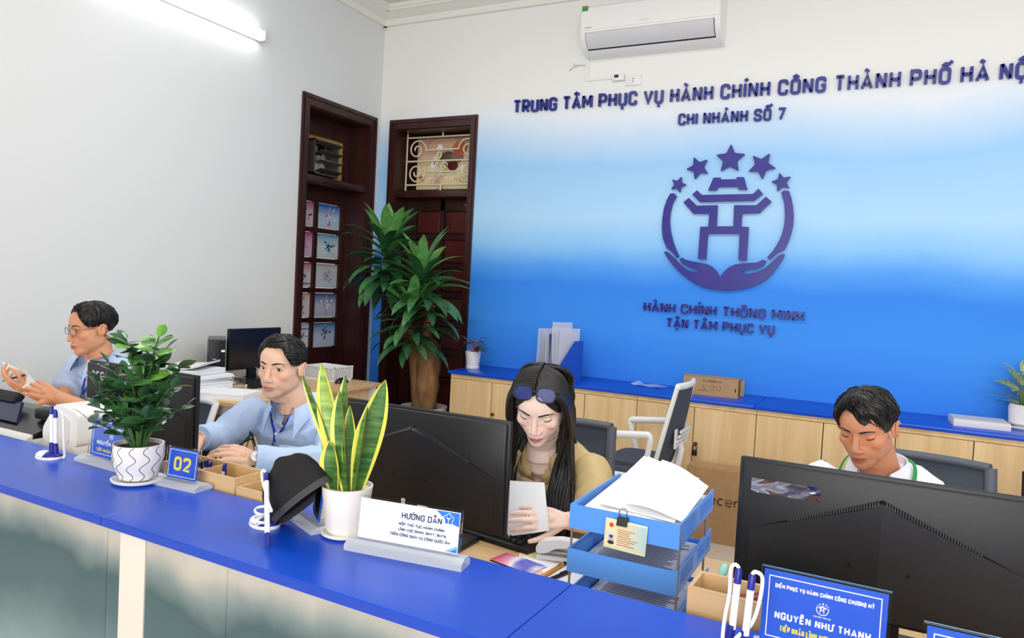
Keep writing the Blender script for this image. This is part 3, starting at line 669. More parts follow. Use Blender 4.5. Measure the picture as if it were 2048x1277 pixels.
for k in range(9):
    x = .015 + (k // 3) * RWd / 3 + (k % 3) * .022; h = .27 + rr.random() * .06 + (.05 if k > 4 else 0); tl = rr.uniform(-.16, .04)
    b = MB(); rot = RY(tl); b.box((x + .006, -.1 + rr.uniform(-.02, .02), .01 + h / 2), (.0025, .17, h), rot)
    o = b.build('plastic_sleeve', m_slb if k == 4 else m_slv); o.location = rk.location; o.rotation_euler = rk.rotation_euler
    tag(o, 'dark blue plastic sleeve in the document rack' if k == 4 else '%s clear plastic sleeve from the left in the blue rack' % ('first', 'second', 'third', 'fourth', '', 'fifth', 'sixth', 'seventh', 'eighth')[k], 'document sleeve', 'plastic sleeves in the rack')
# ---- long carton on the worktop
m_card = mat('brown_cardboard', (186, 150, 108), 0.8, var=(18, (176, 140, 98)))
c0 = thing('carton', 'long open brown carton lying on the blue worktop', 'carton', (-1.10, 4.60, CT), math.radians(3)); wdt, hgt, dpt = .335, .112, .15
b = MB(); b.b2((0, 0, 0), (wdt, .004, hgt)); b.b2((0, dpt - .004, 0), (wdt, dpt, hgt)); b.b2((0, .004, 0), (wdt, dpt - .004, .004)); b.b2((0, .004, hgt - .004), (wdt, dpt - .004, hgt)); b.b2((.012, .004, .004), (.016, dpt - .004, hgt - .004)); b.build('body', m_card, c0, None)
b = MB(); b.box((-.012, dpt - .02, hgt / 2), (.035, .004, hgt), RZ(math.radians(-50))); b.build('end_flap', m_card, c0, None)
b = MB(); b.box((wdt + .012, dpt / 2 + .02, hgt / 2), (.03, .004, hgt * .9), RZ(math.radians(40))); b.build('end_flap', m_card, c0, None)
m_ink = mat('dark_ink', (60, 46, 36), 0.7)
put_text(c0, '42-019P025722', (.235, -.0008, .098), (-1, 0, 0), (0, 0, -1), (0, 1, 0), .115, .013, .16, m_ink, .0008, False, False, 'lettering')
for k, x in enumerate((.135, .178)):
    b = MB(); b.strokes([([(-.016, .012), (.016, .012), (0, -.014)], True)], (x, -.0008, .052), UX, UZ, (0, .0008, 0), .003); b.build('recycling_mark', m_ink, c0, None)
b = MB(); b.strokes([([(.014 * math.cos(t * PI / 6), .014 * math.sin(t * PI / 6)) for t in range(12)], True)], (.218, -.0008, .05), UX, UZ, (0, .0008, 0), .002); b.build('recycling_mark', m_ink, c0, None)
b = MB(); b.b2((.1, -.0008, .03), (.16, 0, .032)); b.build('print_line', m_ink, c0, None)
for x in (.006, .31):
    b = MB(); b.b2((x + .006, -.0008, .035), (x + .012, 0, .06)); b.build('hand_slot', m_black, c0, None)
# ---- flat clear envelope, flat white box
b = MB(); b.grid(lambda u, v: (-1.47 + u * .2 + v * .02, 4.68 + v * .14, CT + .003 + .006 * math.sin(u * 5 + v * 2) ** 2 + (.012 if u < .12 else 0) * (1 - u * 8 if u < .12 else 0)), 14, 8)
o = b.build('plastic_envelope', mat('clear_envelope', (214, 226, 244), 0.15, alpha=.75)); tag(origin_to(o, (-1.37, 4.75, CT)), 'clear plastic envelope lying flat on the blue worktop', 'envelope')
fb = thing('flat_box', 'flat white box lying on the worktop by the right plant', 'box', (.49, 4.62, CT), math.radians(4))
b = MB(); b.rbox((0, 0, .017), (.26, .2, .034), .003); b.build('tray', mat('white_card', (226, 224, 222), .6), fb)
b = MB(); b.b2((-.128, -.09, .034), (.128, .098, .04)); b.build('lid', mat('grey_card', (206, 206, 212), .6), fb, None)

# ---- leaves
def leaf_mesh(name, L_, Wd, droop, fold, mats, n=9, tip=1.6, wave=0.0, split=None, base=.25, th=.0):
    """blade along +X, up +Z, bending down by droop (radians over the length)"""
    b = MB(); cols = 5; vs = []; fs = []; mi = []
    x = z = 0; a = 0; step = L_ / n
    for i in range(n + 1):
        t = i / n; hw = Wd * (math.sin(PI * min(1, (t * (1 - base) + base)) ** tip) ** .8 if t < 1 else 0.0)
        hw = max(hw, .0008)
        for j in range(cols):
            u = j / (cols - 1) * 2 - 1
            vs.append((x, u * hw, z + abs(u) * hw * fold + wave * hw * math.sin(t * 9 + u * 2)))
        a -= droop / n * (.4 + 1.2 * t); x += step * math.cos(a); z += step * math.sin(a)
    for i in range(n):
        for j in range(cols - 1):
            fs.append((i * cols + j, i * cols + j + 1, (i + 1) * cols + j + 1, (i + 1) * cols + j)); mi.append(1 if (split and j in (0, cols - 2)) else 0)
    b.v = vs; b.f = fs; b.m = mi
    return b.mesh(name, mats, 60)
def leaf_mat(name, c1, c2, rough=.35, band=None):
    m = mat(name, c1, rough, var=(22 if not band else band[0], c2, (1, 1, 1) if not band else band[1])); return m
def orient(p, yaw, pitch, roll=0, s=1.0):
    return Matrix.Translation(Vector(p)) @ (RZ(yaw) @ RY(-pitch) @ RX(roll)).to_4x4() @ Matrix.Scale(s, 4)

# ---- dracaena in the corner
dc = thing('potted_dracaena', 'tall dracaena tree in a white pot between the two dark doors and the cabinets', 'plant', (-2.98, 4.5, 0))
b = MB(); b.lathe([(.0, 0), (.12, 0), (.145, .05), (.165, .3), (.172, .47), (.172, .49), (.16, .49), (.155, .44), (0, .44)], 36); b.build('pot', mat('white_glazed_pot', (236, 234, 228), .3), dc)
b = MB(); b.lathe([(0, .452), (.08, .455), (.157, .445)], 24); b.build('soil', mat('dark_soil', (52, 38, 28), .9, bump=(60, .8)), dc)
m_bark = mat('tan_bark', (150, 112, 72), .8, var=(16, (104, 72, 44), (1, 1, .35)), bump=(30, .6, (1, 1, .25)))
def trunk(pts, rad):
    b = MB(); n = 16; dense = []; dr = []
    for i in range(len(pts) - 1):
        for t in range(6):
            t /= 6; dense.append(Vector(pts[i]).lerp(Vector(pts[i + 1]), t)); dr.append(rad[i] * (1 - t) + rad[i + 1] * t)
    dense.append(Vector(pts[-1])); dr.append(rad[-1]); b.tube(dense, dr, n)
    for i, p in enumerate(b.v):
        q = Vector(p); q += Vector((1, 1, 0)) * .008 * noise.noise(q * 14); b.v[i] = tuple(q)
    b.build('trunk', m_bark, dc, 80)
trunk([(.0, 0, .43), (-.015, 0, .62), (-.05, .0, .8), (-.10, 0, .92), (-.17, .0, 1.04), (-.25, .02, 1.3)], [.085, .09, .08, .062, .045, .036])
trunk([(.02, .0, .43), (.03, -.02, .65), (.035, -.02, .82), (.02, -.02, .93), (.01, -.02, .96)], [.075, .085, .09, .075, .06])
trunk([(-.03, .02, .86), (-.03, .04, 1.05), (.0, .05, 1.3)], [.04, .035, .025])
m_dl = [leaf_mat('dracaena_leaf_%d' % i, a, c, .32) for i, (a, c) in enumerate((((36, 78, 46), (54, 102, 60)), ((54, 106, 60), (86, 136, 82)), ((84, 144, 72), (112, 170, 90))))]
LM = [[leaf_mesh('leaf', .34, .042, dr_, .2, [m], 8, 1.25, base=.2) for dr_ in (.5, .9, 1.25)] for m in m_dl]
rr = random.Random(11)
for (cx_, cy_, cz_, n, rad) in ((-.38, -.04, 1.56, 70, .98), (-.02, -.08, 1.36, 60, .98), (-.06, -.10, 1.11, 56, .9)):
    for k in range(n):
        t = k / n; yaw = k * 2.39996 + rr.uniform(-.2, .2); pitch = math.radians(0 + 74 * t ** 2.0 + rr.uniform(-12, 12))
        m_i = 2 if t > .82 else (1 if rr.random() < .35 + t * .4 else 0); dr_i = 2 if t < .45 else (1 if t < .85 else 0)
        p = Vector((cx_ + .03 * math.cos(yaw), cy_ + .03 * math.sin(yaw), cz_ - .2 + .36 * t))
        M_ = orient(p, yaw, pitch, rr.uniform(-.3, .3), rad * rr.uniform(.75, 1.15))
        ln = (M_ @ Vector((.3, 0, 0)))
        if dc.location.y + ln.y > 4.84 or (dc.location.x + ln.x > -2.74 and ln.z < .82): M_ = orient(p, yaw, max(pitch, .9), 0, rad * .6)
        if dc.location.y + (M_ @ Vector((.3, 0, 0))).y > 4.86: continue
        inst(LM[m_i][dr_i], 'leaf', dc, M_)

# ---- small red-leaved plant
sp_ = thing('small_red_plant', 'small dark red and green leaved plant in a white pot on the worktop', 'plant', (-2.60, 4.66, CT))
sp_.location = (-2.795 + .12, 4.66, CT)
b = MB(); b.lathe([(0, .0), (.05, 0), (.052, .012), (.046, .016), (.06, .125), (.056, .125), (.05, .11), (0, .108)], 28); b.build('pot', mat('white_pot', (240, 238, 234), .35), sp_)
b = MB(); b.lathe([(0, .109), (.05, .109)], 20); b.build('soil', MATS['dark_soil'], sp_)
put_text(sp_, 'LOVE', (-.012, -.058, .055), (1, 0, 0), (0, 0, 1), (0, -1, 0), .03, .012, .14, mat('red_ink', (180, 60, 60), .5), .004, True, False, 'printed_marking') if False else None
m_rl = [leaf_mat('red_leaf', (92, 58, 50), (120, 66, 70)), leaf_mat('olive_leaf', (74, 84, 50), (110, 90, 60))]
lm_s = [leaf_mesh('leaf', .075, .02, .9, .2, [m], 6, 1.1, base=.12) for m in m_rl]
for k in range(22):
    a = k * 2.4; pt = .12 + .085 * rr.random(); st = Vector((math.cos(a) * .055 * rr.random() * 1.3, math.sin(a) * .055 * rr.random() * 1.3, pt + .015))
    b = MB(); b.tube([(math.cos(a) * .015, math.sin(a) * .015, .108), st * .6 + Vector((0, 0, .06)), st], .0016, 5); b.build('stem', mat('pink_stem', (170, 120, 120), .5), sp_)
    inst(lm_s[k % 2], 'leaf', sp_, orient(st, a + rr.uniform(-.4, .4), rr.uniform(-.1, .7), 0, rr.uniform(.8, 1.2)))

# ---- variegated plant at the right
vp = thing('variegated_plant', 'green and cream variegated plant in a white pot at the right edge', 'plant', (.705, 4.72, CT))
b = MB(); b.lathe([(0, 0), (.085, 0), (.1, .012), (.098, .018), (.07, .012)], 28); b.build('saucer', m_wplast, vp)
b = MB(); b.lathe([(0, .014), (.05, .014), (.07, .03), (.075, .11), (.07, .13), (.066, .13), (.066, .115), (0, .112)], 28); b.build('pot', MATS['white_pot'], vp)
b = MB(); b.rbox((.05, -.06, .09), (.05, .05, .12), .015); b.build('side_lobe', MATS['white_pot'], vp)
m_vl = leaf_mat('variegated_leaf', (70, 108, 58), (206, 214, 160), .4, (60, (1, 2.5, 1)))
lv_ = leaf_mesh('leaf', .17, .036, .8, .2, [m_vl], 8, 1.15, base=.12)
for k in range(20):
    a = k * 2.4; h = .12 + .16 * (k / 20); st = Vector((math.cos(a) * .03, math.sin(a) * .03, h))
    if k % 3 == 0:
        b = MB(); b.tube([(math.cos(a) * .02, math.sin(a) * .02, .11), st], .005, 6); b.build('stem', mat('green_stem', (96, 130, 70), .5), vp)
    inst(lv_, 'leaf', vp, orient(st, a, .2 + 1.0 * k / 20, rr.uniform(-.4, .4), rr.uniform(.7, 1.0)))

# ---- office chair facing left
def office_chair(loc, rz, label, frame_m, group='office chairs', top=.945, mesh_m=None):
    """local: +Y is forward, x across"""
    c = thing('office_chair', label, 'chair', loc, rz, group)
    m_seat = mat('grey_seat_fabric', (74, 78, 90), .85, bump=(260, .25)); mesh_m = mesh_m or mat('grey_mesh_fabric', (70, 76, 88), .8, bump=(300, .5))
    sw_ = .225
    b = MB()
    def seat(u, v):
        a = u * 2 * PI; s = math.sin(a); co = math.cos(a); ex = lambda q: math.copysign(abs(q) ** .55, q)
        prof = [(0, .07), (.8, .075), (.97, .05), (1, .02), (.95, -.01), (0, -.012)]; i = min(int(v * 5), 4); t = v * 5 - i
        r = prof[i][0] * (1 - t) + prof[i + 1][0] * t; z = prof[i][1] * (1 - t) + prof[i + 1][1] * t
        return (sw_ * ex(co) * r, .01 + .235 * ex(s) * r, .455 + z - (.02 * max(0, s) ** 3 * r))
    b.grid(seat, 36, 16, 0, True); b.build('seat', m_seat, c, 60)
    tk = lambda y, z: y * .0
    for s in (-1, 1):
        x = s * (sw_ + .035)
        loop = rc([(-.175, .70, .02), (.155, .675), (.175, .665), (.105, .50), (.07, .475), (-.12, .475), (-.155, .50), (-.19, .68, .03)], .04, True, 4)[0]
        b = MB(); b.tube([(x, p[0], p[1]) for p in loop], .019, 10, flat=.75, close=True, up=(1, 0, 0)); b.build('armrest', frame_m, c, 60)
    # backrest: tapering curved frame with mesh
    def bk(u, v):                        # u across -1..1, v 0..1 up
        hw = .20 - .03 * v; y = -.19 - .02 * math.sin(v * PI) * (1 - u * u) * 1.2 - .125 * v + .05 * (u * u - 1) * .6; return Vector((u * hw, y, .50 + v * (top - .50)))
    for s in (-1, 1):
        b = MB(); b.tube([bk(s, v / 10) for v in range(11)], [.02] * 11, 8, flat=.8); b.build('back_frame', frame_m, c, 60)
    for v in (0.0, 1.0):
        b = MB(); b.tube([bk(u / 6 - 1, v) for u in range(13)], .018, 8); b.build('back_frame', frame_m, c, 60)
    b = MB(); b.grid(lambda u, v: bk(u * 2 - 1, v), 12, 12); b.grid(lambda u, v: bk(1 - u * 2, v) + Vector((0, -.006, 0)), 12, 12); b.build('back_mesh', mesh_m, c, 80)
    # lumbar plate with slots
    for z0_ in (.66,):
        b = MB()
        for k in range(4): b.box(bk(0, .30 + k * .055) + Vector((0, -.03, 0)), (.26 - k * .02, .012, .014))
        b.box(bk(-.55, .38) + Vector((0, -.03, 0)), (.035, .012, .1)); b.box(bk(.55, .38) + Vector((0, -.03, 0)), (.035, .012, .1)); b.build('lumbar_support', frame_m, c, None)
    b = MB(); b.tube([(0, -.21, .47), (0, -.29, .5), (0, -.31, .6), (0, -.27, .68)], [.025, .028, .025, .018], 10); b.build('back_stem', frame_m, c, 60)
    b = MB(); b.rbox((0, 0, .425), (.2, .24, .04), .012); b.rbox((.13, .06, .415), (.05, .03, .05), .01); b.build('tilt_mechanism', m_black, c)
    b = MB(); b.cyl((0, 0, .11), (0, 0, .41), .025, .025, 14); b.build('gas_column', m_metal, c)
    for k in range(5):
        a = k * 2 * PI / 5 + .3; e = Vector((math.cos(a), math.sin(a), 0)); b = MB(); b.tube([e * .02 + Vector((0, 0, .11)), e * .28 + Vector((0, 0, .075))], [.028, .018], 8); lg = b.build('base_leg', frame_m, c, 60)
        b = MB(); b.cyl(e * .28 + Vector((-.012, -.01, .028)), e * .28 + Vector((.012, .01, .028)), .028, None, 14); b.build('castor', m_black, lg)
    return c
m_wf = mat('white_chair_frame', (236, 236, 234), .4)
office_chair((-1.135, 3.80, 0), math.radians(90), 'empty office chair with white frame and grey seat turned to the left', m_wf).scale = (1, .76, 1)
# ---- carton on the floor with a maker's name
bx = thing('shipping_carton', 'large brown shipping carton standing on the floor before the cabinets', 'carton', (-.955, 4.22, 0), math.radians(1))
b = MB(); b.b2((0, 0, 0), (.56, .15, .425)); b.build('box_body', m_card, bx, None)
b = MB(); b.b2((-.001, -.001, .41), (.561, .151, .427)); b.build('top_flap', m_card, bx, None)
put_text(bx, 'acer', (.215, -.0008, .22), UX, UZ, (0, 1, 0), .165, .06, .17, mat('brown_ink', (96, 70, 46), .7), .0008, True, False, 'lettering')
b = MB(); b.strokes([([(0, 0), (.09, -.11)], False)], (.07, -.0008, .36), UX, UZ, (0, .0008, 0), .004); b.build('print_line', mat('tan_print', (204, 170, 126), .7), bx, None)

# ================================================================== REAR DESK BY THE LEFT WALL
m_frame = mat('white_steel_frame', (226, 226, 222), .4)
ds = thing('side_desk', 'oak side desk with white steel frame along the left wall', 'desk', (-3.33, 3.265, 0)); Dz = .73
b = MB(); b.rbox((0, 0, Dz - .0125), (.86, 1.19, .025), .002); b.build('desk_top', m_oaktop, ds)
for sx in (-1, 1):
    for sy in (-1, 1):
        b = MB(); b.box((sx * .39, sy * .555, (Dz - .025) / 2), (.04, .04, Dz - .025)); b.build('leg', m_frame, ds, None)
for sy in (-1, 1):
    b = MB(); b.box((0, sy * .555, Dz - .05), (.74, .035, .05)); b.build('rail', m_frame, ds, None)
b = MB(); b.b2((.36, -.53, .12), (.376, .53, Dz - .03)); b.b2((-.35, -.555, .12), (.36, -.54, Dz - .08)); b.build('modesty_panel', m_oak, ds, None)
mon = thing('desktop_monitor', 'black monitor facing the room on the side desk', 'monitor', (-3.52, 3.36, Dz))
b = MB(); b.rbox((0, 0, .20), (.022, .425, .255), .005); b.build('screen_case', m_black, mon)
b = MB(); b.b2((.0105, -.205, .088), (.0125, .205, .32)); b.build('screen', mat('dark_screen', (22, 25, 34), .15), mon, None)
b = MB(); b.b2((.0112, .0, .077), (.0124, .02, .081)); b.build('maker_badge', m_metal, mon, None)
b = MB(); b.rbox((-.02, 0, .07), (.02, .07, .14), .004); b.build('stand_neck', m_black, mon)
b = MB(); b.rbox((-.01, 0, .006), (.17, .2, .012), .004); b.build('stand_base', m_black, mon)
tw = thing('computer_tower', 'black computer tower standing beside the side-desk monitor', 'computer', (-3.575, 3.115, Dz), -.72)
b = MB(); b.rbox((0, 0, .135), (.3, .1, .27), .004); b.build('case', m_blackg, tw)
b = MB(); b.rbox((.152, -.012, .135), (.008, .06, .262), .003); b.build('front_panel', m_black, tw); b = MB(); b.b2((.155, -.02, .155), (.158, .0, .16)); b.build('power_light', m_chrome, tw, None); b = MB(); b.b2((.151, .026, .2), (.1535, .046, .212)); b.build('sticker', m_paper, tw, None)
def keyboard(loc, rz, label, Lk=.44, Wk=.14, group='keyboards'):
    k = thing('keyboard', label, 'keyboard', loc, rz, group)
    b = MB(); b.prism([(-Wk / 2, .0), (Wk / 2, .0), (Wk / 2, .026), (Wk / 2 - .008, .029), (-Wk / 2 + .005, .016), (-Wk / 2, .012)], (-Lk / 2, 0, 0), (0, 1, 0), (0, 0, 1), (Lk, 0, 0)); b.build('case', m_black, k, None)
    key = MB(); key.add([(-.0075, -.0075, 0), (.0075, -.0075, 0), (.0075, .0075, 0), (-.0075, .0075, 0), (-.006, -.006, .006), (.006, -.006, .006), (.006, .006, .006), (-.006, .006, .006)], [(0, 1, 5, 4), (1, 2, 6, 5), (2, 3, 7, 6), (3, 0, 4, 7), (4, 5, 6, 7)])
    km = key.mesh('key', mat('keycap', (34, 34, 37), .5), None); nc = int((Lk - .02) / .0192)
    for r in range(6):
        y = -Wk / 2 + .016 + r * .0205
        for cc in range(nc):
            if r == 0 and 4 <= cc <= 8:
                if cc != 6: continue
                inst(km, 'key', k, Matrix.Translation((-Lk / 2 + .02 + cc * .0192, y, .0165 + (y + Wk / 2) * .092)) @ Matrix.Diagonal((5.8, 1, 1, 1))); continue
            if cc in (nc - 5,) and r > 2: continue
            inst(km, 'key', k, Matrix.Translation((-Lk / 2 + .02 + cc * .0192, y, .0165 + (y + Wk / 2) * .092)))
    return k
keyboard((-3.30, 3.27, Dz), math.radians(90), 'black keyboard before the monitor on the side desk', .38)
b = MB(); b.lathe([(0, .0), (.032, 0), (.036, .08), (.0365, .08), (.034, .079), (.031, .006), (0, .006)], 28); gl = tag(b.build('drinking_glass', mat('glass', (245, 248, 248), .03, trans=1.0, ior=1.3)), 'short clear drinking glass of water on the side desk', 'glass'); gl.location = (-3.20, 2.95, Dz)
wt = MB(); wt.lathe([(0, .007), (.0305, .007), (.0325, .045), (0, .045)], 24); wt.build('water', mat('pale_tea', (222, 206, 170), .05, trans=.9, ior=1.2), gl)
b = MB(); b.rbox((0, 0, .005), (.075, .15, .01), .004); o = tag(b.build('mobile_phone', m_blackg), 'black mobile phone lying on the side desk', 'phone'); o.location = (-3.03, 3.24, Dz); o.rotation_euler = (0, 0, .2)
b = MB(); b.grid(lambda u, v: (.055 * math.cos(2 * PI * u) * math.sin(v * PI / 2) * .6, .055 * math.sin(2 * PI * u) * math.sin(v * PI / 2), .035 * math.cos(v * PI / 2)), 24, 8, 0, True); b.grid(lambda u, v: (.055 * math.cos(2 * PI * u) * v * .6, -.055 * math.sin(2 * PI * u) * v, 0), 24, 2, 0, True)
o = tag(b.build('computer_mouse', m_blackg), 'black computer mouse on the side desk', 'mouse'); o.location = (-3.06, 3.66, Dz)
tr = thing('desk_basket', 'white perforated plastic basket on the side desk', 'basket', (-3.24, 3.74, Dz))
m_wb = mat('white_basket', (236, 236, 236), .5)
def lattice(parent, o_, ux, uz, W2, H2, th=.004):
    o_ = Vector(o_); ux = Vector(ux); uz = Vector(uz); n_ = ux.cross(uz).normalized() * th; b = MB(); s = .02; k = -int(H2 / s) - 1
    lines = []
    while k * s < W2 + H2:
        for sg in (1, -1):
            x0_ = k * s if sg == 1 else k * s + 0; pts = []
            for t in range(2):
                z_ = H2 * t; xx = x0_ + z_ * sg if sg == 1 else x0_ + H2 - z_ - H2 + 0
            a_ = Vector((k * s, 0)); c_ = Vector((k * s + sg * H2, H2))
            lo, hi = 0.0, 1.0; d_ = c_.x - a_.x
            for lim, side in ((0, 0), (W2, 1)):
                if abs(d_) < 1e-9: continue
                t_ = (lim - a_.x) / d_
                if (d_ > 0) == (side == 0): lo = max(lo, t_)
                else: hi = min(hi, t_)
            if hi > lo: lines.append(([tuple(a_.lerp(c_, lo)), tuple(a_.lerp(c_, hi))], False))
        k += 1
    b.strokes(lines, o_, ux, uz, n_, .006); return b.build('lattice_side', m_wb, parent, None)
lattice(tr, (-.12, -.09, .01), (1, 0, 0), (0, 0, 1), .24, .075)['kind'] = 'stuff'; lattice(tr, (.12, -.09, .01), (0, 1, 0), (0, 0, 1), .18, .075)['kind'] = 'stuff'
b = MB(); b.b2((-.125, -.095, 0), (.125, .095, .01)); b.b2((-.125, .085, 0), (.125, .095, .09)); b.b2((-.125, -.095, 0), (-.118, .09, .09)); b.build('tray_base', m_wb, tr, None)
b = MB(); b.b2((-.127, -.097, .085), (.127, -.088, .095)); b.b2((.118, -.095, .085), (.127, .095, .095)); b.build('rim', m_wb, tr, None)
# paper stacks: every bundle a thing
rr = random.Random(21)
def bundle(x, y, z, w_, d_, h, a, label, group, bend=0.0, m=None):
    b = MB()
    layers = max(2, int(h / .006))
    for q in range(layers):
        dx, dy = rr.uniform(-.004, .004), rr.uniform(-.004, .004); z0_ = h * q / layers; z1_ = h * (q + .92) / layers
        b.grid(lambda u, v, z1_=z1_, dx=dx, dy=dy: ((u - .5) * w_ + dx, (v - .5) * d_ + dy, z1_ + bend * (u - .35) ** 2 * 2), 6, 3)
        b.grid(lambda u, v, z0_=z0_, dx=dx, dy=dy: ((.5 - u) * w_ + dx, (v - .5) * d_ + dy, z0_ + bend * (.65 - u) ** 2 * 2), 6, 3)
        for (ax, ay, ux_, uy_) in ((-.5, -.5, 1, 0), (.5, -.5, 0, 1), (.5, .5, -1, 0), (-.5, .5, 0, -1)):
            def sd(u, v, ax=ax, ay=ay, ux_=ux_, uy_=uy_):
                px_, py_ = ax + ux_ * u, ay + uy_ * u; return (px_ * w_ + dx, py_ * d_ + dy, z0_ + (z1_ - z0_) * v + bend * (px_ + .15) ** 2 * 2)
            b.grid(sd, 6, 2)
    o = b.build('paper_bundle', m or m_paper, None, None); o.location = (x, y, z); o.rotation_euler = (0, 0, a)
    return tag(o, label, 'papers', group)
sx_, sy_ = -3.42, 2.86; z = Dz
for k, (h, dx, dy, a) in enumerate(((.022, .05, .07, .05), (.025, 0, .0, -.06), (.02, -.02, .02, .1), (.018, .0, .01, .0), (.03, -.03, -.02, .15), (.012, -.05, .0, .5))):
    lb = ['lowest paper bundle of the tall stack on the side desk', 'second paper bundle of the stack on the side desk', 'third paper bundle of the stack on the side desk', 'fourth paper bundle of the stack on the side desk', 'fifth paper bundle of the stack on the side desk', 'loose top paper bundle lying skewed on the stack'][k]
    bundle(sx_ + dx, sy_ + dy, z, .21, .297, h, a + PI / 2 * 0, lb, 'paper stack on the side desk', .03 if k == 5 else 0); z += h + .001
bundle(-3.13, 2.80, Dz, .3, .22, .03, .35, 'thick paper file lying at the corner of the side desk', 'paper stack on the side desk')
# ================================================================== COUNTER
CZ = .88; SL = -.0235; CA = math.atan(SL); DT = .71
def fy(x, d=0.0): return .944 + SL * (x + 1.08) + d
JX = [-3.3, -2.355, -1.41, -.466, .48, 1.42]
m_cf = ramp_mat('misty_landscape_print', 2, [(.30, (150, 168, 168)), (.50, (122, 146, 148)), (.64, (74, 100, 105)), (.72, (64, 90, 95)), (.77, (120, 134, 134)), (.82, (178, 173, 165)), (.88, (192, 186, 177))], .45, nz=(.34, 2.1))
m_cedge = mat('blue_edge_band', (24, 66, 178), .4)
tw_ = ['left end of the blue counter top below the scanner', 'blue counter top section carrying the leafy plant', 'blue counter top section carrying the snake plant', 'blue counter top section in the lower right corner', 'blue counter top section beyond the right edge']
cw_ = ['counter front at the far left with misty print', 'counter front with dark teal misty print in the lower left corner', 'counter front with pale misty print under the snake plant', 'counter front under the right-hand name plate', 'counter front beyond the right edge']
for k in range(5):
    x0, x1 = JX[k], JX[k + 1]; Lx = (x1 - x0) / math.cos(CA) - .0015
    ct = thing('reception_worktop', tw_[k], 'counter top', (x0, fy(x0), CZ - .019), CA, 'blue counter top sections')
    b = MB(); b.rbox((Lx / 2, .135, .0095), (Lx, .268, .019), .0015, 1); b.build('board', m_blue, ct)
    b = MB(); b.b2((.0005, -.0012, .0015), (Lx - .0005, .0005, .0175)); b.build('edge_band', m_cedge, ct, None)
    cn = thing('counter_unit', cw_[k], 'counter', (x0, fy(x0), 0), CA, 'counter units')
    cuts = [(0, Lx)] if k != 2 else [(0, .045), (.045, .125), (.125, .36), (.36, Lx)]
    for a_, c_ in cuts:
        b = MB(); b.rbox(((a_ + c_) / 2, .022 + (0 if a_ != .045 else -.003), (CZ - .019) / 2 + .02), (c_ - a_ - .0012, .018, CZ - .019 - .042), .003, 1); b.build('front_panel', m_cf if a_ != .045 else mat('cream_panel', (216, 210, 200), .45), cn)
    b = MB(); b.b2((0, .05, 0), (Lx, .06, .045)); b.build('kick_board', m_dark, cn, None)
    b = MB(); b.b2((.0, .232, .02), (Lx, .25, CZ - .02)); b.build('inner_panel', m_oak, cn, None)
    for xx in (.002, Lx - .02):
        b = MB(); b.b2((xx, .032, .0), (xx + .018, .231, CZ - .02)); b.build('end_panel', m_oak, cn, None)
# ---- staff desks behind the counter
dw = ['staff desk of the man with glasses at the left', 'staff desk of the man in the long-sleeved blue shirt', 'staff desk of the woman, under her keyboard', 'staff desk of the man in white at the right']
for k, (x0, x1) in enumerate(((-3.35, -2.30), (-2.298, -1.30), (-1.298, -.27), (-.268, .9))):
    t = thing('staff_desk', dw[k], 'desk', ((x0 + x1) / 2, 1.605, 0), 0, 'staff desks'); w2 = (x1 - x0) / 2
    b = MB(); b.rbox((0, 0, DT - .0125), (2 * w2, .70, .025), .002, 1); b.build('desk_top', m_oaktop, t)
    for sx in (-1, 1):
        for sy in (-1, 1):
            b = MB(); b.box((sx * (w2 - .03), sy * .3, (DT - .025) / 2), (.04, .04, DT - .025)); b.build('leg', m_frame, t, None)
        b = MB(); b.box((sx * (w2 - .03), 0, DT - .05), (.035, .56, .045)); b.build('rail', m_frame, t, None)
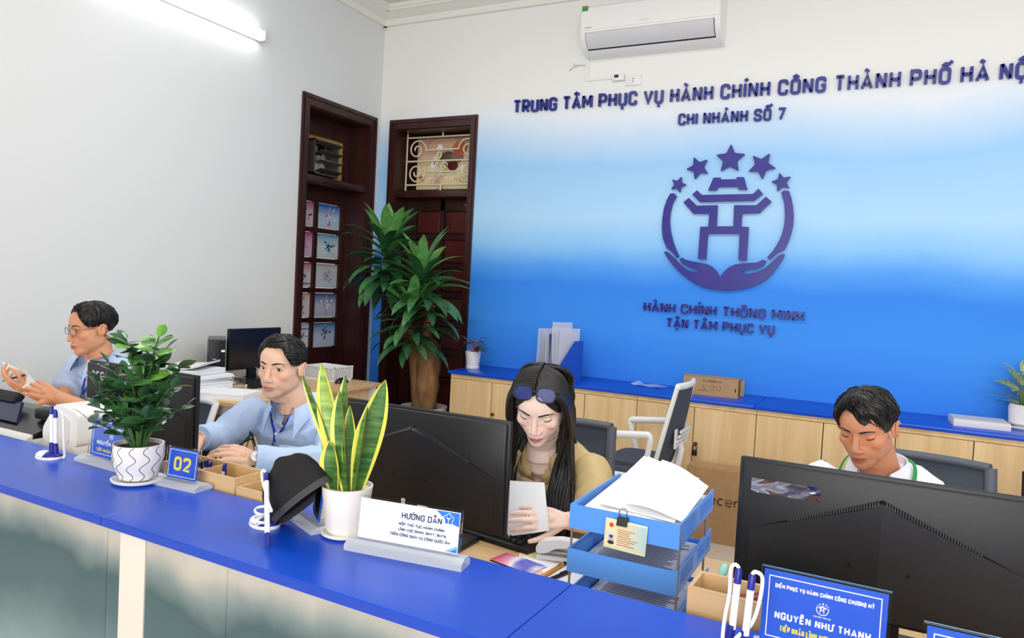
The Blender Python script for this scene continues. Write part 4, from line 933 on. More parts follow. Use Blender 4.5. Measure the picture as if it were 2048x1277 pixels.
# ---- monitors seen from behind
m_mon = mat('matt_black_monitor', (25, 25, 29), .42, bump=(500, .05)); m_rib = mat('vent_rib', (92, 92, 96), .4)
def back_monitor(cx_, label, Ym=1.56, w2=.267, zt=1.075, zb=.79, tilt=0):
    t = thing('computer_monitor', label, 'monitor', (cx_, Ym, DT), 0, 'monitors on the staff desks'); T = zt - DT; B = zb - DT; zc = (T + B) / 2
    b = MB(); b.rbox((0, .012, zc), (2 * w2, .014, T - B), .004); b.build('screen_case', m_mon, t)
    b = MB(); b.b2((-w2 + .006, .019, B + .012), (w2 - .006, .0205, T - .006)); b.build('screen', mat('lit_screen', (150, 170, 190), .3, emit=(190, 205, 225), estr=.5), t, None)
    b = MB(); b.rbox((0, .0, zc), (2 * w2 - .012, .014, T - B - .012), .006); b.build('back_cover', m_mon, t)
    ap = .042; en = .142; e = w2 - .03; y0_ = -.0072; D_ = .021
    A0 = (0, y0_, T - ap); A1 = (0, y0_ - D_, T - ap - .008); Lf = (-e, y0_ - .0006, T - en); Rt = (e, y0_ - .0006, T - en); BL = (-e, y0_ - .0006, B + .018); BR = (e, y0_ - .0006, B + .018); BC = (0, y0_ - D_, B + .018)
    bl0 = (-e, y0_, B + .018); br0 = (e, y0_, B + .018); bc0 = (0, y0_, B + .018)
    b = MB(); b.add([A0, A1, Lf, Rt, BL, BR, BC, bc0], [(0, 2, 1), (0, 1, 3), (1, 2, 4, 6), (3, 1, 6, 5), (4, 7, 6), (6, 7, 5)]); b.build('chevron_cover', m_mon, t, None)
    b = MB()
    for s in (-1, 1):
        E_ = Lf if s < 0 else Rt
        for q in range(34):
            u = .03 + q * .02; p = Vector(A0).lerp(Vector(E_), u); p1_ = Vector(A1).lerp(Vector(E_), u); r = (p1_ - p) * .86
            b.tube([p + Vector((0, -.0012, .0012)), p + r + Vector((0, -.0012, .0012))], .0013, 4)
    b.build('vent_ribs', m_rib, t, None)['kind'] = 'stuff'
    b = MB(); b.rbox((0, .04, (B + .07) / 2 + .004), (.09, .03, B + .062), .004); b.build('stand_neck', m_mon, t)
    b = MB(); b.rbox((0, .05, .007), (.24, .2, .014), .004); b.build('stand_base', m_mon, t)
    for xx in (-.05, .05):
        b = MB(); b.cyl((xx, y0_ - D_ * .82 - .0012, zc - .03), (xx, y0_ - D_ * .78, zc - .03), .0035, None, 8); b.build('screw', m_blackg, t)
    return t
mL = back_monitor(-2.143, 'black monitor behind the leafy plant at the left')
mM = back_monitor(-1.05, 'black monitor behind the snake plant with chevron-shaped vent')
mR = back_monitor(.022, 'black monitor at the right with a shiny silver film strip')
put_text(mL, 'acer', (-.19, -.0076, .305), UX, UZ, NB, .085, .04, .16, m_chrome, .001, True, False, 'maker_lettering')
for (xx, ww, hh) in ((-.02, .012, .03), (.03, .03, .022)):
    b = MB(); b.b2((xx, -.0285, .105), (xx + ww, -.0272, .105 + hh)); b.build('barcode_sticker', m_paper, mM, None)
p0 = at(1504, 952, 1.552); p1 = at(1641, 978, 1.552); p2 = at(1640, 1006, 1.552)
b = MB(); b.grid(lambda u, v: (p0.x - mR.location.x + u * (p1.x - p0.x), -.0085 - .0022 * (.5 + .5 * noise.noise(Vector((u * 5, v * 2.5, 3)))), p2.z - DT + v * (p1.z - p2.z + .001)), 24, 10); b.build('silver_film', mat('silver_film', (150, 148, 156), .1, metal=1.0), mR, 180)
# ---- acrylic sign stands
m_acr = mat('clear_acrylic', (254, 254, 255), .03, trans=1.0, ior=1.12, spec=.3); m_acb = mat('acrylic_base', (222, 226, 234), .12, alpha=.62)
m_sb = mat('sign_blue', (20, 84, 204), .35); m_gold = mat('gold_print', (240, 216, 90), .35); m_wpr = mat('white_print', (246, 246, 246), .5)
def stand(name, label, loc, rz, W2, H2, face_m, tilt=8, group='acrylic sign stands', bw=None, bd=.05, bh=.014):
    t = thing(name, label, 'sign', loc, rz, group); bw = bw or W2 + .012
    b = MB(); b.prism([(-bd / 2, 0), (bd / 2, 0), (bd / 2, bh * .55), (bd / 2 - .01, bh), (-bd / 2 + .014, bh), (-bd / 2, bh * .55)], (-bw, 0, 0), (0, 1, 0), (0, 0, 1), (2 * bw, 0, 0)); b.build('base', m_acb, t, None)
    a = math.radians(tilt); up = Vector((0, math.sin(a), math.cos(a))); n = Vector((0, -math.cos(a), math.sin(a))); o = Vector((0, 0, bh))
    def pl(x0, x1, z0, z1, d0, d1):
        b = MB(); q = [o + Vector((x, 0, 0)) + up * z + n * d for d in (d0, d1) for z in (z0, z1) for x in (x0, x1)]
        b.add(q, [(0, 1, 3, 2), (4, 6, 7, 5), (0, 4, 5, 1), (1, 5, 7, 3), (3, 7, 6, 2), (2, 6, 4, 0)]); return b
    sh = pl(-W2 + .004, W2 - .004, .003, H2 - .004, -.0012, .0012).build('printed_sheet', face_m, t, None)
    pl(-W2, W2, 0, H2, -.0045, -.0014).build('back_sheet', m_acr, t, None)
    pl(-W2, W2, 0, H2, .0032, .0045).build('front_sheet', m_acr, t, None)
    def txt(s, x, z, w_, h_, t_, m_, centre=True, nm='lettering'): put_text(sh, s, o + Vector((x, 0, 0)) + up * z + n * .0013, (1, 0, 0), up, n, w_, h_, t_, m_, .0008, centre, False, nm)
    def lines(ls, wd_, m_, nm, dd=.0013):
        b = MB(); b.strokes(ls, o + n * dd, (1, 0, 0), up, n * .0007, wd_); return b.build(nm, m_, sh, None)
    def poly(pts, m_, nm, dd=.0013):
        b = MB(); b.prism(pts, o + n * dd, (1, 0, 0), up, n * .0006); return b.build(nm, m_, sh, None)
    return t, sh, txt, lines, poly
def border(lines, W2, H2, m, wd_=.0014, i=.012): lines([([(-W2 + i, i), (W2 - i, i), (W2 - i, H2 - i), (-W2 + i, H2 - i)], True)], wd_, m, 'border_line')
# name plate at the right
W2, H2 = .0865, .112
t, sh, txt, lines, poly = stand('name_plate', 'blue name plate with white and gold lettering at the lower right', (-.050, 1.128, CZ), CA * .5, W2, H2, m_sb, 4, bw=.092)
border(lines, W2, H2, m_wpr)
txt('ĐIỂM PHỤC VỤ HÀNH CHÍNH CÔNG CHƯƠNG MỸ', 0, H2 - .028, .132, .0062, .2, m_wpr); txt('NGUYỄN NHƯ THANH', 0, .039, .128, .0108, .2, m_wpr); txt('TIẾP NHẬN LĨNH VỰC: CHỨNG THỰC', 0, .022, .112, .0085, .2, m_gold)
def mini(lines, cx_, cz_, s, m):
    P = lambda l: [(cx_ + (x - 600) * s, cz_ - (y - 520) * s) for x, y in l]
    lines([(P([(270, 380), (222, 520), (260, 700), (400, 850), (600, 900), (800, 850), (930, 700), (972, 520), (945, 380)]), False), (P([(346, 400), (400, 457), (510, 457), (510, 580), (660, 580), (660, 457), (780, 457), (846, 393)]), False), (P([(455, 760), (455, 582), (690, 582), (690, 760)]), False), (P([(400, 352), (436, 390), (755, 383), (798, 345)]), False), (P([(505, 300), (690, 300)]), False)], 50 * s, m, 'printed_emblem')
    for (x, y, r) in ((298, 305, 60), (418, 203, 75), (613, 150, 95), (804, 190, 85), (924, 290, 62)):
        q = P([(x, y)])[0]; lines([([(q[0] - r * s * .5, q[1]), (q[0] + r * s * .5, q[1])], False)], r * s, m, 'printed_star')
mini(lines, 0, .067, .0000215, m_wpr)
txt('HÀNH CHÍNH THÔNG MINH', 0, .0545, .024, .0018, .16, m_wpr)
# second plate, cut by the frame
p = at(1842, 1246, 1.05); t, sh, txt, lines, poly = stand('name_plate', 'blue plate with a white border cut off at the bottom right corner', (p.x + .09, 1.045, CZ), CA * .5, W2, H2, m_sb, 4, bw=.092); border(lines, W2, H2, m_wpr)
# name plate at the left behind the leafy plant
t, sh, txt, lines, poly = stand('name_plate', 'blue name plate half hidden by the leafy plant at the left', (-1.765, 1.208, CZ), math.radians(-2), W2 + .004, .108, m_sb, 4, bw=.115); border(lines, W2 + .004, .108, m_wpr)
txt('ĐIỂM PHỤC VỤ HÀNH CHÍNH CÔNG', 0, .08, .13, .0062, .2, m_wpr); mini(lines, 0, .062, .00002, m_wpr); txt('NGUYỄN', -.03, .036, .06, .0108, .2, m_wpr); txt('TIẾP NHẬN LĨNH VỰC', 0, .018, .12, .0085, .2, m_gold)
# number 02
t, sh, txt, lines, poly = stand('number_sign', 'small blue sign with yellow number 02 beside the leafy plant', (-1.478, 1.196, CZ), math.radians(3), .052, .078, m_sb, 6, bw=.075, bd=.055); border(lines, .052, .078, m_wpr, .0012, .008)
txt('02', 0, .021, .055, .034, .2, m_gold)
# number 03, turned, behind the cap
t, sh, txt, lines, poly = stand('number_sign', 'blue number 03 sign half hidden behind the black cap', (atz(618, 1046, CZ).x, 1.172, CZ), math.radians(-24), .052, .078, m_sb, 6, bw=.075, bd=.055); border(lines, .052, .078, m_wpr, .0012, .008); txt('03', 0, .021, .055, .034, .2, m_gold)
# guidance sign (its square code is left out)
qa = atz(690, 1100, CZ); qb = atz(917, 1143, CZ); an = math.atan2(qb.y - qa.y, qb.x - qa.x); mid = (qa + qb) / 2
Wq = .108; Hq = .082
t, sh, txt, lines, poly = stand('guidance_sign', 'white guidance sign with navy lettering on a clear acrylic base', (mid.x, mid.y + .018, CZ), an, Wq, Hq, m_wpr, 6, bw=.122, bd=.042, bh=.02)
m_navy = mat('navy_print', (36, 52, 110), .5); m_azure = mat('azure_print', (30, 120, 215), .45); m_sky = mat('sky_print', (120, 190, 240), .45)
txt('HƯỚNG DẪN', .027, .0515, .083, .0115, .16, m_navy); txt('NỘP THỦ TỤC HÀNH CHÍNH', .028, .0385, .094, .0052, .17, m_navy); txt('LĨNH VỰC BHXH, BHYT, BHTN', .03, .0283, .098, .0052, .17, m_navy); txt('TRÊN CÔNG DỊCH VỤ CÔNG QUỐC GIA', .026, .0178, .125, .0052, .17, m_navy)
poly([(Wq - .005, Hq - .005), (Wq - .052, Hq - .005), (Wq - .03, Hq - .022), (Wq - .005, Hq - .03)], m_azure, 'corner_print'); poly([(Wq - .005, .005), (Wq - .005, .017), (Wq - .03, .005)], m_sky, 'corner_print'); poly([(Wq - .005, .005), (Wq - .005, .012), (Wq - .02, .005)], m_azure, 'corner_print', .0019)
bd_ = [(Wq - .026 + (.0095 + .0015 * math.cos(5 * a)) * math.sin(a), Hq - .018 + (.0095 + .0015 * math.cos(5 * a)) * math.cos(a)) for a in [2 * PI * q / 40 for q in range(40)]]
poly(bd_, m_azure, 'round_badge', .0019); lines([([(q[0], q[1]) for q in bd_[::2]], True)], .0012, m_wpr, 'badge_ring', .0025)
lines([([(Wq - .026, Hq - .024), (Wq - .026, Hq - .016)], False), ([(Wq - .031, Hq - .015), (Wq - .026, Hq - .018), (Wq - .021, Hq - .015)], False)], .0016, m_wpr, 'badge_mark', .0025)
# ---- counter pens on cords
m_pw = mat('pen_white', (242, 242, 244), .3); m_pb = mat('pen_blue', (34, 40, 140), .3)
def spiral(pts, r=.0028):
    b = MB(); b.tube(pts, r, 8); return b
def smooth_pts(pts, n=6):
    P = [Vector(p) for p in pts]; out = []
    for i in range(len(P) - 1):
        a = P[max(i - 1, 0)]; b_ = P[i]; c = P[i + 1]; d = P[min(i + 2, len(P) - 1)]
        for q in range(n):
            t = q / n; out.append(.5 * ((2 * b_) + (c - a) * t + (2 * a - 5 * b_ + 4 * c - d) * t * t + (3 * b_ - a - 3 * c + d) * t ** 3))
    out.append(P[-1]); return out
def pen_base(loc, rz, label, holders):
    t = thing('pen_stand', label, 'pen stand', loc, rz, 'pen stands on the counter')
    def rim(k, z):
        return [(.038 * k * math.cos(a), .028 * k * math.sin(a), z) for a in [2 * PI * q / 32 for q in range(32)]]
    b = MB(); rr_ = [rim(.0, 0), rim(.97, 0), rim(1, .004), rim(.95, .007)]; b.grid(lambda u, v: rr_[round(v * 3)][round(u * 32) % 32], 32, 4, 0, True); b.build('foot', m_pw, t)
    b = MB(); b.ell((.006, .002, .006), (.03, .022, .012), None, 24, 10); b.build('blue_collar', m_pb, t)
    b = MB(); b.ell((-.014, -.002, .0075), (.022, .02, .012), None, 24, 10); b.build('dome', m_pw, t)
    for h in holders:
        b = MB(); b.cyl(h[0], h[1], .0072, .006, 14); b.build('holder', m_pb, t)
    return t
def pen(loc, top, label, cord=None, cap=True, up_tail=None):
    """pen from loc (tip) to top"""
    a = Vector(loc); c = Vector(top); d = (c - a).normalized(); Ln = (c - a).length; t = thing('cord_pen', label, 'pen', a, 0, 'pens of the pen stands'); e = d * Ln
    b = MB(); b.tube([d * 0, d * .008, d * .03], [.0012, .004, .0052], 12); b.build('grip', m_pb, t); b = MB(); b.tube([d * .03, d * (Ln - .022)], .0052, 12); b.build('barrel', m_pw, t); b = MB(); b.tube([d * (Ln - .022), d * (Ln - .003), e], [.0054, .005, .0035], 12); b.build('cap', m_pb, t)
    if cord:
        b = spiral([Vector(q) - a for q in smooth_pts(cord)]); b.build('cord', m_pw, t)
    return t
# left stand: two upright pens
q = atz(112, 914, CZ); q.y -= .018; pen_base((q.x, q.y, CZ), .2, 'white and blue pen stand beside the scanner', [((.004, .004, .012), (.003, .004, .042)), ((.022, .0, .012), (.0205, .0, .038))])
w_ = lambda x, y, z: Vector((q.x, q.y, CZ)) + RZ(.2) @ Vector((x, y, z))
pen(w_(.004, .004, .012), w_(-.001, .004, .139), 'white pen with blue cap, left one of the stand beside the scanner'); pen(w_(.021, 0, .012), w_(.017, 0, .132), 'white pen with blue cap, right one of the stand beside the scanner', [w_(.017, 0, .131), w_(.028, .01, .12), w_(.034, .01, .08), w_(.038, .01, .03), w_(.04, .01, .004), w_(.03, .01, .004)])
# middle stand: one pen with its cord wound round it
q2 = atz(516, 1056, CZ); q2.y += -.012; pen_base((q2.x, q2.y + .03, CZ), -.15, 'white pen stand with a knotted cord beside the black cap', [((.008, .004, .012), (.012, .004, .04))])
c = Vector((q2.x + .018, q2.y + .012, CZ)); tip = atz(535, 1096, CZ + .004); tp = at(533, 946, c.y + .01); dv_ = tp - tip
cord = [tp + Vector((0, 0, -.002)), tp + Vector((-.005, -.004, .005)), tp + Vector((-.007, -.005, -.01)), tip + dv_ * .6 + Vector((.008, -.004, 0)), tip + dv_ * .48 + Vector((.012, 0, 0))]
for k in range(24):
    a = k * .7; cord.append(c + Vector((.002 + (.012 + .003 * math.sin(k * .5)) * math.cos(a), -.012 + .012 * math.sin(a), .052 - .0018 * k)))
pen(tip, tp, 'white pen held upright by its cord beside the black cap', cord)
# right stand: two pens
q3 = Vector((-.170, 1.072, CZ)); pen_base(q3, .1, 'white and blue pen stand at the bottom beside the right name plate', [((.002, .006, .012), (.004, .006, .05)), ((.022, -.004, .012), (.024, -.004, .05))])
tpA = at(1478, 1137, q3.y + .01); tpB = at(1505, 1149, q3.y)
pen(q3 + Vector((.004, .006, .014)), tpA, 'white pen with blue cap, left of the two beside the right name plate', [tpA, tpA + Vector((-.005, 0, .004)), tpA + Vector((-.011, 0, -.004)), tpA + Vector((-.011, 0, -.04)), tpA + Vector((-.015, 0, -.075)), q3 + Vector((-.006, .0, .03)), q3 + Vector((-.002, 0, .014))])
pen(q3 + Vector((.024, -.004, .014)), tpB, 'white pen with blue cap, right of the two beside the right name plate', [tpB, tpB + Vector((.004, 0, .004)), tpB + Vector((.013, .004, -.004)), tpB + Vector((.011, .006, -.04)), tpB + Vector((.002, .006, -.075)), q3 + Vector((.012, -.012, .035)), q3 + Vector((.02, -.014, .016))])
# ---- zamioculcas
zc_ = at(277, 915, 1.158); zz = thing('zamioculcas_plant', 'bushy glossy-leaved plant in a white pot with wavy black lines', 'plant', (zc_.x, 1.158, CZ))
b = MB(); b.lathe([(0, .001), (.045, .0), (.058, .006), (.06, .011), (.056, .012), (.044, .006), (0, .006)], 40); b.build('saucer', m_pw, zz)
zp = [(0, .008), (.034, .008), (.043, .014), (.055, .045), (.0585, .07), (.057, .096), (.053, .096), (.052, .085), (0, .084)]
b = MB(); b.lathe(zp, 40); pot = b.build('pot', mat('white_faceted_pot', (238, 234, 230), .35), zz)
for k in range(12):
    pts = []
    for j in range(19):
        t_ = j / 18; z_ = .012 + .083 * t_; r = .0
        for (r0_, z0_), (r1_, z1_) in zip(zp[2:6], zp[3:6]):
            if z0_ <= z_ <= z1_: r = r0_ + (r1_ - r0_) * (z_ - z0_) / (z1_ - z0_)
        if r == 0: r = .042
        a = k * PI / 6 + .16 * math.sin(t_ * 4 * PI) + t_ * .25; pts.append(((r + .0002) * math.cos(a), (r + .0002) * math.sin(a), z_))
    b = MB(); b.tube(pts, .0007, 5); b.build('painted_line', m_black, pot)
b = MB(); b.lathe([(0, .0865), (.0525, .086)], 24); b.build('soil', MATS['dark_soil'], zz)
m_zl = [leaf_mat('zz_leaf_%d' % i, a, c_, .22) for i, (a, c_) in enumerate((((42, 82, 50), (66, 110, 66)), ((58, 106, 60), (88, 140, 80)), ((102, 164, 66), (140, 196, 88))))]
ZL = [leaf_mesh('leaf', .060, .0168, .4, .12, [m], 7, 1.0, base=.08) for m in m_zl]
m_zs = mat('zz_stem', (60, 96, 50), .4); rr = random.Random(4)
stems = [(-.055, .0, .26, 0, 11), (-.02, -.02, .25, 2, 13), (.0, .01, .22, 1, 11), (.062, -.005, .275, 2, 14), (-.10, -.03, .13, 0, 10), (.105, .0, .16, 0, 11), (.03, -.045, .17, 1, 10), (-.05, -.06, .16, 1, 10), (.085, .03, .2, 0, 11), (-.10, .03, .17, 0, 10), (.0, .05, .2, 0, 10), (-.085, -.06, .06, 0, 8), (.09, -.05, .10, 0, 9), (.04, .03, .24, 0, 11), (-.03, .04, .24, 0, 10), (-.115, -.02, .085, 0, 9), (-.07, -.03, .2, 1, 11), (.05, -.03, .13, 1, 9), (-.02, -.06, .12, 1, 9), (.12, .02, .11, 0, 9)]
for (dx, dy, h, mi_, n) in stems:
    pts = smooth_pts([(dx * .12, dy * .12, .085), (dx * .35, dy * .35, .085 + h * .45), (dx * .75, dy * .75, .085 + h * .82), (dx * 1.08, dy * 1.08, .085 + h)], 5)
    b = MB(); b.tube(pts, [.004 - .0025 * i / (len(pts) - 1) for i in range(len(pts))], 7); b.build('stem', m_zs, zz)
    for k in range(n):
        t_ = .3 + .7 * k / (n - 1); i = min(int(t_ * (len(pts) - 1)), len(pts) - 2); p = pts[i].lerp(pts[i + 1], t_ * (len(pts) - 1) - i)
        yaw = math.atan2(dy, dx) + (PI / 2 if k % 2 else -PI / 2) + rr.uniform(-.5, .5) if k < n - 1 else math.atan2(dy, dx)
        pit = rr.uniform(.1, .65) + (.4 if k == n - 1 else 0); lm = 0 if rr.random() < .25 else mi_
        inst(ZL[lm], 'leaf', zz, orient(p, yaw, pit, rr.uniform(-.6, .6), rr.uniform(.75, 1.1) * (1 if t_ < .85 else .8)))
# ---- snake plant
sc_ = at(692, 1040, 1.162); sn = thing('snake_plant', 'snake plant with yellow-edged upright leaves in a white pot', 'plant', (sc_.x, 1.162, CZ))
b = MB(); b.lathe([(0, 0), (.04, 0), (.049, .005), (.05, .011), (.047, .011), (.04, .005), (0, .005)], 40); b.build('saucer', mat('cream_glaze', (238, 232, 222), .35), sn)
def spot(u, v):
    pr_ = [(0, .006), (.036, .006), (.041, .02), (.051, .098), (.0515, .102), (.048, .102), (.0465, .095), (0, .09)]; i = min(int(v * 7), 6); t_ = v * 7 - i; r = pr_[i][0] * (1 - t_) + pr_[i + 1][0] * t_; z_ = pr_[i][1] * (1 - t_) + pr_[i + 1][1] * t_
    a = u * 2 * PI; k = 1.0 - .05 * abs(math.sin(a * 4)) * max(0, 1 - z_ / .075); return (r * k * math.cos(a), r * k * math.sin(a), z_)
b = MB(); b.grid(spot, 64, 15, 0, True); b.build('pot', MATS['cream_glaze'], sn, 50)
b = MB(); b.lathe([(0, .0915), (.0467, .0915)], 24); b.build('soil', mat('bark_chips', (84, 52, 36), .9, bump=(90, 1.0)), sn)
m_sg = mat('snake_leaf_green', (38, 84, 40), .38, var=(60, (96, 140, 66), (.25, .25, 1.6))); m_sy = mat('snake_leaf_yellow', (226, 222, 96), .4)
def sleaf(base, tip, wmax, face, bend=0.0, twist=0.0, light=None, peak=.55):
    """erect blade from base to tip (local), wmax half width, face = direction the blade faces"""
    b_ = Vector(base); t_ = Vector(tip); ax = t_ - b_; n = 16; vs = []; fs = []; mi = []; cols = 7
    f0 = Vector(face).normalized()
    for i in range(n + 1):
        s = i / n; c = b_ + ax * s + f0 * bend * math.sin(s * PI)
        hw = wmax * (.42 + .58 * math.sin(min(1, s / peak) * PI / 2)) if s < peak else wmax * math.cos((s - peak) / (1 - peak) * PI / 2) ** .75
        hw = max(hw, .0006); ff = Matrix.Rotation(twist * s, 3, ax.normalized()) @ f0; sd = ax.cross(ff).normalized()
        for j in range(cols):
            u = (0, .16, .2, .5, .8, .84, 1)[j] * 2 - 1; vs.append(c + sd * u * hw + ff * (u * u * hw * .45))
    for i in range(n):
        for j in range(cols - 1): fs.append((i * cols + j, i * cols + j + 1, (i + 1) * cols + j + 1, (i + 1) * cols + j)); mi.append(1 if j in (0, cols - 2) else 0)
    o_ = len(vs); vs += [v - f0 * .0018 for v in vs]; fs += [tuple(q + o_ for q in f[::-1]) for f in fs]; mi += mi
    m = MB(); m.v = [tuple(v) for v in vs]; m.f = fs; m.m = mi; return m.build('leaf', [light or m_sg, m_sy], sn, 60)
def sp3(px, py, dy=0.0): return at(px, py, 1.162 + dy) - sn.location
m_sl = mat('snake_leaf_light', (110, 150, 66), .38, var=(70, (168, 190, 92), (.25, .25, 1.6)))
B_ = lambda x, y: Vector((x, y, .088))
sleaf(B_(-.012, .012), sp3(643, 727, .03), .0225, (.25, -1, 0), .01, 0, m_sl)
sleaf(B_(-.02, .005), sp3(604, 753, .0), .013, (-.6, -1, 0), -.006, .5)
sleaf(B_(.0, .012), sp3(690, 752, .02), .019, (-.35, -1, 0), .006, .3)
sleaf(B_(.008, -.012), sp3(679, 782, -.01), .021, (-.2, -1, 0), .004, .1)
sleaf(B_(.02, .006), sp3(771, 760, .01), .027, (.35, -1, .1), .004, .2)
sleaf(B_(.02, -.006), sp3(735, 815, -.015), .017, (-.6, -1, 0), .002, .2)
sleaf(B_(-.018, -.016), sp3(661, 880, -.02), .023, (.1, -1, 0), .003, 0, None, .5)
sleaf(B_(.012, .0), sp3(700, 812, .0), .016, (.5, -1, 0), .004, -.2)
sleaf(B_(-.024, .012), sp3(650, 850, .02), .02, (.5, -1, 0), -.002, .2, m_sl)
# ---- black cap
cpn = thing('fabric_cap', 'crumpled black fabric cap beside the snake plant', 'cap', (-1.125, 1.195, CZ)); cpn.location = (atz(585, 1050, CZ).x, 1.125, CZ)
bl_ = at(550, 1043, 1.125) - cpn.location; br_ = at(652, 955, 1.125) - cpn.location; cen = (bl_ + br_) / 2; axr = (br_ - bl_).normalized(); nn = Vector((-axr.z, 0, axr.x)); rad = (br_ - bl_).length / 2
def dome(u, v):
    a = u * 2 * PI; e = v * PI / 2; ra = rad * math.cos(e) ** .55; h = .085 * math.sin(e)
    p = cen + axr * (ra * math.cos(a)) + Vector((0, 1, 0)) * (ra * math.sin(a) * .42) + nn * h
    k = .018 * v * (noise.noise(p * 16 + Vector((3, 1, 2)))) + .006 * v * noise.noise(p * 45); q = p + (nn + Vector((0, -1, 0))) * k
    q.z = max(q.z, .002); return q
b = MB(); b.grid(dome, 48, 18, 0, True); m_fab = mat('black_fabric', (26, 25, 27), .85, bump=(120, .3)); b.build('crown', m_fab, cpn, 80)
b = MB(); b.grid(lambda u, v: (lambda p: Vector((p.x, p.y, max(p.z, .001))))(cen + axr * (rad * 1.02 * math.cos(u * 2 * PI)) + Vector((0, 1, 0)) * (rad * .43 * math.sin(u * 2 * PI)) + nn * (.002 - .014 * v)), 48, 3, 0, True); b.build('band', mat('charcoal_band', (66, 64, 66), .8), cpn, 80)
# ================================================================== DESK CLUTTER
# ---- three-tier tray
m_tray = mat('sky_blue_plastic', (88, 154, 243), .35)
ty0, tx0, tx1, TL = 1.42, -.560, -.327, .315
ta = thing('letter_tray', 'three-tier light blue plastic letter tray full of papers', 'letter tray', (tx0, ty0, DT)); tw2 = tx1 - tx0
def slotted(parent, x, z0, h):
    """side wall with slots, along +Y"""
    b = MB(); th = .004
    b.b2((x, 0, z0), (x + th, TL, z0 + .012)); b.b2((x, 0, z0 + h - .008), (x + th, TL, z0 + h)); n = 24
    for k in range(n + 1):
        if k in (0, 1, 2, 11, 12, 13, n - 1, n): continue
        y = TL * k / n; b.b2((x, y - .0022, z0 + .012), (x + th, y + .0022, z0 + h - .008))
    b.b2((x, 0, z0 + .012), (x + th, TL * 2.2 / n, z0 + h - .008)); b.b2((x, TL * 10.6 / n, z0 + .012), (x + th, TL * 13.4 / n, z0 + h - .008)); b.b2((x, TL * (n - 1.2) / n, z0 + .012), (x + th, TL, z0 + h - .008))
    return b.build('slotted_side', m_tray, parent, None)
tiers = [(.952 - DT, .05), (.858 - DT, .05), (.764 - DT, .05)]
for zt, h in tiers:
    z0_ = zt - h
    b = MB(); b.b2((0, 0, z0_), (tw2, TL, z0_ + .003)); base = b.build('tier', m_tray, ta, None)
    b = MB(); b.b2((0, -.003, z0_), (tw2, 0, zt)); b.build('front_lip', m_tray, base, None)
    slotted(base, 0, z0_, h); slotted(base, tw2 - .004, z0_, h)
    b = MB(); b.b2((0, TL - .003, z0_), (tw2, TL, z0_ + .02)); b.build('rear_lip', m_tray, base, None)
for x in (.002, tw2 - .002):
    for y in (.01, TL - .06):
        b = MB(); b.cyl((x, y, 0), (x, y, tiers[0][0] - .03), .0026, None, 8); b.build('metal_rod', m_metal, ta)
rr = random.Random(9)
m_prt = mat('printed_page', (232, 232, 240), .6); m_lin = mat('text_ink', (120, 120, 136), .7)
def sheet(name, pts, label, group, m=None, th=.0006, nu=8, nv=8, f=None):
    """bent sheet through 4 corner points, f(u,v)-> lift"""
    A, B2, C2, D2_ = [Vector(p) for p in pts]; nrm = (B2 - A).cross(D2_ - A).normalized()
    g = lambda u, v: A * (1 - u) * (1 - v) + B2 * u * (1 - v) + C2 * u * v + D2_ * (1 - u) * v + nrm * (f(u, v) if f else 0)
    b = MB(); b.grid(g, nu, nv); b.grid(lambda u, v: g(1 - u, v) - nrm * th, nu, nv); o = b.build(name, m or m_paper, None, 80)
    return tag(origin_to(o, (A + B2 + C2 + D2_) / 4), label, 'paper', group)
tz = lambda k: tiers[k][0] - tiers[k][1] + DT
for k in (1, 2):
    for q in range(3):
        z_ = tz(k) + .005 + q * .004
        sheet('paper_sheet', [(tx0 + .01, ty0 + .005 + q * .004, z_), (tx1 - .012, ty0 + .004, z_), (tx1 - .012, ty0 + .297, z_), (tx0 + .01, ty0 + .3, z_)], ['%s sheet lying in the middle tray', '%s sheet lying in the bottom tray'][k - 1] % ('lowest blank', 'second blank', 'uppermost printed')[q], 'sheets in the middle tray' if k == 1 else 'sheets in the bottom tray', m_prt if q == 2 else m_paper)
        if q == 2:
            b = MB(); o_s = bpy.context.scene.collection.objects[-1]
            for ln_ in range(22): b.b2((-.085 + (.03 if ln_ in (0, 21) else 0), -.12 + ln_ * .011, .0006), (.06 + rr.uniform(0, .025) - (.04 if ln_ in (0, 20) else 0), -.1165 + ln_ * .011, .0009))
            b.build('printed_lines', m_lin, o_s, None)['kind'] = 'stuff'
top_l = ['flat sheet at the bottom of the top tray', 'curled sheet in the top tray', 'sheet standing up at the left of the top tray', 'uppermost white sheet in the top tray', 'sheet sticking out over the right of the top tray']
z_ = tz(0) + .006
sheet('paper_sheet', [(tx0 + .01, ty0 + .003, z_ + .02), (tx1 - .008, ty0 + .003, z_ + .02), (tx1 - .008, ty0 + .3, z_ + .03), (tx0 + .012, ty0 + .3, z_ + .03)], top_l[0], 'sheets in the top tray')
sheet('paper_sheet', [(tx0 + .012, ty0 + .01, z_ + .026), (tx1 - .012, ty0 + .006, z_ + .026), (tx1 - .02, ty0 + .3, z_ + .055), (tx0 + .03, ty0 + .31, z_ + .06)], top_l[1], 'sheets in the top tray', f=lambda u, v: .008 * math.sin(u * 3))
sheet('paper_sheet', [(tx0 + .03, ty0 + .03, z_ + .032), (tx1 - .05, ty0 + .02, z_ + .032), (tx1 - .08, ty0 + .30, z_ + .062), (tx0 + .06, ty0 + .32, z_ + .085)], top_l[2], 'sheets in the top tray', f=lambda u, v: .012 * (1 - u) * v)
sheet('paper_sheet', [(tx0 + .045, ty0 + .045, z_ + .042), (tx1 - .02, ty0 + .03, z_ + .036), (tx1 - .03, ty0 + .29, z_ + .07), (tx0 + .07, ty0 + .32, z_ + .095)], top_l[3], 'sheets in the top tray', f=lambda u, v: .01 * math.sin(v * 3) * (1 - u))
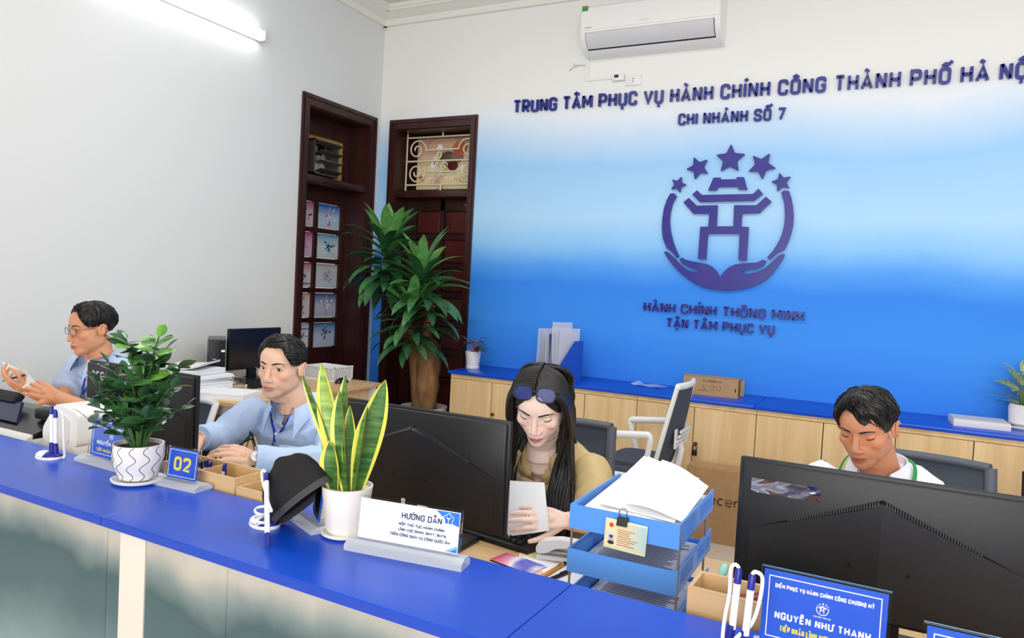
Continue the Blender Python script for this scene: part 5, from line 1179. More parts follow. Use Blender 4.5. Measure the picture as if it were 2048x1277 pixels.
sheet('paper_sheet', [(tx0 + .1, ty0 + .05, z_ + .05), (tx1 - .006, ty0 + .04, z_ + .042), (tx1 - .006, ty0 + .28, z_ + .062), (tx0 + .11, ty0 + .3, z_ + .098)], top_l[4], 'sheets in the top tray', f=lambda u, v: .006 * math.sin(u * 4))
# ---- identity card held by a binder clip on the tray lip
ca = at(1211, 1043, ty0 - .012); cb_ = at(1291, 1060, ty0 - .012); cc_ = at(1287, 1113, ty0 - .012); W3 = .085; H3 = .054
ic = thing('identity_card', 'laminated identity card with a portrait clipped to the tray front', 'card', (ca.x, ty0 - .012, cc_.z + .006)); kx = (cb_.x - ca.x) / .085
ic.rotation_euler = (0, math.radians(2), 0)
b = MB(); b.rbox((W3 * kx / 2, .002, H3 * kx / 2 - .001), (W3 * kx + .004, .0015, H3 * kx + .008), .002); b.build('clear_pouch', mat('card_pouch', (222, 224, 190), .2), ic)
b = MB(); b.b2((.0, -.0005, .002), (W3 * kx, .001, H3 * kx)); cd_ = b.build('card_face', ramp_mat('card_print', 0, [(0, (226, 222, 178)), (.04, (232, 214, 176)), (.085, (172, 208, 214))], .4, nz=(.03, 60)), ic, None)
def blob(parent, cx_, cz_, rx, rz_, m, nm, y=-.0012, n=16):
    b = MB(); b.prism([(cx_ + rx * math.cos(2 * PI * t / n), cz_ + rz_ * math.sin(2 * PI * t / n)) for t in range(n)], (0, y + .0007, 0), UX, UZ, (0, -.0006, 0)); return b.build(nm, m, parent, None)
blob(cd_, .012, H3 * kx - .009, .0045, .0045, mat('seal_red', (206, 70, 40), .5), 'red_seal')
b = MB(); b.b2((.006, -.0008, .006), (.021, 0, .028)); b.build('portrait_ground', mat('portrait_ground', (196, 214, 226), .5), cd_, None)
blob(cd_, .0135, .0085, .007, .004, mat('portrait_dark', (44, 44, 58), .5), 'portrait_shirt'); blob(cd_, .0135, .017, .004, .0052, mat('portrait_skin', (206, 160, 130), .5), 'portrait_face', -.0018); blob(cd_, .0135, .0215, .0042, .0026, MATS['portrait_dark'], 'portrait_hair', -.0024)
for k in range(8):
    b = MB(); b.b2((.026, -.0008, .006 + k * .0044), (.026 + rr.uniform(.025, .045), 0, .0074 + k * .0044)); b.build('print_line', mat('card_ink_%d' % (k % 2), ((120, 110, 90), (196, 100, 70))[k % 2], .5), cd_, None)
cl_ = at(1243, 1046, ty0 - .018); bc = thing('binder_clip', 'small black binder clip over the identity card', 'clip', (cl_.x, ty0 - .006, cl_.z - .008))
b = MB(); b.prism([(-.012, 0), (.006, 0), (.001, .016), (-.006, .016)], (-.011, 0, 0), (0, 1, 0), (0, 0, 1), (.022, 0, 0)); b.build('clip_body', m_blackg, bc, None)
for y in (-.006, .0):
    b = MB(); b.tube(smooth_pts([(-.007, y, .014), (-.008, y - .002, .026), (-.005, y - .002, .034), (.005, y - .002, .034), (.008, y - .002, .026), (.007, y, .014)], 4), .0008, 6); b.build('wire_handle', m_chrome, bc)
# ---- woman's keyboard, stapler, notes, pencils
keyboard((-.985, 1.792, DT), math.radians(-9), 'black keyboard on the desk before the woman', .44, .135)
sp = atz(1085, 1116, DT); st = thing('stapler', 'white stapler lying on the desk before the letter tray', 'stapler', (sp.x + .055, sp.y + .01, DT), math.radians(12))
b = MB(); b.prism(rc([(-.07, .016), (-.072, .034), (-.055, .05), (-.01, .058), (.05, .056), (.075, .05), (.075, .04), (.02, .04), (-.02, .034), (-.045, .018)], .008, True, 3)[0], (0, -.016, 0), UX, UZ, (0, .032, 0)); b.build('handle', m_wplast, st, 40)
b = MB(); b.rbox((0, 0, .02), (.13, .018, .01), .003); b.build('magazine', m_metal, st); b = MB(); b.rbox((.003, 0, .006), (.145, .034, .012), .004); b.build('base', m_wplast, st); b = MB(); b.b2((-.073, -.006, .026), (-.0705, .006, .036)); b.build('slot', m_black, st, None)
def flat(name, cx_, cy_, z_, w_, d_, a, label, m, cat='paper', th=.0008, group=None):
    b = MB(); b.b2((-w_ / 2, -d_ / 2, 0), (w_ / 2, d_ / 2, th)); o = b.build(name, m, None, None); o.location = (cx_, cy_, z_); o.rotation_euler = (0, 0, a); return tag(o, label, cat, group)
p = atz(1068, 1118, DT); flat('yellow_note', p.x - .005, p.y, DT, .07, .06, .4, 'pale yellow sticky note under the stapler', mat('yellow_paper', (244, 230, 176), .7))
p = atz(1095, 1140, DT); pp = flat('paper_slip', p.x + .03, p.y - .02, DT, .22, .15, .1, 'white slip with a pink print below the stapler', m_paper, th=.001)
b = MB(); b.prism([(.022 * math.cos(2 * PI * t / 14), .02 * math.sin(2 * PI * t / 14)) for t in range(14)], (-.05, -.01, .001), UX, (0, 1, 0), (0, 0, .0004)); b.build('pink_print', mat('pink_ink', (246, 190, 204), .6), pp, None)
p = atz(1047, 1128, DT); pk = thing('snack_packet', 'pink and purple printed packet beside the keyboard', 'packet', (p.x - .01, p.y - .01, DT), -.2)
b = MB(); b.grid(lambda u, v: ((u - .5) * .13, (v - .5) * .07, .003 + .012 * math.sin(u * PI) * math.sin(v * PI)), 12, 8); b.grid(lambda u, v: ((.5 - u) * .13, (v - .5) * .07, .0), 12, 8); b.build('wrapper', ramp_mat('packet_print', 0, [(-.065, (206, 60, 110)), (-.02, (226, 150, 180)), (0, (236, 234, 240)), (.015, (96, 100, 200)), (.05, (110, 110, 205)), (.065, (236, 236, 242))], .3, nz=(.03, 30)), pk, 60)
m_ora = mat('orange_pencil', (226, 150, 40), .4)
for k, (px, py, lb) in enumerate(((1116, 1136, 'orange pencil with a black end, left one'), (1126, 1131, 'orange pencil with a black end, right one'))):
    p = atz(px, py, DT + .004); t = thing('pencil', lb, 'pencil', (p.x, p.y, DT + .0055), math.radians(-97 + 2 * k), 'orange pencils on the slip')
    b = MB(); b.cyl((0, 0, 0), (.14, 0, 0), .0042, None, 6); b.build('shaft', m_ora, t, None); b = MB(); b.cyl((-.012, 0, 0), (0, 0, 0), .0046, None, 12); b.build('black_end', m_black, t); b = MB(); b.cyl((.14, 0, 0), (.155, 0, 0), .0042, .0006, 6); b.build('point', m_oak, t)
p = atz(1140, 1144, DT + .004); t = thing('ballpoint_pen', 'black pen lying beside the letter tray', 'pen', (p.x, p.y, DT + .0055), math.radians(-105)); b = MB(); b.cyl((0, 0, 0), (.14, 0, 0), .005, .004, 12); b.build('barrel', m_black, t); b = MB(); b.rbox((.02, 0, .005), (.04, .004, .003), .001); b.build('clip', m_blackg, t)
# ---- wooden boxes behind the counter
def wbox(loc, rz, w_, d_, h, label, dv=()):
    t = thing('wooden_box', label, 'box', loc, rz, 'wooden desk boxes'); m = m_oaktop; th = .007
    for (a_, c_, nm) in (((0, 0, 0), (w_, th, h), 'side'), ((0, d_ - th, 0), (w_, d_, h), 'side'), ((0, th, 0), (th, d_ - th, h), 'end'), ((w_ - th, th, 0), (w_, d_ - th, h), 'end'), ((th, th, 0), (w_ - th, d_ - th, h - .075), 'floor_board')):
        b = MB(); b.b2(a_, c_); b.build(nm, m, t, None)
    for x in dv:
        b = MB(); b.b2((x, th, 0), (x + th, d_ - th, h - .004)); b.build('divider', m, t, None)
    return t
bL = wbox((-1.60, 1.238, DT), CA, .262, .10, .203, 'long wooden pen box behind the counter beside the 02 sign', (.12,))
bL2 = wbox((-1.333, 1.232, DT), CA, .15, .09, .186, 'short wooden box behind the counter beside the white pen')
bR = wbox((-.262, 1.218, DT), CA, .2, .085, .205, 'wooden box behind the counter beside the right name plate')
for k, (px, py) in enumerate(((400, 926), (412, 922), (421, 926), (450, 930))):
    tp = at(px, py, 1.285 + .005 * (k % 2)); t = thing('ballpoint_pen', ['clear pen with blue cap, leftmost in the wooden pen box', 'white pen with blue clip in the wooden pen box', 'slim clear pen with blue cap in the wooden pen box', 'white pen with blue cap, rightmost in the wooden pen box'][k], 'pen', tp, 0, 'pens in the wooden box')
    bt = Vector((-.012 * (k - 1.5), .0, DT + .131 - tp.z)); b = MB(); b.tube([bt, bt * .2], .0045, 10); b.build('barrel', m_pw if k in (1, 3) else m_acr, t); b = MB(); b.tube([bt * .2, Vector((0, 0, 0))], .005, 10); b.rbox(bt * .14 + Vector((.006, 0, 0)), (.002, .004, .03), .0006); b.build('cap', m_pb, t)
sc2 = thing('red_scissors_case', 'dark red pouch lying in the wooden box beside the right name plate', 'pouch', (-.172, 1.262, DT + .131))
b = MB(); b.grid(lambda u, v: ((u - .5) * .13, .028 * math.cos(v * 2 * PI) * (.3 + .7 * u), .036 + .033 * math.sin(v * 2 * PI) * (.25 + .75 * u) + .02 * u), 14, 14); b.build('pouch_body', mat('dark_red_leather', (112, 30, 26), .35), sc2, 60)
pc2 = thing('black_pouch', 'black box-shaped pouch on the desk behind the right wooden box', 'pouch', (-.16, 1.40, DT)); b = MB(); b.rbox((0, 0, .075), (.15, .1, .15), .015); b.build('pouch_body', m_fab, pc2); b = MB(); b.rbox((0, -.0, .153), (.12, .01, .008), .003); b.build('zip', m_black, pc2)
tp = at(1451, 1130, 1.36); bt = at(1432, 1185, 1.335); t = thing('mint_brush', 'mint green handled brush leaning behind the right wooden box', 'brush', bt)
e = tp - bt; b = MB(); b.tube([e * .45, e * .8, e], [.006, .0075, .006], 12); b.build('handle', mat('mint_plastic', (150, 214, 206), .35), t); b = MB(); b.tube([e * -.05, e * .45], [.0045, .005], 10); b.build('shaft', mat('cream_plastic', (226, 226, 196), .4), t); b = MB(); b.tube([e * .36, e * .5], .0062, 10); b.build('ferrule', m_metal, t)
p = at(1446, 1183, 1.33); o = MB(); o.rbox((0, 0, 0), (.02, .014, .016), .006); o = tag(o.build('green_eraser', mat('teal_rubber', (60, 178, 160), .5)), 'small teal green eraser on the black pouch', 'eraser'); o.location = (p.x, 1.345, DT + .158)
# ---- second man's desk: keyboard, sheets, mask, card he handles
keyboard((-2.13, 1.815, DT), math.radians(-4), 'black keyboard half hidden behind the wooden pen box', .42, .13)
p = atz(540, 955, DT + .002); flat('paper_sheet', -1.72, 1.72, DT, .297, .21, -.1, 'blank white sheet on the desk before the man in blue', m_paper, th=.002)
p = atz(562, 962, DT + .004); mk = thing('face_mask', 'pale blue surgical mask lying behind the black cap', 'mask', (p.x + .0, p.y - .02, DT + .002), .5)
b = MB(); b.grid(lambda u, v: ((u - .5) * .17, (v - .5) * .09, .002 + .014 * math.sin(u * PI) * (1 + .2 * math.sin(v * 18))), 14, 12); b.grid(lambda u, v: ((.5 - u) * .17, (v - .5) * .09, .0), 4, 4); b.build('pleated_cloth', mat('mask_blue', (160, 222, 232), .8), mk, 60)
for s in (-1, 1):
    b = MB(); b.tube(smooth_pts([(s * .08, -.035, .002), (s * .12, -.02, .002), (s * .12, .02, .002), (s * .08, .035, .002)], 4), .0012, 6); b.build('ear_loop', m_paper, mk)
for k, pts in enumerate(([(470, 905), (488, 885), (504, 866)], [(474, 893), (490, 884), (506, 878)], [(492, 900), (497, 880), (500, 862)])):
    P3 = smooth_pts([at(x, y, 1.97 - .02 * i) for i, (x, y) in enumerate(pts)], 4); P3.append(Vector((P3[-1].x + .02, 1.95, DT + .002))); P3.insert(0, Vector((P3[0].x, 1.9, DT + .003)))
    b = MB(); b.tube(P3, .0028 if k < 2 else .0016, 6); tag(origin_to(b.build('cable', m_black), P3[0]), ['thick black cable looping up behind the seated man\'s hands', 'second black cable crossing behind the seated man\'s hands', 'thin black cable hanging behind the seated man\'s hands'][k], 'cable', 'cables on the desk')
# ---- scanner and white device behind the counter at the left
sc3 = thing('document_scanner', 'black and white document scanner at the left edge behind the counter', 'scanner', (-2.54, 1.40, DT), 0)
m_ivory = mat('ivory_plastic', (226, 224, 218), .4); xr = at(128, 870, 1.40).x + 2.54
b = MB(); b.rbox((xr / 2 - .1, 0, .075), (xr + .2, .2, .15), .012); b.build('base_case', m_ivory, sc3)
b = MB(); b.prism([(-.108, .12), (-.102, .16), (.04, .2), (.09, .2), (.09, .12)], (-.2, 0, 0), (0, 1, 0), (0, 0, 1), (xr + .19, 0, 0)); b.build('black_body', m_blackg, sc3, None)
xt = at(50, 825, 1.44).x + 2.54
b = MB(); b.rbox((xt - .17, .02, .228), (.34, .03, .04), .006, rot=RX(math.radians(-38))); b.build('feeder_tray', m_black, sc3)
b = MB(); b.prism([(-.25, .0), (.13, 0), (.03, .11), (-.25, .12)], (xt, -.052, .172), (1, 0, 0), (0, .65, .42), (0, -.008, .006)); b.build('guide_plate', mat('dark_blue_gloss', (20, 26, 66), .2), sc3, None)
b = MB(); b.rbox((xr - .075, .0, .207), (.09, .05, .035), .008); b.build('side_guide', m_black, sc3); b = MB(); b.cyl((xr - .03, .0, .21), (xr - .005, .0, .21), .02, None, 18); b.build('roller_knob', m_blackg, sc3)
b = MB(); b.prism([(-.108, .10), (-.118, .14), (-.118, .15), (-.095, .165), (-.095, .1)], (-.2, 0, 0), (0, 1, 0), (0, 0, 1), (xr + .2, 0, 0)); b.build('front_strip', m_ivory, sc3, None)
lp = thing('label_printer', 'white desktop printer beside the left pen stand', 'printer', (-2.055, 1.42, DT))
lp.location.x = -2.54 + xr + .092
b = MB(); b.rbox((0, -.02, .075), (.17, .16, .15), .012); b.build('case', m_ivory, lp)
b = MB(); b.prism(rc([(-.085, .0), (.085, 0), (.085, .1), (-.02, .12), (-.085, .04)], .015, True, 3)[0], (0, -.09, .148), UX, UZ, (0, .14, 0)); b.build('lid', m_wplast, lp, 40)
b = MB(); b.prism(rc([(-.06, .0), (.05, 0), (.05, .07), (.0, .09), (-.04, .03)], .012, True, 3)[0], (0, -.094, .155), UX, UZ, (0, .005, 0)); b.build('lid_panel', m_ivory, lp, 40)
b = MB(); b.rbox((-.03, -.03, .235), (.05, .06, .012), .005, rot=RY(math.radians(-35))); b.build('button_recess', m_metal, lp)
for k, (px, py, a, lb) in enumerate(((90, 830, .1, 'white sheet on the desk behind the scanner'), (150, 828, -.2, 'white sheet lying beside the printer at the left'))):
    p = at(px, py, 1.62); flat('paper_sheet', p.x, 1.64 + .03 * k, DT + .0015 * k, .3, .21, a, lb, m_paper)
# ================================================================== PEOPLE
from mathutils.bvhtree import BVHTree
def clay(mb, voxel, smooth=3, fac=.5):
    me = mb.mesh('clay', [], None); o = bpy.data.objects.new('clay', me); COL.objects.link(o)
    r = o.modifiers.new('r', 'REMESH'); r.mode = 'VOXEL'; r.voxel_size = voxel; r.use_smooth_shade = True
    if smooth:
        s = o.modifiers.new('s', 'SMOOTH'); s.factor = fac; s.iterations = smooth
    dg = bpy.context.evaluated_depsgraph_get(); m2 = bpy.data.meshes.new_from_object(o.evaluated_get(dg))
    bpy.data.objects.remove(o); bpy.data.meshes.remove(me)
    m2.polygons.foreach_set('use_smooth', [True] * len(m2.polygons)); return m2
def link_mesh(me, name, mats, parent):
    me.name = name; me.materials.clear()
    for m in mats: me.materials.append(m)
    o = bpy.data.objects.new(name, me); COL.objects.link(o); o.parent = parent; return o
def lerp(a, b, t): return a + (b - a) * t

def add_head(mb, H, sx=1.0, jaw=1.0, closed=True, nose=1.0):
    """H maps head coordinates (x right of the person, y forward, z up) into the world"""
    mb.M = H; E = lambda c, r, rot=None: mb.ell(c, r, rot, 24, 16)
    E((0, -.012, .028), (.0735 * sx, .092, .074)); E((0, .024, .034), (.062 * sx, .054, .052))
    E((0, .014, -.018), (.0655 * sx, .058, .062)); E((0, .012, -.06), (.061 * sx * jaw, .056, .046)); E((0, .034, -.052), (.05 * jaw, .046, .042))
    for s in (-1, 1):
        E((s * .040 * sx, .040, -.026), (.024, .027, .022)); E((s * .027, .0635, .017), (.028, .0125, .008), RZ(-s * .32)); E((s * .049 * sx * jaw, -.004, -.052), (.017, .03, .03)); E((s * .0455 * sx, .020, -.042), (.019, .03, .03))
        # ear
        E((s * .076 * sx, -.014, -.01), (.006, .0155, .0255), RX(.2) @ RZ(s * .4)); mb.tube([(s * .0785 * sx + s * .006, -.016 + .0155 * math.sin(a) - .004, -.008 + .025 * math.cos(a)) for a in [q * .42 - 1.2 for q in range(10)]], .0038, 6)
        # lids
        E((s * .031, .0535, -.001), (.0168, .0145, .0125 if closed else .009))
        if not closed:
            for (zz, r, up) in ((.0072, .0034, 1), (-.0066, .0026, -1)):
                mb.tube([(s * (.031 + .0155 * u), .0680 - .006 * u * u - .002 * u, -.001 + zz * (1 - u * u * .9)) for u in (-1, -.6, -.2, .2, .6, 1)], r, 6)
        E((s * .0128, .0805, -.0425), (.0078, .0095, .0072))
    mb.tube([(0, .067, .016), (0, .0755, -.006), (0, .0850, -.026), (0, .0900, -.0385)], [.0085, .0085 * nose, .0102 * nose, .0108 * nose], 10)
    E((0, .0885, -.0395), (.0115 * nose, .0100, .0092))
    E((0, .050, -.064), (.033, .034, .03)); E((0, .061, -.099), (.023, .018, .0165)); E((0, .046, -.088), (.036 * jaw, .03, .026))
    mb.tube([(-.0235, .0715, -.0675), (-.012, .0800, -.0655), (-.004, .0834, -.0635), (0, .0832, -.0643), (.004, .0834, -.0635), (.012, .0800, -.0655), (.0235, .0715, -.0675)], [.002, .0042, .0048, .0045, .0048, .0042, .002], 8)
    mb.tube([(-.021, .0715, -.0705), (-.01, .0803, -.0745), (0, .0828, -.0758), (.01, .0803, -.0745), (.021, .0715, -.0705)], [.002, .0052, .006, .0052, .002], 8)
    mb.tube([(0, -.03, -.045), (0, -.022, -.09), (0, -.03, -.13)], [.05, .049, .05], 18)
    mb.M = None
def relax_head(me, H, it=20):
    """even out the skin between the features"""
    Hi = H.inverted(); bm = bmesh.new(); bm.from_mesh(me); sel = []
    for v in bm.verts:
        p = Hi @ v.co
        if p.z < -.15 or p.length > .2: continue
        x = abs(p.x)
        if p.y > .03 and ((x - .031) / .0205) ** 2 + ((p.z + .0005) / .0125) ** 2 < 1: continue
        if p.y > .05 and x < .028 and -.087 < p.z < -.055: continue
        if p.y > .066 and x < .021 and -.055 < p.z < .012: continue
        if x > .066 and p.y < .012 and -.05 < p.z < .035: continue
        sel.append(v)
    for _ in range(it): bmesh.ops.smooth_vert(bm, verts=sel, factor=.5, use_axis_x=True, use_axis_y=True, use_axis_z=True)
    bm.to_mesh(me); bm.free()
def add_hand(mb, wrist, d, back, thumb_sgn, curls, spread=.12, k=1.0, thumb=(.5, .35, .2), tspread=.75):
    """d: wrist->knuckles, back: dorsal normal, curls: per finger (a1,a2,a3) radians towards the palm"""
    d = Vector(d).normalized(); nb = Vector(back); nb = (nb - d * nb.dot(d)).normalized(); t = d.cross(nb) * thumb_sgn; w = Vector(wrist)
    offs = (.0285, .0095, -.0095, -.0275); base = (.083, .087, .082, .074); segs = ((.041, .025, .021), (.045, .029, .022), (.042, .027, .021), (.033, .02, .018)); rad = (.0082, .0083, .0079, .0068); tips = []
    for i in range(4):
        kn = w + (d * base[i] + t * offs[i] + nb * (.003 if i in (1, 2) else 0)) * k
        mb.tube([w + t * offs[i] * .45 * k, w + (d * base[i] * .5 + t * offs[i] * .8) * k, kn], [.0135 * k, .0125 * k, .0098 * k], 8, flat=.95)
        dirv = (d + t * spread * (1.5 - i) * .66).normalized(); p = kn; P = [p]; R_ = [rad[i] * k * 1.08]; ax = t
        a = 0
        for j in range(3):
            a += curls[i][j]; dv = (dirv * math.cos(a) - nb * math.sin(a)).normalized(); p = p + dv * segs[i][j] * k; P.append(p); R_.append(rad[i] * k * (1.0, .92, .74)[j])
        PP = []; RR = []
        for j in range(3):
            PP += [P[j], P[j].lerp(P[j + 1], .5)]; RR += [R_[j], lerp(R_[j], R_[j + 1], .5) * .97]
        PP.append(P[3]); RR.append(R_[3]); mb.tube(PP, RR, 8); mb.ell(P[3], R_[3], None, 8, 6); tips.append(p)
    # web between the metacarpals
    mb.ell(w + d * .045 * k, (.034 * k, .034 * k, .034 * k) if False else .018 * k, None, 10, 8)
    tb = w + (d * .022 + t * .026 - nb * .006) * k; dv = (d * (1 - tspread * .5) + t * tspread - nb * thumb[0]).normalized(); p = tb; P = [w + t * .008 * k, tb]; R_ = [.014 * k, .0135 * k]
    for j, (sl, r) in enumerate(((.038, .0105), (.03, .0092), (.024, .0072))):
        p = p + dv * sl * k; P.append(p); R_.append(r * k); dv = (dv + d * thumb[1] - t * thumb[2]).normalized()
    mb.tube(P, R_, 9); mb.ell(P[-1], R_[-1], None, 8, 6)
    return tips
def skin_mat(name, col):
    m = attr_mat(name, .5, sub=.12, bump=(420, .06), spec=.35); return m
def paint_skin(me, H, base, lip, blush=None, stubble=None):
    Hi = H.inverted(); a = me.color_attributes.new('col', 'FLOAT_COLOR', 'POINT'); B = Vector(L(base)[:3]); Lp = Vector(L(lip)[:3]); Bl = Vector(L(blush or base)[:3]); buf = []
    St = Vector(L(stubble)[:3]) if stubble else None
    for v in me.vertices:
        p = Hi @ v.co; c = B
        if p.y > .05 and -.13 < p.z < .05 and abs(p.x) < .08:
            m = max(0, 1 - ((p.x / .036) ** 2 + ((p.z + .037) / .03) ** 2) ** .5) if False else 0
            q = min(1, max(0, 1.25 - (((abs(p.x) - .04) / .03) ** 2 + ((p.z + .03) / .028) ** 2))); c = c.lerp(Bl, .45 * q)
            if St is not None:
                q = min(1, max(0, 1.3 - ((p.x / .042) ** 2 + ((p.z + .08) / .038) ** 2))); c = c.lerp(St, .3 * q)
            q = max(0, 1 - abs(p.x) / .024); zt = -.0612 - .004 * (abs(p.x) / .02) ** 2 ; zb = -.0815 + .011 * (abs(p.x) / .021) ** 2
            if abs(p.x) < .024 and zb < p.z < zt and p.y > .069: c = c.lerp(Lp, min(1, q * 3) * .85)
            if abs(p.z + .0693) < .0022 and abs(p.x) < .024 and p.y > .07: c = c * .55
        buf += [c.x, c.y, c.z, 1]
    a.data.foreach_set('color', buf)
def head_bits(parent, H, hair_m, closed, brow=1.0, look=(0, 0), lash=.0011):
    m_eye = mat('eye_white', (236, 230, 226), .2); m_iris = mat('iris_brown', (40, 26, 20), .15)
    for s in (-1, 1):
        b = MB(); b.M = H; b.tube([(s * (.012 + .040 * t), .0765 - .0185 * t ** 1.6, .0165 + .0065 * math.sin(t * 2.5) * brow - .002 * t) for t in [q / 8 for q in range(9)]], [.0026, .0038, .0042, .0042, .004, .0036, .003, .0022, .001], 6, flat=.8); b.build('eyebrow', hair_m, parent, 80)
        if closed:
            b = MB(); b.M = H; b.tube([(s * (.031 + .016 * u), .0660 - .0075 * u * u, -.0078 + .0042 * u * u) for u in [q / 5 - 1 for q in range(11)]], [.0006] + [lash] * 9 + [.0006], 6); b.build('eyelash', hair_m, parent, 80)
        else:
            b = MB(); b.M = H; b.ell((s * .031, .0562, -.0005), (.0145, .0128, .0105), None, 20, 14); e = b.build('eye', m_eye, parent, 80)
            b = MB(); b.M = H; b.ell((s * .031 + look[0], .0662, -.0003 + look[1]), (.0064, .0042, .0064), None, 14, 10); b.build('iris', m_iris, e, 80)
            b = MB(); b.M = H; b.tube([(s * (.031 + .0155 * u),   .0708 - .006 * u * u, .0056 * (1 - u * u * .9) + .0002) for u in [q / 5 - 1 for q in range(11)]], [.0005] + [.0011] * 9 + [.0005], 6); b.build('eyelash', hair_m, parent, 80)
def cran(th, ph, off=0.0):               # th azimuth from front, ph from the top
    return Vector((math.sin(ph) * math.sin(th) * (.0735 + off), -.012 + math.sin(ph) * math.cos(th) * (.092 + off), .028 + math.cos(ph) * (.074 + off)))
def short_hair(parent, H, m, line, thick0, comb, n=900, seed=1, name='hair', sx=1.0, wild=.25, ln=.04, over=1.03):
    """line(th) -> lowest polar angle of the hair; thick(th,ph) -> thickness; comb(th,ph) -> (dth,dph) combing direction"""
    b = MB(); b.M = H; rr = random.Random(seed); NU, NV = 72, 22
    thick = lambda th, v: lerp(.75 * thick0(0, 0), thick0(th, v), min(1, v * 1.6)) if v < .625 else thick0(th, v)
    def outer(u, v):
        th = u * 2 * PI; pm = line(th); ph = v * pm; t = thick(th, ph / pm); p = cran(th, ph, t * min(1, (1 - v) * 5 + .12)); p.x *= sx
        k = 1 + 0; q = noise.noise(Vector((th * 3, ph * 3, seed))) * .004 * (1 - v); return p + p.normalized() * q
    b.grid(outer, NU, NV, 0, True); b.grid(lambda u, v: (lambda p: Vector((p.x * sx, p.y, p.z)))(cran(-u * 2 * PI, v * line(-u * 2 * PI), -.004)), NU, NV, 0, True)
    for i in range(n):
        th = rr.uniform(0, 2 * PI); pm = line(th); ph = pm * math.sqrt(rr.random()) * .98; pts = []; t = thick(th, ph / pm); L_ = ln * rr.uniform(.6, 1.2); lift = rr.uniform(.6, 1.25); w0, w1 = rr.uniform(-wild, wild), rr.uniform(-wild, wild)
        for j in range(5):
            s = j / 4; p = cran(th, ph, t * lift * (.75 + .3 * s) * min(1, max(.1, (1 - ph / pm) * 5)) + .001); p.x *= sx; pts.append(p)
            dt, dp = comb(th, ph); d_ = L_ / 4 / .085; th += (dt + w0) * d_ / max(.3, math.sin(ph)); ph += (dp + w1) * d_
            if ph < .02: ph = .02
            ph = min(ph, line(th) * over)
        b.tube(pts, [.0016, .002, .0018, .0014, .0004], 4)
    return b.build(name, m, parent, 80)
def wrinkle(me, amp, sc=9, seed=0, axis=(1, 1, .5)):
    co = []
    for v in me.vertices:
        p = v.co; q = Vector((p.x * axis[0], p.y * axis[1], p.z * axis[2])) * sc + Vector((seed, 0, 0)); n1 = noise.noise(q); n2 = noise.noise(q * 2.3 + Vector((0, 5, 0)))
        r = (1 - abs(n1)) ** 3 * .8 + (1 - abs(n2)) ** 4 * .35 - .5; co.append(p + v.normal * amp * r)
    for v, c in zip(me.vertices, co): v.co = c
def torso(mb, hip, sh, neck, fwd, right, wsh, k=1.0, fl=.62, nr=.06):
    """tube from hip to neck, elliptical"""
    hip = Vector(hip); sh = Vector(sh); neck = Vector(neck); P = [hip + (hip - sh).normalized() * .06, hip, hip.lerp(sh, .3), hip.lerp(sh, .62), hip.lerp(sh, .85), sh, sh.lerp(neck, .45), neck]
    W = [.15 * k, .165 * k, .155 * k, .168 * k, .172 * k, wsh * .82, wsh * .56, nr]; F_ = [.75, .72, .7, .68, .68, .66, .72, .95]
    PP = []; WW = []; FF = []
    for i in range(len(P) - 1):
        for t in range(4): t /= 4; PP.append(P[i].lerp(P[i + 1], t)); WW.append(lerp(W[i], W[i + 1], t)); FF.append(lerp(F_[i], F_[i + 1], t))
    PP.append(P[-1]); WW.append(W[-1]); FF.append(F_[-1]); mb.tube(PP, WW, 28, flat=FF, up=fwd)
def collar(parent, c, fwd, up, right, r, m, open_=.5, h=.036, pt=.05, drop=.02):
    """folded shirt collar round the neck centre c"""
    c = Vector(c); fwd = Vector(fwd).normalized(); up = Vector(up).normalized(); right = Vector(right).normalized()
    def P(u, v):                         # u 0..1 round from front right by the back to front left; v 0..1 top edge -> outer edge
        a = open_ + u * (2 * PI - 2 * open_); ex = abs(u - .5) * 2; d = right * math.sin(a) + fwd * math.cos(a)
        zt = h * (.9 - .75 * ex ** 2.2) - drop * ex ** 3 * .5
        inn = c + d * (r * (1 + .06 * ex)) + up * zt
        out_ = c + d * (r + .017 + .012 * ex ** 2) + up * (zt - h * 1.05 - pt * ex ** 6) + fwd * (.012 * ex ** 4)
        if v < .25: return inn + up * .004 * math.sin(v * 12) + d * .003 * v * 4
        t = (v - .25) / .75; return inn.lerp(out_, t) + d * .006 * math.sin(t * PI) + up * .004 * (1 - t)
    b = MB(); b.grid(P, 40, 10); b.grid(lambda u, v: P(1 - u, v) - (right * math.sin(open_ + (1 - u) * (2 * PI - 2 * open_)) + fwd * math.cos(open_ + (1 - u) * (2 * PI - 2 * open_))) * .003, 40, 10); b.build('collar', m, parent, 80)
    b = MB(); b.grid(lambda u, v: (lambda a, ex: c + (right * math.sin(a) + fwd * math.cos(a)) * (r - .002) + up * (h * (.9 - .75 * ex ** 2.2) - drop * ex ** 3 * .5 - v * h * 1.1))(open_ + u * (2 * PI - 2 * open_), abs(u - .5) * 2), 40, 4); b.build('collar_band', m, parent, 80)
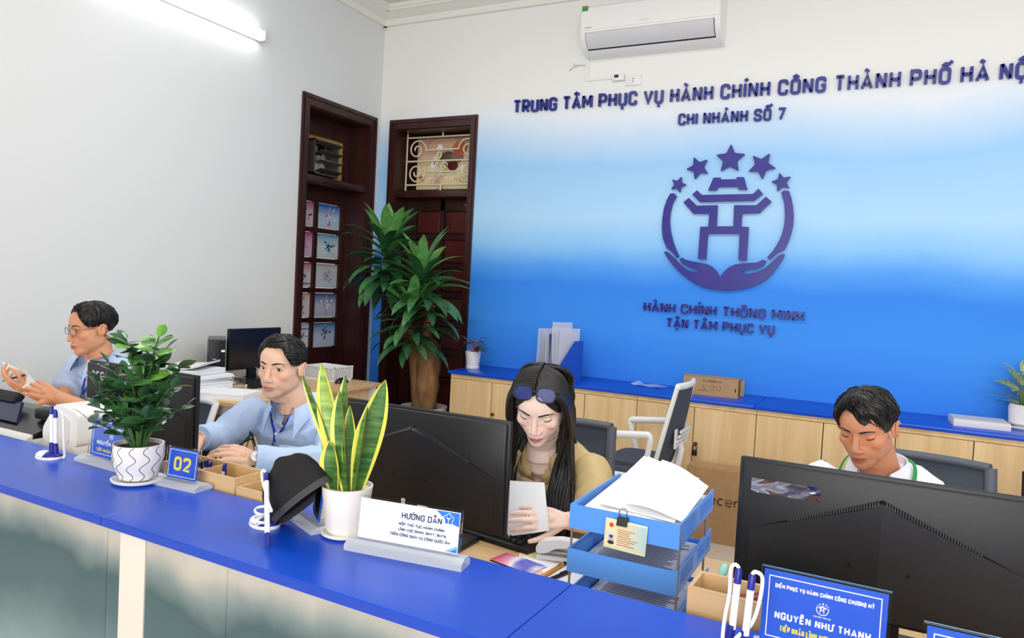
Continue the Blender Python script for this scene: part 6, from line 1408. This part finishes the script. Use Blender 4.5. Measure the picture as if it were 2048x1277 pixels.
def legs(parent, hip, fwd, right, m, knee_d=.42, floor=0.0):
    for s in (-1, 1):
        h = Vector(hip) + Vector(right) * s * .085; kn = h + Vector(fwd) * knee_d + Vector(right) * s * .03; kn.z = h.z - .0; an = kn + Vector(fwd) * .02; an.z = .09
        b = MB(); b.tube(smooth_pts([h, h.lerp(kn, .5), kn + Vector((0, 0, -.02)), kn.lerp(an, .5) + Vector(fwd) * .0, an], 5), [lerp(.08, .05, q / 20) for q in range(21)], 14); b.build('trouser_leg', m, parent, 80)
        b = MB(); b.tube([an + Vector(fwd) * -.05 + Vector((0, 0, -.045)), an + Vector(fwd) * .03 + Vector((0, 0, -.045)), an + Vector(fwd) * .16 + Vector((0, 0, -.055))], [.04, .043, .028], 12, flat=[.95, .95, .9]); b.build('shoe', m_black, parent, 60)
def vcut(me, test):
    bm = bmesh.new(); bm.from_mesh(me); bmesh.ops.delete(bm, geom=[f for f in bm.faces if test(f.calc_center_median())], context='FACES'); bm.to_mesh(me); bm.free()
def headM(eye, yaw, pitch, roll=0.0, s=1.0, cam_off=.07):
    """eye: world point between the eyes; yaw from -Y towards +X, pitch down"""
    f = Vector((math.sin(yaw) * math.cos(pitch), -math.cos(yaw) * math.cos(pitch), -math.sin(pitch))); up = Vector((0, 0, 1)); up = (up - f * up.dot(f)).normalized(); r = f.cross(up)
    up = Matrix.Rotation(roll, 3, f) @ up; r = f.cross(up); M3 = Matrix((r, f, up)).transposed()
    c = Vector(eye) - f * cam_off * s; return Matrix.Translation(c) @ (M3 * s).to_4x4()
def ribbon(parent_none, pts, wd, nrm, m, name, th=.0012):
    P = [Vector(p) for p in pts]; b = MB(); n = len(P); vs = []
    for i in range(n):
        t = (P[min(i + 1, n - 1)] - P[max(i - 1, 0)]).normalized(); s = t.cross(Vector(nrm)).normalized()
        for d in (-1, 1):
            for e in (0, 1): vs.append(P[i] + s * d * wd / 2 + Vector(nrm).normalized() * th * e)
    fs = []
    for i in range(n - 1):
        a = i * 4; c = a + 4; fs += [(a + 1, a + 3, c + 3, c + 1), (a, c, c + 2, a + 2), (a, a + 1, c + 1, c), (a + 2, c + 2, c + 3, a + 3)]
    fs += [(0, 2, 3, 1), ((n - 1) * 4, (n - 1) * 4 + 1, (n - 1) * 4 + 3, (n - 1) * 4 + 2)]
    b.add(vs, fs); return b
m_hair = mat('black_hair', (20, 17, 17), .38, bump=(300, .3, (1, 1, .2))); m_trs = mat('dark_trousers', (36, 38, 48), .8)
VOX = .0027
def fwdv(yaw): return Vector((math.sin(yaw), -math.cos(yaw), 0)), Vector((-math.cos(yaw), -math.sin(yaw), 0))   # forward, person's right
def do_body(parent, mb, H, skin, base, lip, blush=None, stubble=None):
    me = clay(mb, VOX, 3); relax_head(me, H); paint_skin(me, H, base, lip, blush, stubble); return link_mesh(me, 'body', [skin], parent)
def frame_chair(cx_, cy_, label, yaw, sc=.9, top=.945, fm=None):
    c = office_chair((cx_, cy_, 0), yaw, label, fm or m_wf, top=top); c.scale = (1, 1, sc); return c
def mirror_th(th): return (th + PI) % (2 * PI) - PI

# ------------------------------------------------------------------ the woman
P_ = thing('person', 'woman with long black hair in a khaki shirt reading a sheet of paper', 'person', (0, 0, 0)); W_yaw = math.radians(10)
eye = at(1070, 839, 1.80); H = headM(eye, math.radians(11), math.radians(31), math.radians(-3), .93)
f, r = fwdv(math.radians(6)); neck = at(1083, 897, 1.965); sh = neck + Vector((.0, .045, -.045)); hip = Vector((sh.x - .05, 2.30, .50)); root = Vector((hip.x, hip.y, 0)); P_.location = root
TR = Matrix.Translation(-root)
def loc(p): return Vector(p) - root
mb = MB(); mb.M = None; Hl = TR @ H
add_head(mb, Hl, 1.03, .93, True, .92)
nkt = Hl @ Vector((0, -.025, -.07)); mb.tube([nkt, loc(neck) + Vector((0, .01, .02)), loc(neck) + Vector((0, .02, -.03))], [.046, .046, .055], 16)
torso(mb, loc(hip), loc(sh), loc(neck) - Vector((0, 0, .03)), f, r, .142, .84, nr=.05)
shL = sh - r * .138 + Vector((0, 0, -.02)); shR = sh + r * .138 + Vector((0, 0, -.02))
elL = at(1192, 1045, 1.90); wrL = at(1128, 1042, 1.79); elR = sh + r * .23 + Vector((.0, -.12, -.2)); wrR = at(925, 1010, 1.80)
for a_, e_, w_ in ((shL, elL, wrL), (shR, elR, wrR)): mb.tube([loc(a_), loc(a_).lerp(loc(e_), .5), loc(e_), loc(e_).lerp(loc(w_), .4), loc(w_)], [.045, .041, .035, .033, .022], 14)
hd = (at(1083, 1036, 1.745) - wrL); add_hand(mb, loc(wrL), hd, (.25, -.85, .55), -1, [(.35, .5, .3), (.25, .45, .3), (.3, .45, .3), (.35, .5, .35)], .10, .9, (.15, .25, .1), .55)
hd2 = (at(960, 1050, 1.68) - wrR); add_hand(mb, loc(wrR), Vector((-.3, -.8, 0)), (0, .0, 1), 1, [(.4, .5, .3)] * 4, .1, .9)
skin_w = skin_mat('fair_skin', None); do_body(P_, mb, Hl, skin_w, (248, 216, 200), (214, 104, 104), (246, 192, 180)); head_bits(P_, Hl, m_hair, True, 1.0, lash=.0016)
m_khaki = mat('khaki_cotton', (204, 180, 132), .85, bump=(600, .15), var=(7, (194, 168, 118)))
sb = MB(); torso(sb, loc(hip), loc(sh), loc(neck) - Vector((0, 0, .02)), f, r, .178, 1.04, nr=.075)
for a_, e_ in ((shL, elL), (shR, elR)):
    a1 = loc(a_); e1 = loc(e_); sb.ell(a1, .062, None, 16, 12); sb.tube([a1, a1.lerp(e1, .4), a1.lerp(e1, .78), a1.lerp(e1, .8)], [.062, .06, .062, .058], 18)
me = clay(sb, .006, 6); wrinkle(me, .010, 9, 3)
nk = loc(neck)
def vtest(p):
    q = p - nk; fr = q.dot(f); x = q.dot(r); z = q.z; return fr > .0 and -.11 < z and abs(x) < .006 + (z + .11) * .36
vcut(me, vtest); link_mesh(me, 'shirt', [m_khaki], P_); collar(P_, nk - Vector((0, .0, .012)), f, (0, 0, 1), r, .064, m_khaki, .75, .034, .055)
for k in range(4):
    q = nk + f * (.118 + .006 * k) + Vector((0, 0, -.13 - .07 * k)); b = MB(); b.tube([q - f * .004, q], .006, 12); b.build('button', mat('dark_button', (60, 44, 34), .4), P_)
legs(P_, loc(hip) + Vector((0, 0, .02)), f, r, m_trs)
# long hair: parted cap with locks falling before the shoulders
b = MB(); b.M = Hl; rr = random.Random(3)
def wl(th):
    th = abs(mirror_th(th)); return math.radians(50) + math.radians(72) * min(1, max(0, (th - .25) / 1.0)) if th > .0 else math.radians(50)
def wcap(u, v):
    th = u * 2 * PI; ph = v * wl(th); p = cran(th, ph, .009 * min(1, (1 - v) * 4 + .3) - .006 * math.exp(-(math.sin(ph) * math.sin(th) / .12) ** 2)); return p
b.grid(wcap, 80, 24, 0, True); b.grid(lambda u, v: cran(-u * 2 * PI, v * wl(-u * 2 * PI), -.004), 80, 24, 0, True)
Hinv = Hl.inverted()
for s in (-1, 1):
    for i in range(150):
        t = rr.random(); F0 = lerp(.066, -.10, t); x0 = s * .003
        ph0 = math.asin(max(-1, min(1, (F0 + .012) / .108)))
        top = Vector((x0, F0, .028 + .083 * math.cos(ph0))); o_ = rr.uniform(.008, .019)
        if t < .72:
            side = Vector((s * (.066 + o_), lerp(.048, -.05, t) , lerp(.05, .05, t))); low = Vector((s * (.078 + o_), lerp(.036, -.05, t) + rr.uniform(-.008, .008), -.035)); low2 = Vector((s * (.072 + o_ * 1.2), lerp(.03, -.04, t), -.1))
        else:
            side = Vector((s * (.05 + rr.uniform(0, .03)), -.08 - o_ * .5, .04)); low = Vector((s * rr.uniform(.02, .08), -.10 - o_ * .4, -.04)); low2 = Vector((s * rr.uniform(.03, .085), -.085, -.11))
        pts = [Hl @ top, Hl @ (top.lerp(side, .5) + Vector((s * .012, 0, .014))), Hl @ side, Hl @ low, Hl @ low2]
        a0 = nk + (r * s) * lerp(.062, .115, rr.random()) + f * lerp(.075, .035, t) + Vector((0, 0, -.05)); L_ = rr.uniform(.2, .30)
        a1 = a0 + f * lerp(.06, .045, rr.random()) + (r * s) * rr.uniform(-.012, .015) + Vector((0, 0, -.12)); a2 = a0 + f * rr.uniform(.055, .085) + (r * s) * rr.uniform(-.02, .02) + Vector((0, 0, -.12 - L_ * .6))
        if t > .88: a0 = nk - f * .10 + (r * s) * rr.uniform(0, .1) + Vector((0, 0, -.05)); a1 = a0 + Vector((0, .03, -.15)); a2 = a1 + Vector((0, .02, -.1))
        sp = smooth_pts(pts + [a0, a1, a2], 4); n = len(sp); mb_ = b.M; b.M = None; b.tube(sp, [.0035 + .0035 * math.sin(q / (n - 1) * PI) ** .5 for q in range(n)], 5); b.M = mb_
b.build('hair', m_hair, P_, 80)
WH, WN, WR = H.copy(), nk.copy(), root.copy()
# paper she reads
sheet('paper_sheet', [at(1098, 1062, 1.705), at(1010, 1074, 1.735), at(1012, 961, 1.775), at(1089, 966, 1.755)], 'white sheet the woman holds up to read', None, f=lambda u, v: .006 * math.sin(u * 3))
# glasses pushed up on her head
gm = mat('dark_glasses_frame', (24, 24, 34), .25); lens = mat('tinted_lens', (70, 84, 170), .08, alpha=.45)
def glasses(G, label, lens_m, fr_m, parent_loc, half=.034, wl_=.025, hl=.02, tem=.125, tdrop=.02, rim=.0022, sq=.6):
    """G: glasses coords (x right, y forward, z up) -> world"""
    root_ = G @ Vector((0, 0, 0)); t = thing('eyeglasses', label, 'glasses', root_); G2 = Matrix.Translation(-root_) @ G
    ex = lambda q: math.copysign(abs(q) ** sq, q)
    for s in (-1, 1):
        ring = [(s * half + wl_ * ex(math.cos(a)), -.006 * (ex(math.cos(a)) * s) ** 1 * .5, hl * ex(math.sin(a))) for a in [2 * PI * q / 28 for q in range(28)]]
        b = MB(); b.M = G2; b.tube(ring, rim, 7, close=True); b.build('rim', fr_m, t, 80)
        b = MB(); b.M = G2; b.add([(p[0], p[1] - .0005, p[2]) for p in ring], [tuple(range(28))]); b.build('lens', lens_m, t, 80)
        e = s * (half + wl_); b = MB(); b.M = G2; b.tube([(e, -.003, hl * .55), (e + s * .006, -.012, hl * .55), (e + s * .009, -.07, hl * .5), (e + s * .007, -tem * .8, hl * .4), (e + s * .004, -tem, -tdrop)], rim * .9, 7); b.build('temple_arm', fr_m, t, 80)
    b = MB(); b.M = G2; b.tube([(-half + wl_, -.0, .004), (0, .003, .008), (half - wl_, 0, .004)], rim, 7); b.build('bridge', fr_m, t, 80)
    return t
G = H @ Matrix.Translation((0, .066, .092)) @ Matrix.Rotation(math.radians(42), 4, 'X')
glasses(G, 'black-rimmed glasses pushed up on top of the woman\'s hair', lens, gm, None, .034, .027, .0215, .1, .01, .0024, .75)
frame_chair(P_.location.x - .10, 2.32, 'office chair with grey mesh back behind the woman', PI + .12, .9, .985, mat('grey_chair_frame', (84, 88, 98), .5))

# ------------------------------------------------------------------ man in the long-sleeved blue shirt
P_ = thing('person', 'man in a light blue long-sleeved shirt with lanyard looking up from the desk', 'person')
eye = at(540, 738, 1.985); H = headM(eye, math.radians(12), math.radians(4), math.radians(-2), 1.02)
f, r = fwdv(math.radians(16)); neck = at(583, 806, 2.105); sh = neck + Vector((.0, .03, -.05)); hip = Vector((sh.x - .0, 2.38, .52)); root = Vector((hip.x, hip.y, 0)); P_.location = root; TR = Matrix.Translation(-root); Hl = TR @ H
mb = MB(); add_head(mb, Hl, 1.03, 1.04, False, 1.0); nkt = Hl @ Vector((0, -.025, -.07)); nk = loc(neck)
mb.tube([nkt, nk + Vector((0, .01, .02)), nk + Vector((0, .02, -.03))], [.056, .056, .064], 16); torso(mb, loc(hip), loc(sh), nk - Vector((0, 0, .03)), f, r, .158, .9, nr=.056)
shR = sh + r * .185 + Vector((0, 0, -.02)); shL = sh - r * .185 + Vector((0, 0, -.02))
wrR = at(396, 878, 1.79); elR = (shR + wrR) / 2 + Vector((-.06, .02, -.05)); elL = at(648, 925, 1.99); wrL = at(508, 917, 1.80)
for a_, e_, w_ in ((shL, elL, wrL), (shR, elR, wrR)): mb.tube([loc(a_), loc(a_).lerp(loc(e_), .5), loc(e_), loc(e_).lerp(loc(w_), .4), loc(w_)], [.05, .047, .04, .037, .027], 14)
add_hand(mb, loc(wrL), at(462, 906, 1.73) - wrL, (.15, -.75, .65), -1, [(.45, .55, .35), (.5, .6, .4), (.55, .6, .4), (.6, .65, .4)], .10, 1.0, (.3, .3, .2), .6)
add_hand(mb, loc(wrR), Vector((.28, -.55, -.42)), (-.2, -.5, .75), 1, [(.15, .3, .2), (.5, .6, .4), (.6, .7, .4), (.7, .7, .4)], .10, 1.0, (.4, .3, .2), .6)
skin2 = skin_mat('light_tan_skin', None); do_body(P_, mb, Hl, skin2, (238, 194, 168), (200, 128, 116), (234, 176, 152), (196, 160, 142)); head_bits(P_, Hl, m_hair, False, .9, (-.003, -.0005))
m_lb = mat('light_blue_cotton', (198, 220, 250), .8, bump=(700, .12), var=(6, (188, 212, 247)))
sb = MB(); torso(sb, loc(hip), loc(sh), nk - Vector((0, 0, .02)), f, r, .2, 1.12, nr=.085)
for a_, e_, w_ in ((shL, elL, wrL), (shR, elR, wrR)):
    a1, e1, w1 = loc(a_), loc(e_), loc(w_); sb.ell(a1, .07, None, 16, 12); wc = e1.lerp(w1, .9); sb.tube([a1, a1.lerp(e1, .5), e1, e1.lerp(w1, .5), wc, wc.lerp(w1, .08)], [.069, .064, .056, .05, .042, .04], 18)
me = clay(sb, .006, 6); wrinkle(me, .013, 9, 7)
def vtest(p):
    q = p - nk; fr = q.dot(f); x = q.dot(r); z = q.z; return fr > .0 and -.075 < z and abs(x) < .004 + (z + .075) * .42
vcut(me, vtest); link_mesh(me, 'shirt', [m_lb], P_); collar(P_, nk - Vector((0, 0, .012)), f, (0, 0, 1), r, .074, m_lb, .62, .04, .06)
for w_, e_ in ((wrL, elL), (wrR, elR)):
    a1 = loc(e_).lerp(loc(w_), .86); a2 = loc(e_).lerp(loc(w_), .985); b = MB(); b.tube([a1, a2], [.047, .045], 20); b.tube([a2, a1], [.042, .044], 20, cap=False); b.build('cuff', m_lb, P_, 80)
for k in range(4):
    q = nk + f * (.112 + .006 * k) + Vector((0, 0, -.10 - .075 * k)); b = MB(); b.tube([q - f * .004, q], .0055, 12); b.build('button', m_pw, P_)
q = nk - r * .075 + f * .128 + Vector((0, 0, -.19)); M3 = Matrix((-r, Vector((0, 0, 1)), f)).transposed(); b = MB(); b.rbox(q, (.10, .11, .004), .0015, rot=M3); b.build('breast_pocket', m_lb, P_)
def hair_front(th, a0, a1, a2): # front, side, nape polar limits
    t = abs(mirror_th(th)); return math.radians(a0) if t < .55 else (lerp(math.radians(a0), math.radians(a1), min(1, (t - .55) / .5)) if t < 1.75 else lerp(math.radians(a1), math.radians(a2), min(1, (t - 1.75) / .5)))
short_hair(P_, Hl, m_hair, lambda th: hair_front(th, 50, 101, 126), lambda th, v: (.019 if abs(mirror_th(th)) < .9 else .011) * (1 - .35 * v) * (1 if abs(mirror_th(th)) < 1.3 else .7), lambda th, ph: (.8, .25) if abs(mirror_th(th)) < 1.2 else (.1, 1.0), 900, 5, sx=1.03)
legs(P_, loc(hip) + Vector((0, 0, .02)), f, r, m_trs)
# lanyard
m_ln = mat('blue_lanyard', (34, 60, 180), .6); pts_l = [(546, 822), (548, 845), (556, 872), (547, 886)]; pts_r = [(588, 812), (575, 840), (563, 862), (547, 884)]
def lanyard(label, lp, rp, Yv, m, badge=True, wd=.009):
    """straps lying on the shirt and collar of the current person"""
    vs_ = []; fs_ = []
    for ch in P_.children:
        if ch.name.split('.')[0] in ('shirt', 'collar'):
            o_ = len(vs_); vs_ += [v.co + P_.location for v in ch.data.vertices]; fs_ += [tuple(q + o_ for q in p.vertices) for p in ch.data.polygons]
    bv = BVHTree.FromPolygons(vs_, fs_)
    def lay(pts):
        out = []
        for i, (x, y) in enumerate(pts):
            d = _ray(x, y).normalized(); h = bv.ray_cast(CAM, d)[0]; g = at(x, y, Yv[i])
            if h is None or abs(h.y - g.y) > .16: n = bv.find_nearest(g); h = n[0] if n[0] is not None and (n[0] - g).length < .06 else g
            out.append(h - d * .007)
        return smooth_pts(out, 5)
    A = lay(lp); B_2 = lay(rp); t = thing('lanyard', label, 'lanyard', A[-1]); o = A[-1]
    for L2 in (A, B_2): ribbon(None, [p - o for p in L2], wd, (.3, -.9, .15), m, 'strap').build('strap', m, t, None)
    if badge:
        b = MB(); b.rbox((0, -.002, -.006), (.01, .006, .02), .002); b.build('clip', m_chrome, t)
    return t
lanyard('blue lanyard round the neck of the man in the long-sleeved shirt', [(540, 824), (544, 845), (549, 868), (547, 886)], [(587, 812), (576, 838), (563, 862), (547, 886)], (1.985, 1.972, 1.962, 1.958), m_ln)
# wrist watch and ring
wd_ = (wrL - elL).normalized(); wt = thing('wristwatch', 'steel wristwatch with white dial on the man\'s wrist', 'watch', wrL); 
sd = wd_.orthogonal().normalized(); b = MB(); ci = [(sd * math.cos(a) + wd_.cross(sd) * math.sin(a)) * .0315 for a in [2 * PI * q / 24 for q in range(24)]]; b.tube(ci, .0085, 8, flat=.28, close=True, up=wd_.cross(sd)); b.build('steel_band', m_chrome, wt, 60)
fn = Vector((.35, -.85, .4)); fn = (fn - wd_ * fn.dot(wd_)).normalized(); b = MB(); b.cyl(fn * .026, fn * .036, .0185, .018, 24); b.build('case', m_chrome, wt); b = MB(); b.cyl(fn * .036, fn * .0368, .0158, None, 24); b.build('dial', m_paper, wt); b = MB(); b.box(fn * .0372, (.001, .001, .001)); b.tube([fn * .0371, fn * .0371 + wd_ * .008], .0006, 4); b.tube([fn * .0371, fn * .0371 + wd_.cross(fn) * .006], .0006, 4); b.build('watch_hands', m_black, wt)
frame_chair(P_.location.x, 2.40, 'office chair of the man in the long-sleeved shirt', PI + .2, .9, .9)

# ------------------------------------------------------------------ man with glasses at the left
P_ = thing('person', 'man with glasses in a pale blue short-sleeved shirt holding papers at the left', 'person')
eye = at(146, 661, 1.985); H = headM(eye, math.radians(-12), math.radians(9), math.radians(0), 1.03)
f, r = fwdv(math.radians(-4)); neck = at(192, 712, 2.13); sh = neck + Vector((.0, .03, -.05)); hip = Vector((sh.x + .02, 2.36, .53)); root = Vector((hip.x, hip.y, 0)); P_.location = root; TR = Matrix.Translation(-root); Hl = TR @ H
mb = MB(); add_head(mb, Hl, 1.0, 1.0, False, 1.0); nkt = Hl @ Vector((0, -.025, -.07)); nk = loc(neck)
mb.tube([nkt, nk + Vector((0, .01, .02)), nk + Vector((0, .02, -.03))], [.054, .054, .062], 16); torso(mb, loc(hip), loc(sh), nk - Vector((0, 0, .03)), f, r, .155, .9, nr=.056)
shR = sh + r * .175 + Vector((0, 0, -.02)); shL = sh - r * .175 + Vector((0, 0, -.02))
elR = at(120, 800, 1.97); wrR = at(62, 784, 1.84); elL = at(190, 830, 1.90); wrL = at(112, 793, 1.80)
for a_, e_, w_ in ((shL, elL, wrL), (shR, elR, wrR)): mb.tube([loc(a_), loc(a_).lerp(loc(e_), .5), loc(e_), loc(e_).lerp(loc(w_), .4), loc(w_)], [.047, .043, .037, .036, .026], 14)
add_hand(mb, loc(wrL), at(66, 775, 1.755) - wrL, (.1, -.85, .5), -1, [(.45, .5, .3), (.5, .6, .35), (.5, .6, .35), (.5, .6, .35)], .12, 1.0, (-.35, .15, -.1), .8)
add_hand(mb, loc(wrR), at(32, 772, 1.80) - wrR, (.1, -.6, -.6), 1, [(.4, .6, .4), (.5, .6, .4), (.6, .6, .4), (.6, .6, .4)], .12, .98, (.3, .2, .1), .6)
skin1 = skin_mat('tan_skin', None); do_body(P_, mb, Hl, skin1, (222, 160, 124), (186, 106, 92), (216, 146, 116)); head_bits(P_, Hl, m_hair, False, .9, (.002, -.003))
m_pb2 = mat('pale_blue_cotton', (196, 214, 244), .8, bump=(700, .12), var=(6, (186, 206, 240)))
sb = MB(); torso(sb, loc(hip), loc(sh), nk - Vector((0, 0, .02)), f, r, .195, 1.1, nr=.082)
for a_, e_ in ((shL, elL), (shR, elR)):
    a1, e1 = loc(a_), loc(e_); sb.ell(a1, .068, None, 16, 12); sb.tube([a1, a1.lerp(e1, .5), a1.lerp(e1, .8), a1.lerp(e1, .82)], [.067, .064, .062, .058], 18)
me = clay(sb, .006, 6); wrinkle(me, .011, 9, 11)
def vtest(p):
    q = p - nk; fr = q.dot(f); x = q.dot(r); z = q.z; return fr > .0 and -.07 < z and abs(x) < .004 + (z + .07) * .42
vcut(me, vtest); link_mesh(me, 'shirt', [m_pb2], P_); collar(P_, nk - Vector((0, 0, .012)), f, (0, 0, 1), r, .072, m_pb2, .62, .036, .05)
short_hair(P_, Hl, m_hair, lambda th: hair_front(th, 46, 101, 127), lambda th, v: (.016 if abs(mirror_th(th)) < .9 else .011) * (1 - .35 * v), lambda th, ph: (.5, .5) if abs(mirror_th(th)) < 1.2 else (.1, 1.0), 800, 8)
legs(P_, loc(hip) + Vector((0, 0, .02)), f, r, m_trs)
G = H @ Matrix.Translation((0, .0835, -.004)); glasses(G, 'thin-rimmed glasses worn by the man at the left', mat('clear_lens', (240, 244, 248), .03, alpha=.15), mat('dark_metal_rim', (50, 46, 46), .3), None, .0335, .0255, .0155, .1, .005, .0011, .7)
A = [at(162, 790 - 20, 2.0), at(164, 780, 1.99), at(164, 790, 1.985)]; lanyard('blue lanyard of the man with glasses', [(174, 745), (170, 760), (166, 775), (163, 790)], [(188, 752), (182, 765), (173, 778), (163, 790)], (2.0, 1.985, 1.975, 1.97), m_ln, True, .008)
# his papers, yellow tag, pen
sheet('paper_sheet', [at(80, 787, 1.77), at(45, 776, 1.80), at(10, 742, 1.86), at(48, 738, 1.80)], 'white sheet held by the man with glasses', None, f=lambda u, v: .008 * math.sin(v * 3))
sheet('paper_sheet', [at(48, 742, 1.815), at(13, 745, 1.87), at(3, 722, 1.9), at(12, 727, 1.89)], 'curled back sheet in the hand of the man with glasses', None)
sheet('yellow_tag', [at(30, 741, 1.845), at(42, 741, 1.83), at(42, 733, 1.835), at(38, 733, 1.84)], 'small yellow tag on the papers at the left', None, mat('yellow_tag', (250, 240, 120), .6))
pa, pb_ = at(4, 763, 1.83), at(22, 758, 1.815); t = thing('ballpoint_pen', 'dark pen in the hand of the man with glasses', 'pen', pa); e = pb_ - pa; b = MB(); b.tube([e * 0, e * .15, e * 1.0], [.0008, .003, .0042], 10); b.build('front_barrel', m_blackg, t); b = MB(); b.tube([e, e * 2.4], .0042, 10); b.build('rear_barrel', m_black, t)
frame_chair(P_.location.x, 2.34, 'office chair of the man with glasses', PI - .05, .9, .80)

# ------------------------------------------------------------------ man in white at the right
P_ = thing('person', 'man in a white shirt with green lanyard behind the right monitor', 'person')
eye = at(1713, 874, 2.26); H = headM(eye, math.radians(-19), math.radians(22), math.radians(2), .95)
f, r = fwdv(math.radians(-12)); neck = at(1757, 950, 2.415); sh = neck + Vector((.02, .03, -.05)); hip = Vector((sh.x + .05, 2.64, .52)); root = Vector((hip.x, hip.y, 0)); P_.location = root; TR = Matrix.Translation(-root); Hl = TR @ H
mb = MB(); add_head(mb, Hl, 1.02, 1.02, True, 1.08); nkt = Hl @ Vector((0, -.025, -.07)); nk = loc(neck)
mb.tube([nkt, nk + Vector((0, .01, .02)), nk + Vector((0, .02, -.03))], [.056, .056, .064], 16); torso(mb, loc(hip), loc(sh), nk - Vector((0, 0, .03)), f, r, .158, .9, nr=.056)
shR = sh + r * .18 + Vector((0, 0, -.02)); shL = sh - r * .18 + Vector((0, 0, -.03))
elR = shR + Vector((-.06, -.06, -.2)); wrR = Vector((-.08, 2.0, .76)); elL = shL + Vector((.08, -.08, -.2)); wrL = Vector((.16, 2.0, .76))
for a_, e_, w_, s in ((shL, elL, wrL, -1), (shR, elR, wrR, 1)):
    mb.tube([loc(a_), loc(a_).lerp(loc(e_), .5), loc(e_), loc(e_).lerp(loc(w_), .4), loc(w_)], [.05, .046, .04, .037, .027], 14); add_hand(mb, loc(w_), Vector((-.1 * s, -1, -.1)), (0, 0, 1), s, [(.3, .4, .3)] * 4, .12, 1.0)
skin3 = skin_mat('brown_skin', None); do_body(P_, mb, Hl, skin3, (214, 150, 116), (184, 98, 86), (218, 142, 108), (172, 118, 94)); head_bits(P_, Hl, m_hair, True, .8, lash=.0017)
m_ws = mat('white_cotton', (232, 234, 244), .8, bump=(700, .12))
sb = MB(); torso(sb, loc(hip), loc(sh), nk - Vector((0, 0, .02)), f, r, .2, 1.12, nr=.085)
for a_, e_ in ((shL, elL), (shR, elR)):
    a1, e1 = loc(a_), loc(e_); sb.ell(a1, .07, None, 16, 12); sb.tube([a1, a1.lerp(e1, .5), a1.lerp(e1, .85), a1.lerp(e1, .88)], [.07, .066, .064, .06], 18)
me = clay(sb, .006, 6); wrinkle(me, .011, 9, 15)
def vtest(p):
    q = p - nk; fr = q.dot(f); x = q.dot(r); z = q.z; return fr > .0 and -.07 < z and abs(x) < .004 + (z + .07) * .42
vcut(me, vtest); link_mesh(me, 'shirt', [m_ws], P_); collar(P_, nk + Vector((0, 0, .018)), f, (0, 0, 1), r, .07, m_ws, .62, .045, .055)
def fringe(th):
    t = mirror_th(th); base = hair_front(th, 44, 100, 124)
    return base + math.radians(26) * math.exp(-((t + .38) / .33) ** 2) if abs(t) < 1.2 else base
short_hair(P_, Hl, m_hair, fringe, lambda th, v: (.021 if abs(mirror_th(th)) < .9 else .013) * (1 - .3 * v), lambda th, ph: (-.5, .8) if abs(mirror_th(th)) < 1.2 else (.15, 1.0), 1100, 12, sx=1.02, wild=.4, ln=.05, over=1.12)
legs(P_, loc(hip) + Vector((0, 0, .02)), f, r, m_trs)
gl_ = thing('lanyard', 'green lanyard round the neck of the man in white', 'lanyard', root + nk + f * .15 + Vector((0, 0, -.2))); o_ = nk + f * .15 + Vector((0, 0, -.2))
for s_ in (-1, 1):
    pts_ = smooth_pts([nk + (r * s_ * math.sin(math.radians(a_)) + f * math.cos(math.radians(a_))) * rd_ + Vector((0, 0, z_)) for a_, rd_, z_ in ((150, .076, .05), (112, .088, .045), (80, .099, .016), (52, .116, -.03), (22, .136, -.11), (2, .152, -.2))], 5)
    ribbon(None, [p_ - o_ for p_ in pts_], .012, (f - r * -s_ * .8 + Vector((0, 0, .3))), mat('green_lanyard', (40, 140, 70), .6), 'strap', .002).build('strap', MATS['green_lanyard'], gl_, None)
frame_chair(P_.location.x + .06, 2.70, 'office chair behind the man in white', PI - .15, .9, .96, MATS['grey_chair_frame'])
# chair and plastic bag at the right edge
office_chair((.76, 3.14, 0), math.radians(190), 'black office chair at the right edge behind the monitor', m_black, top=.79)
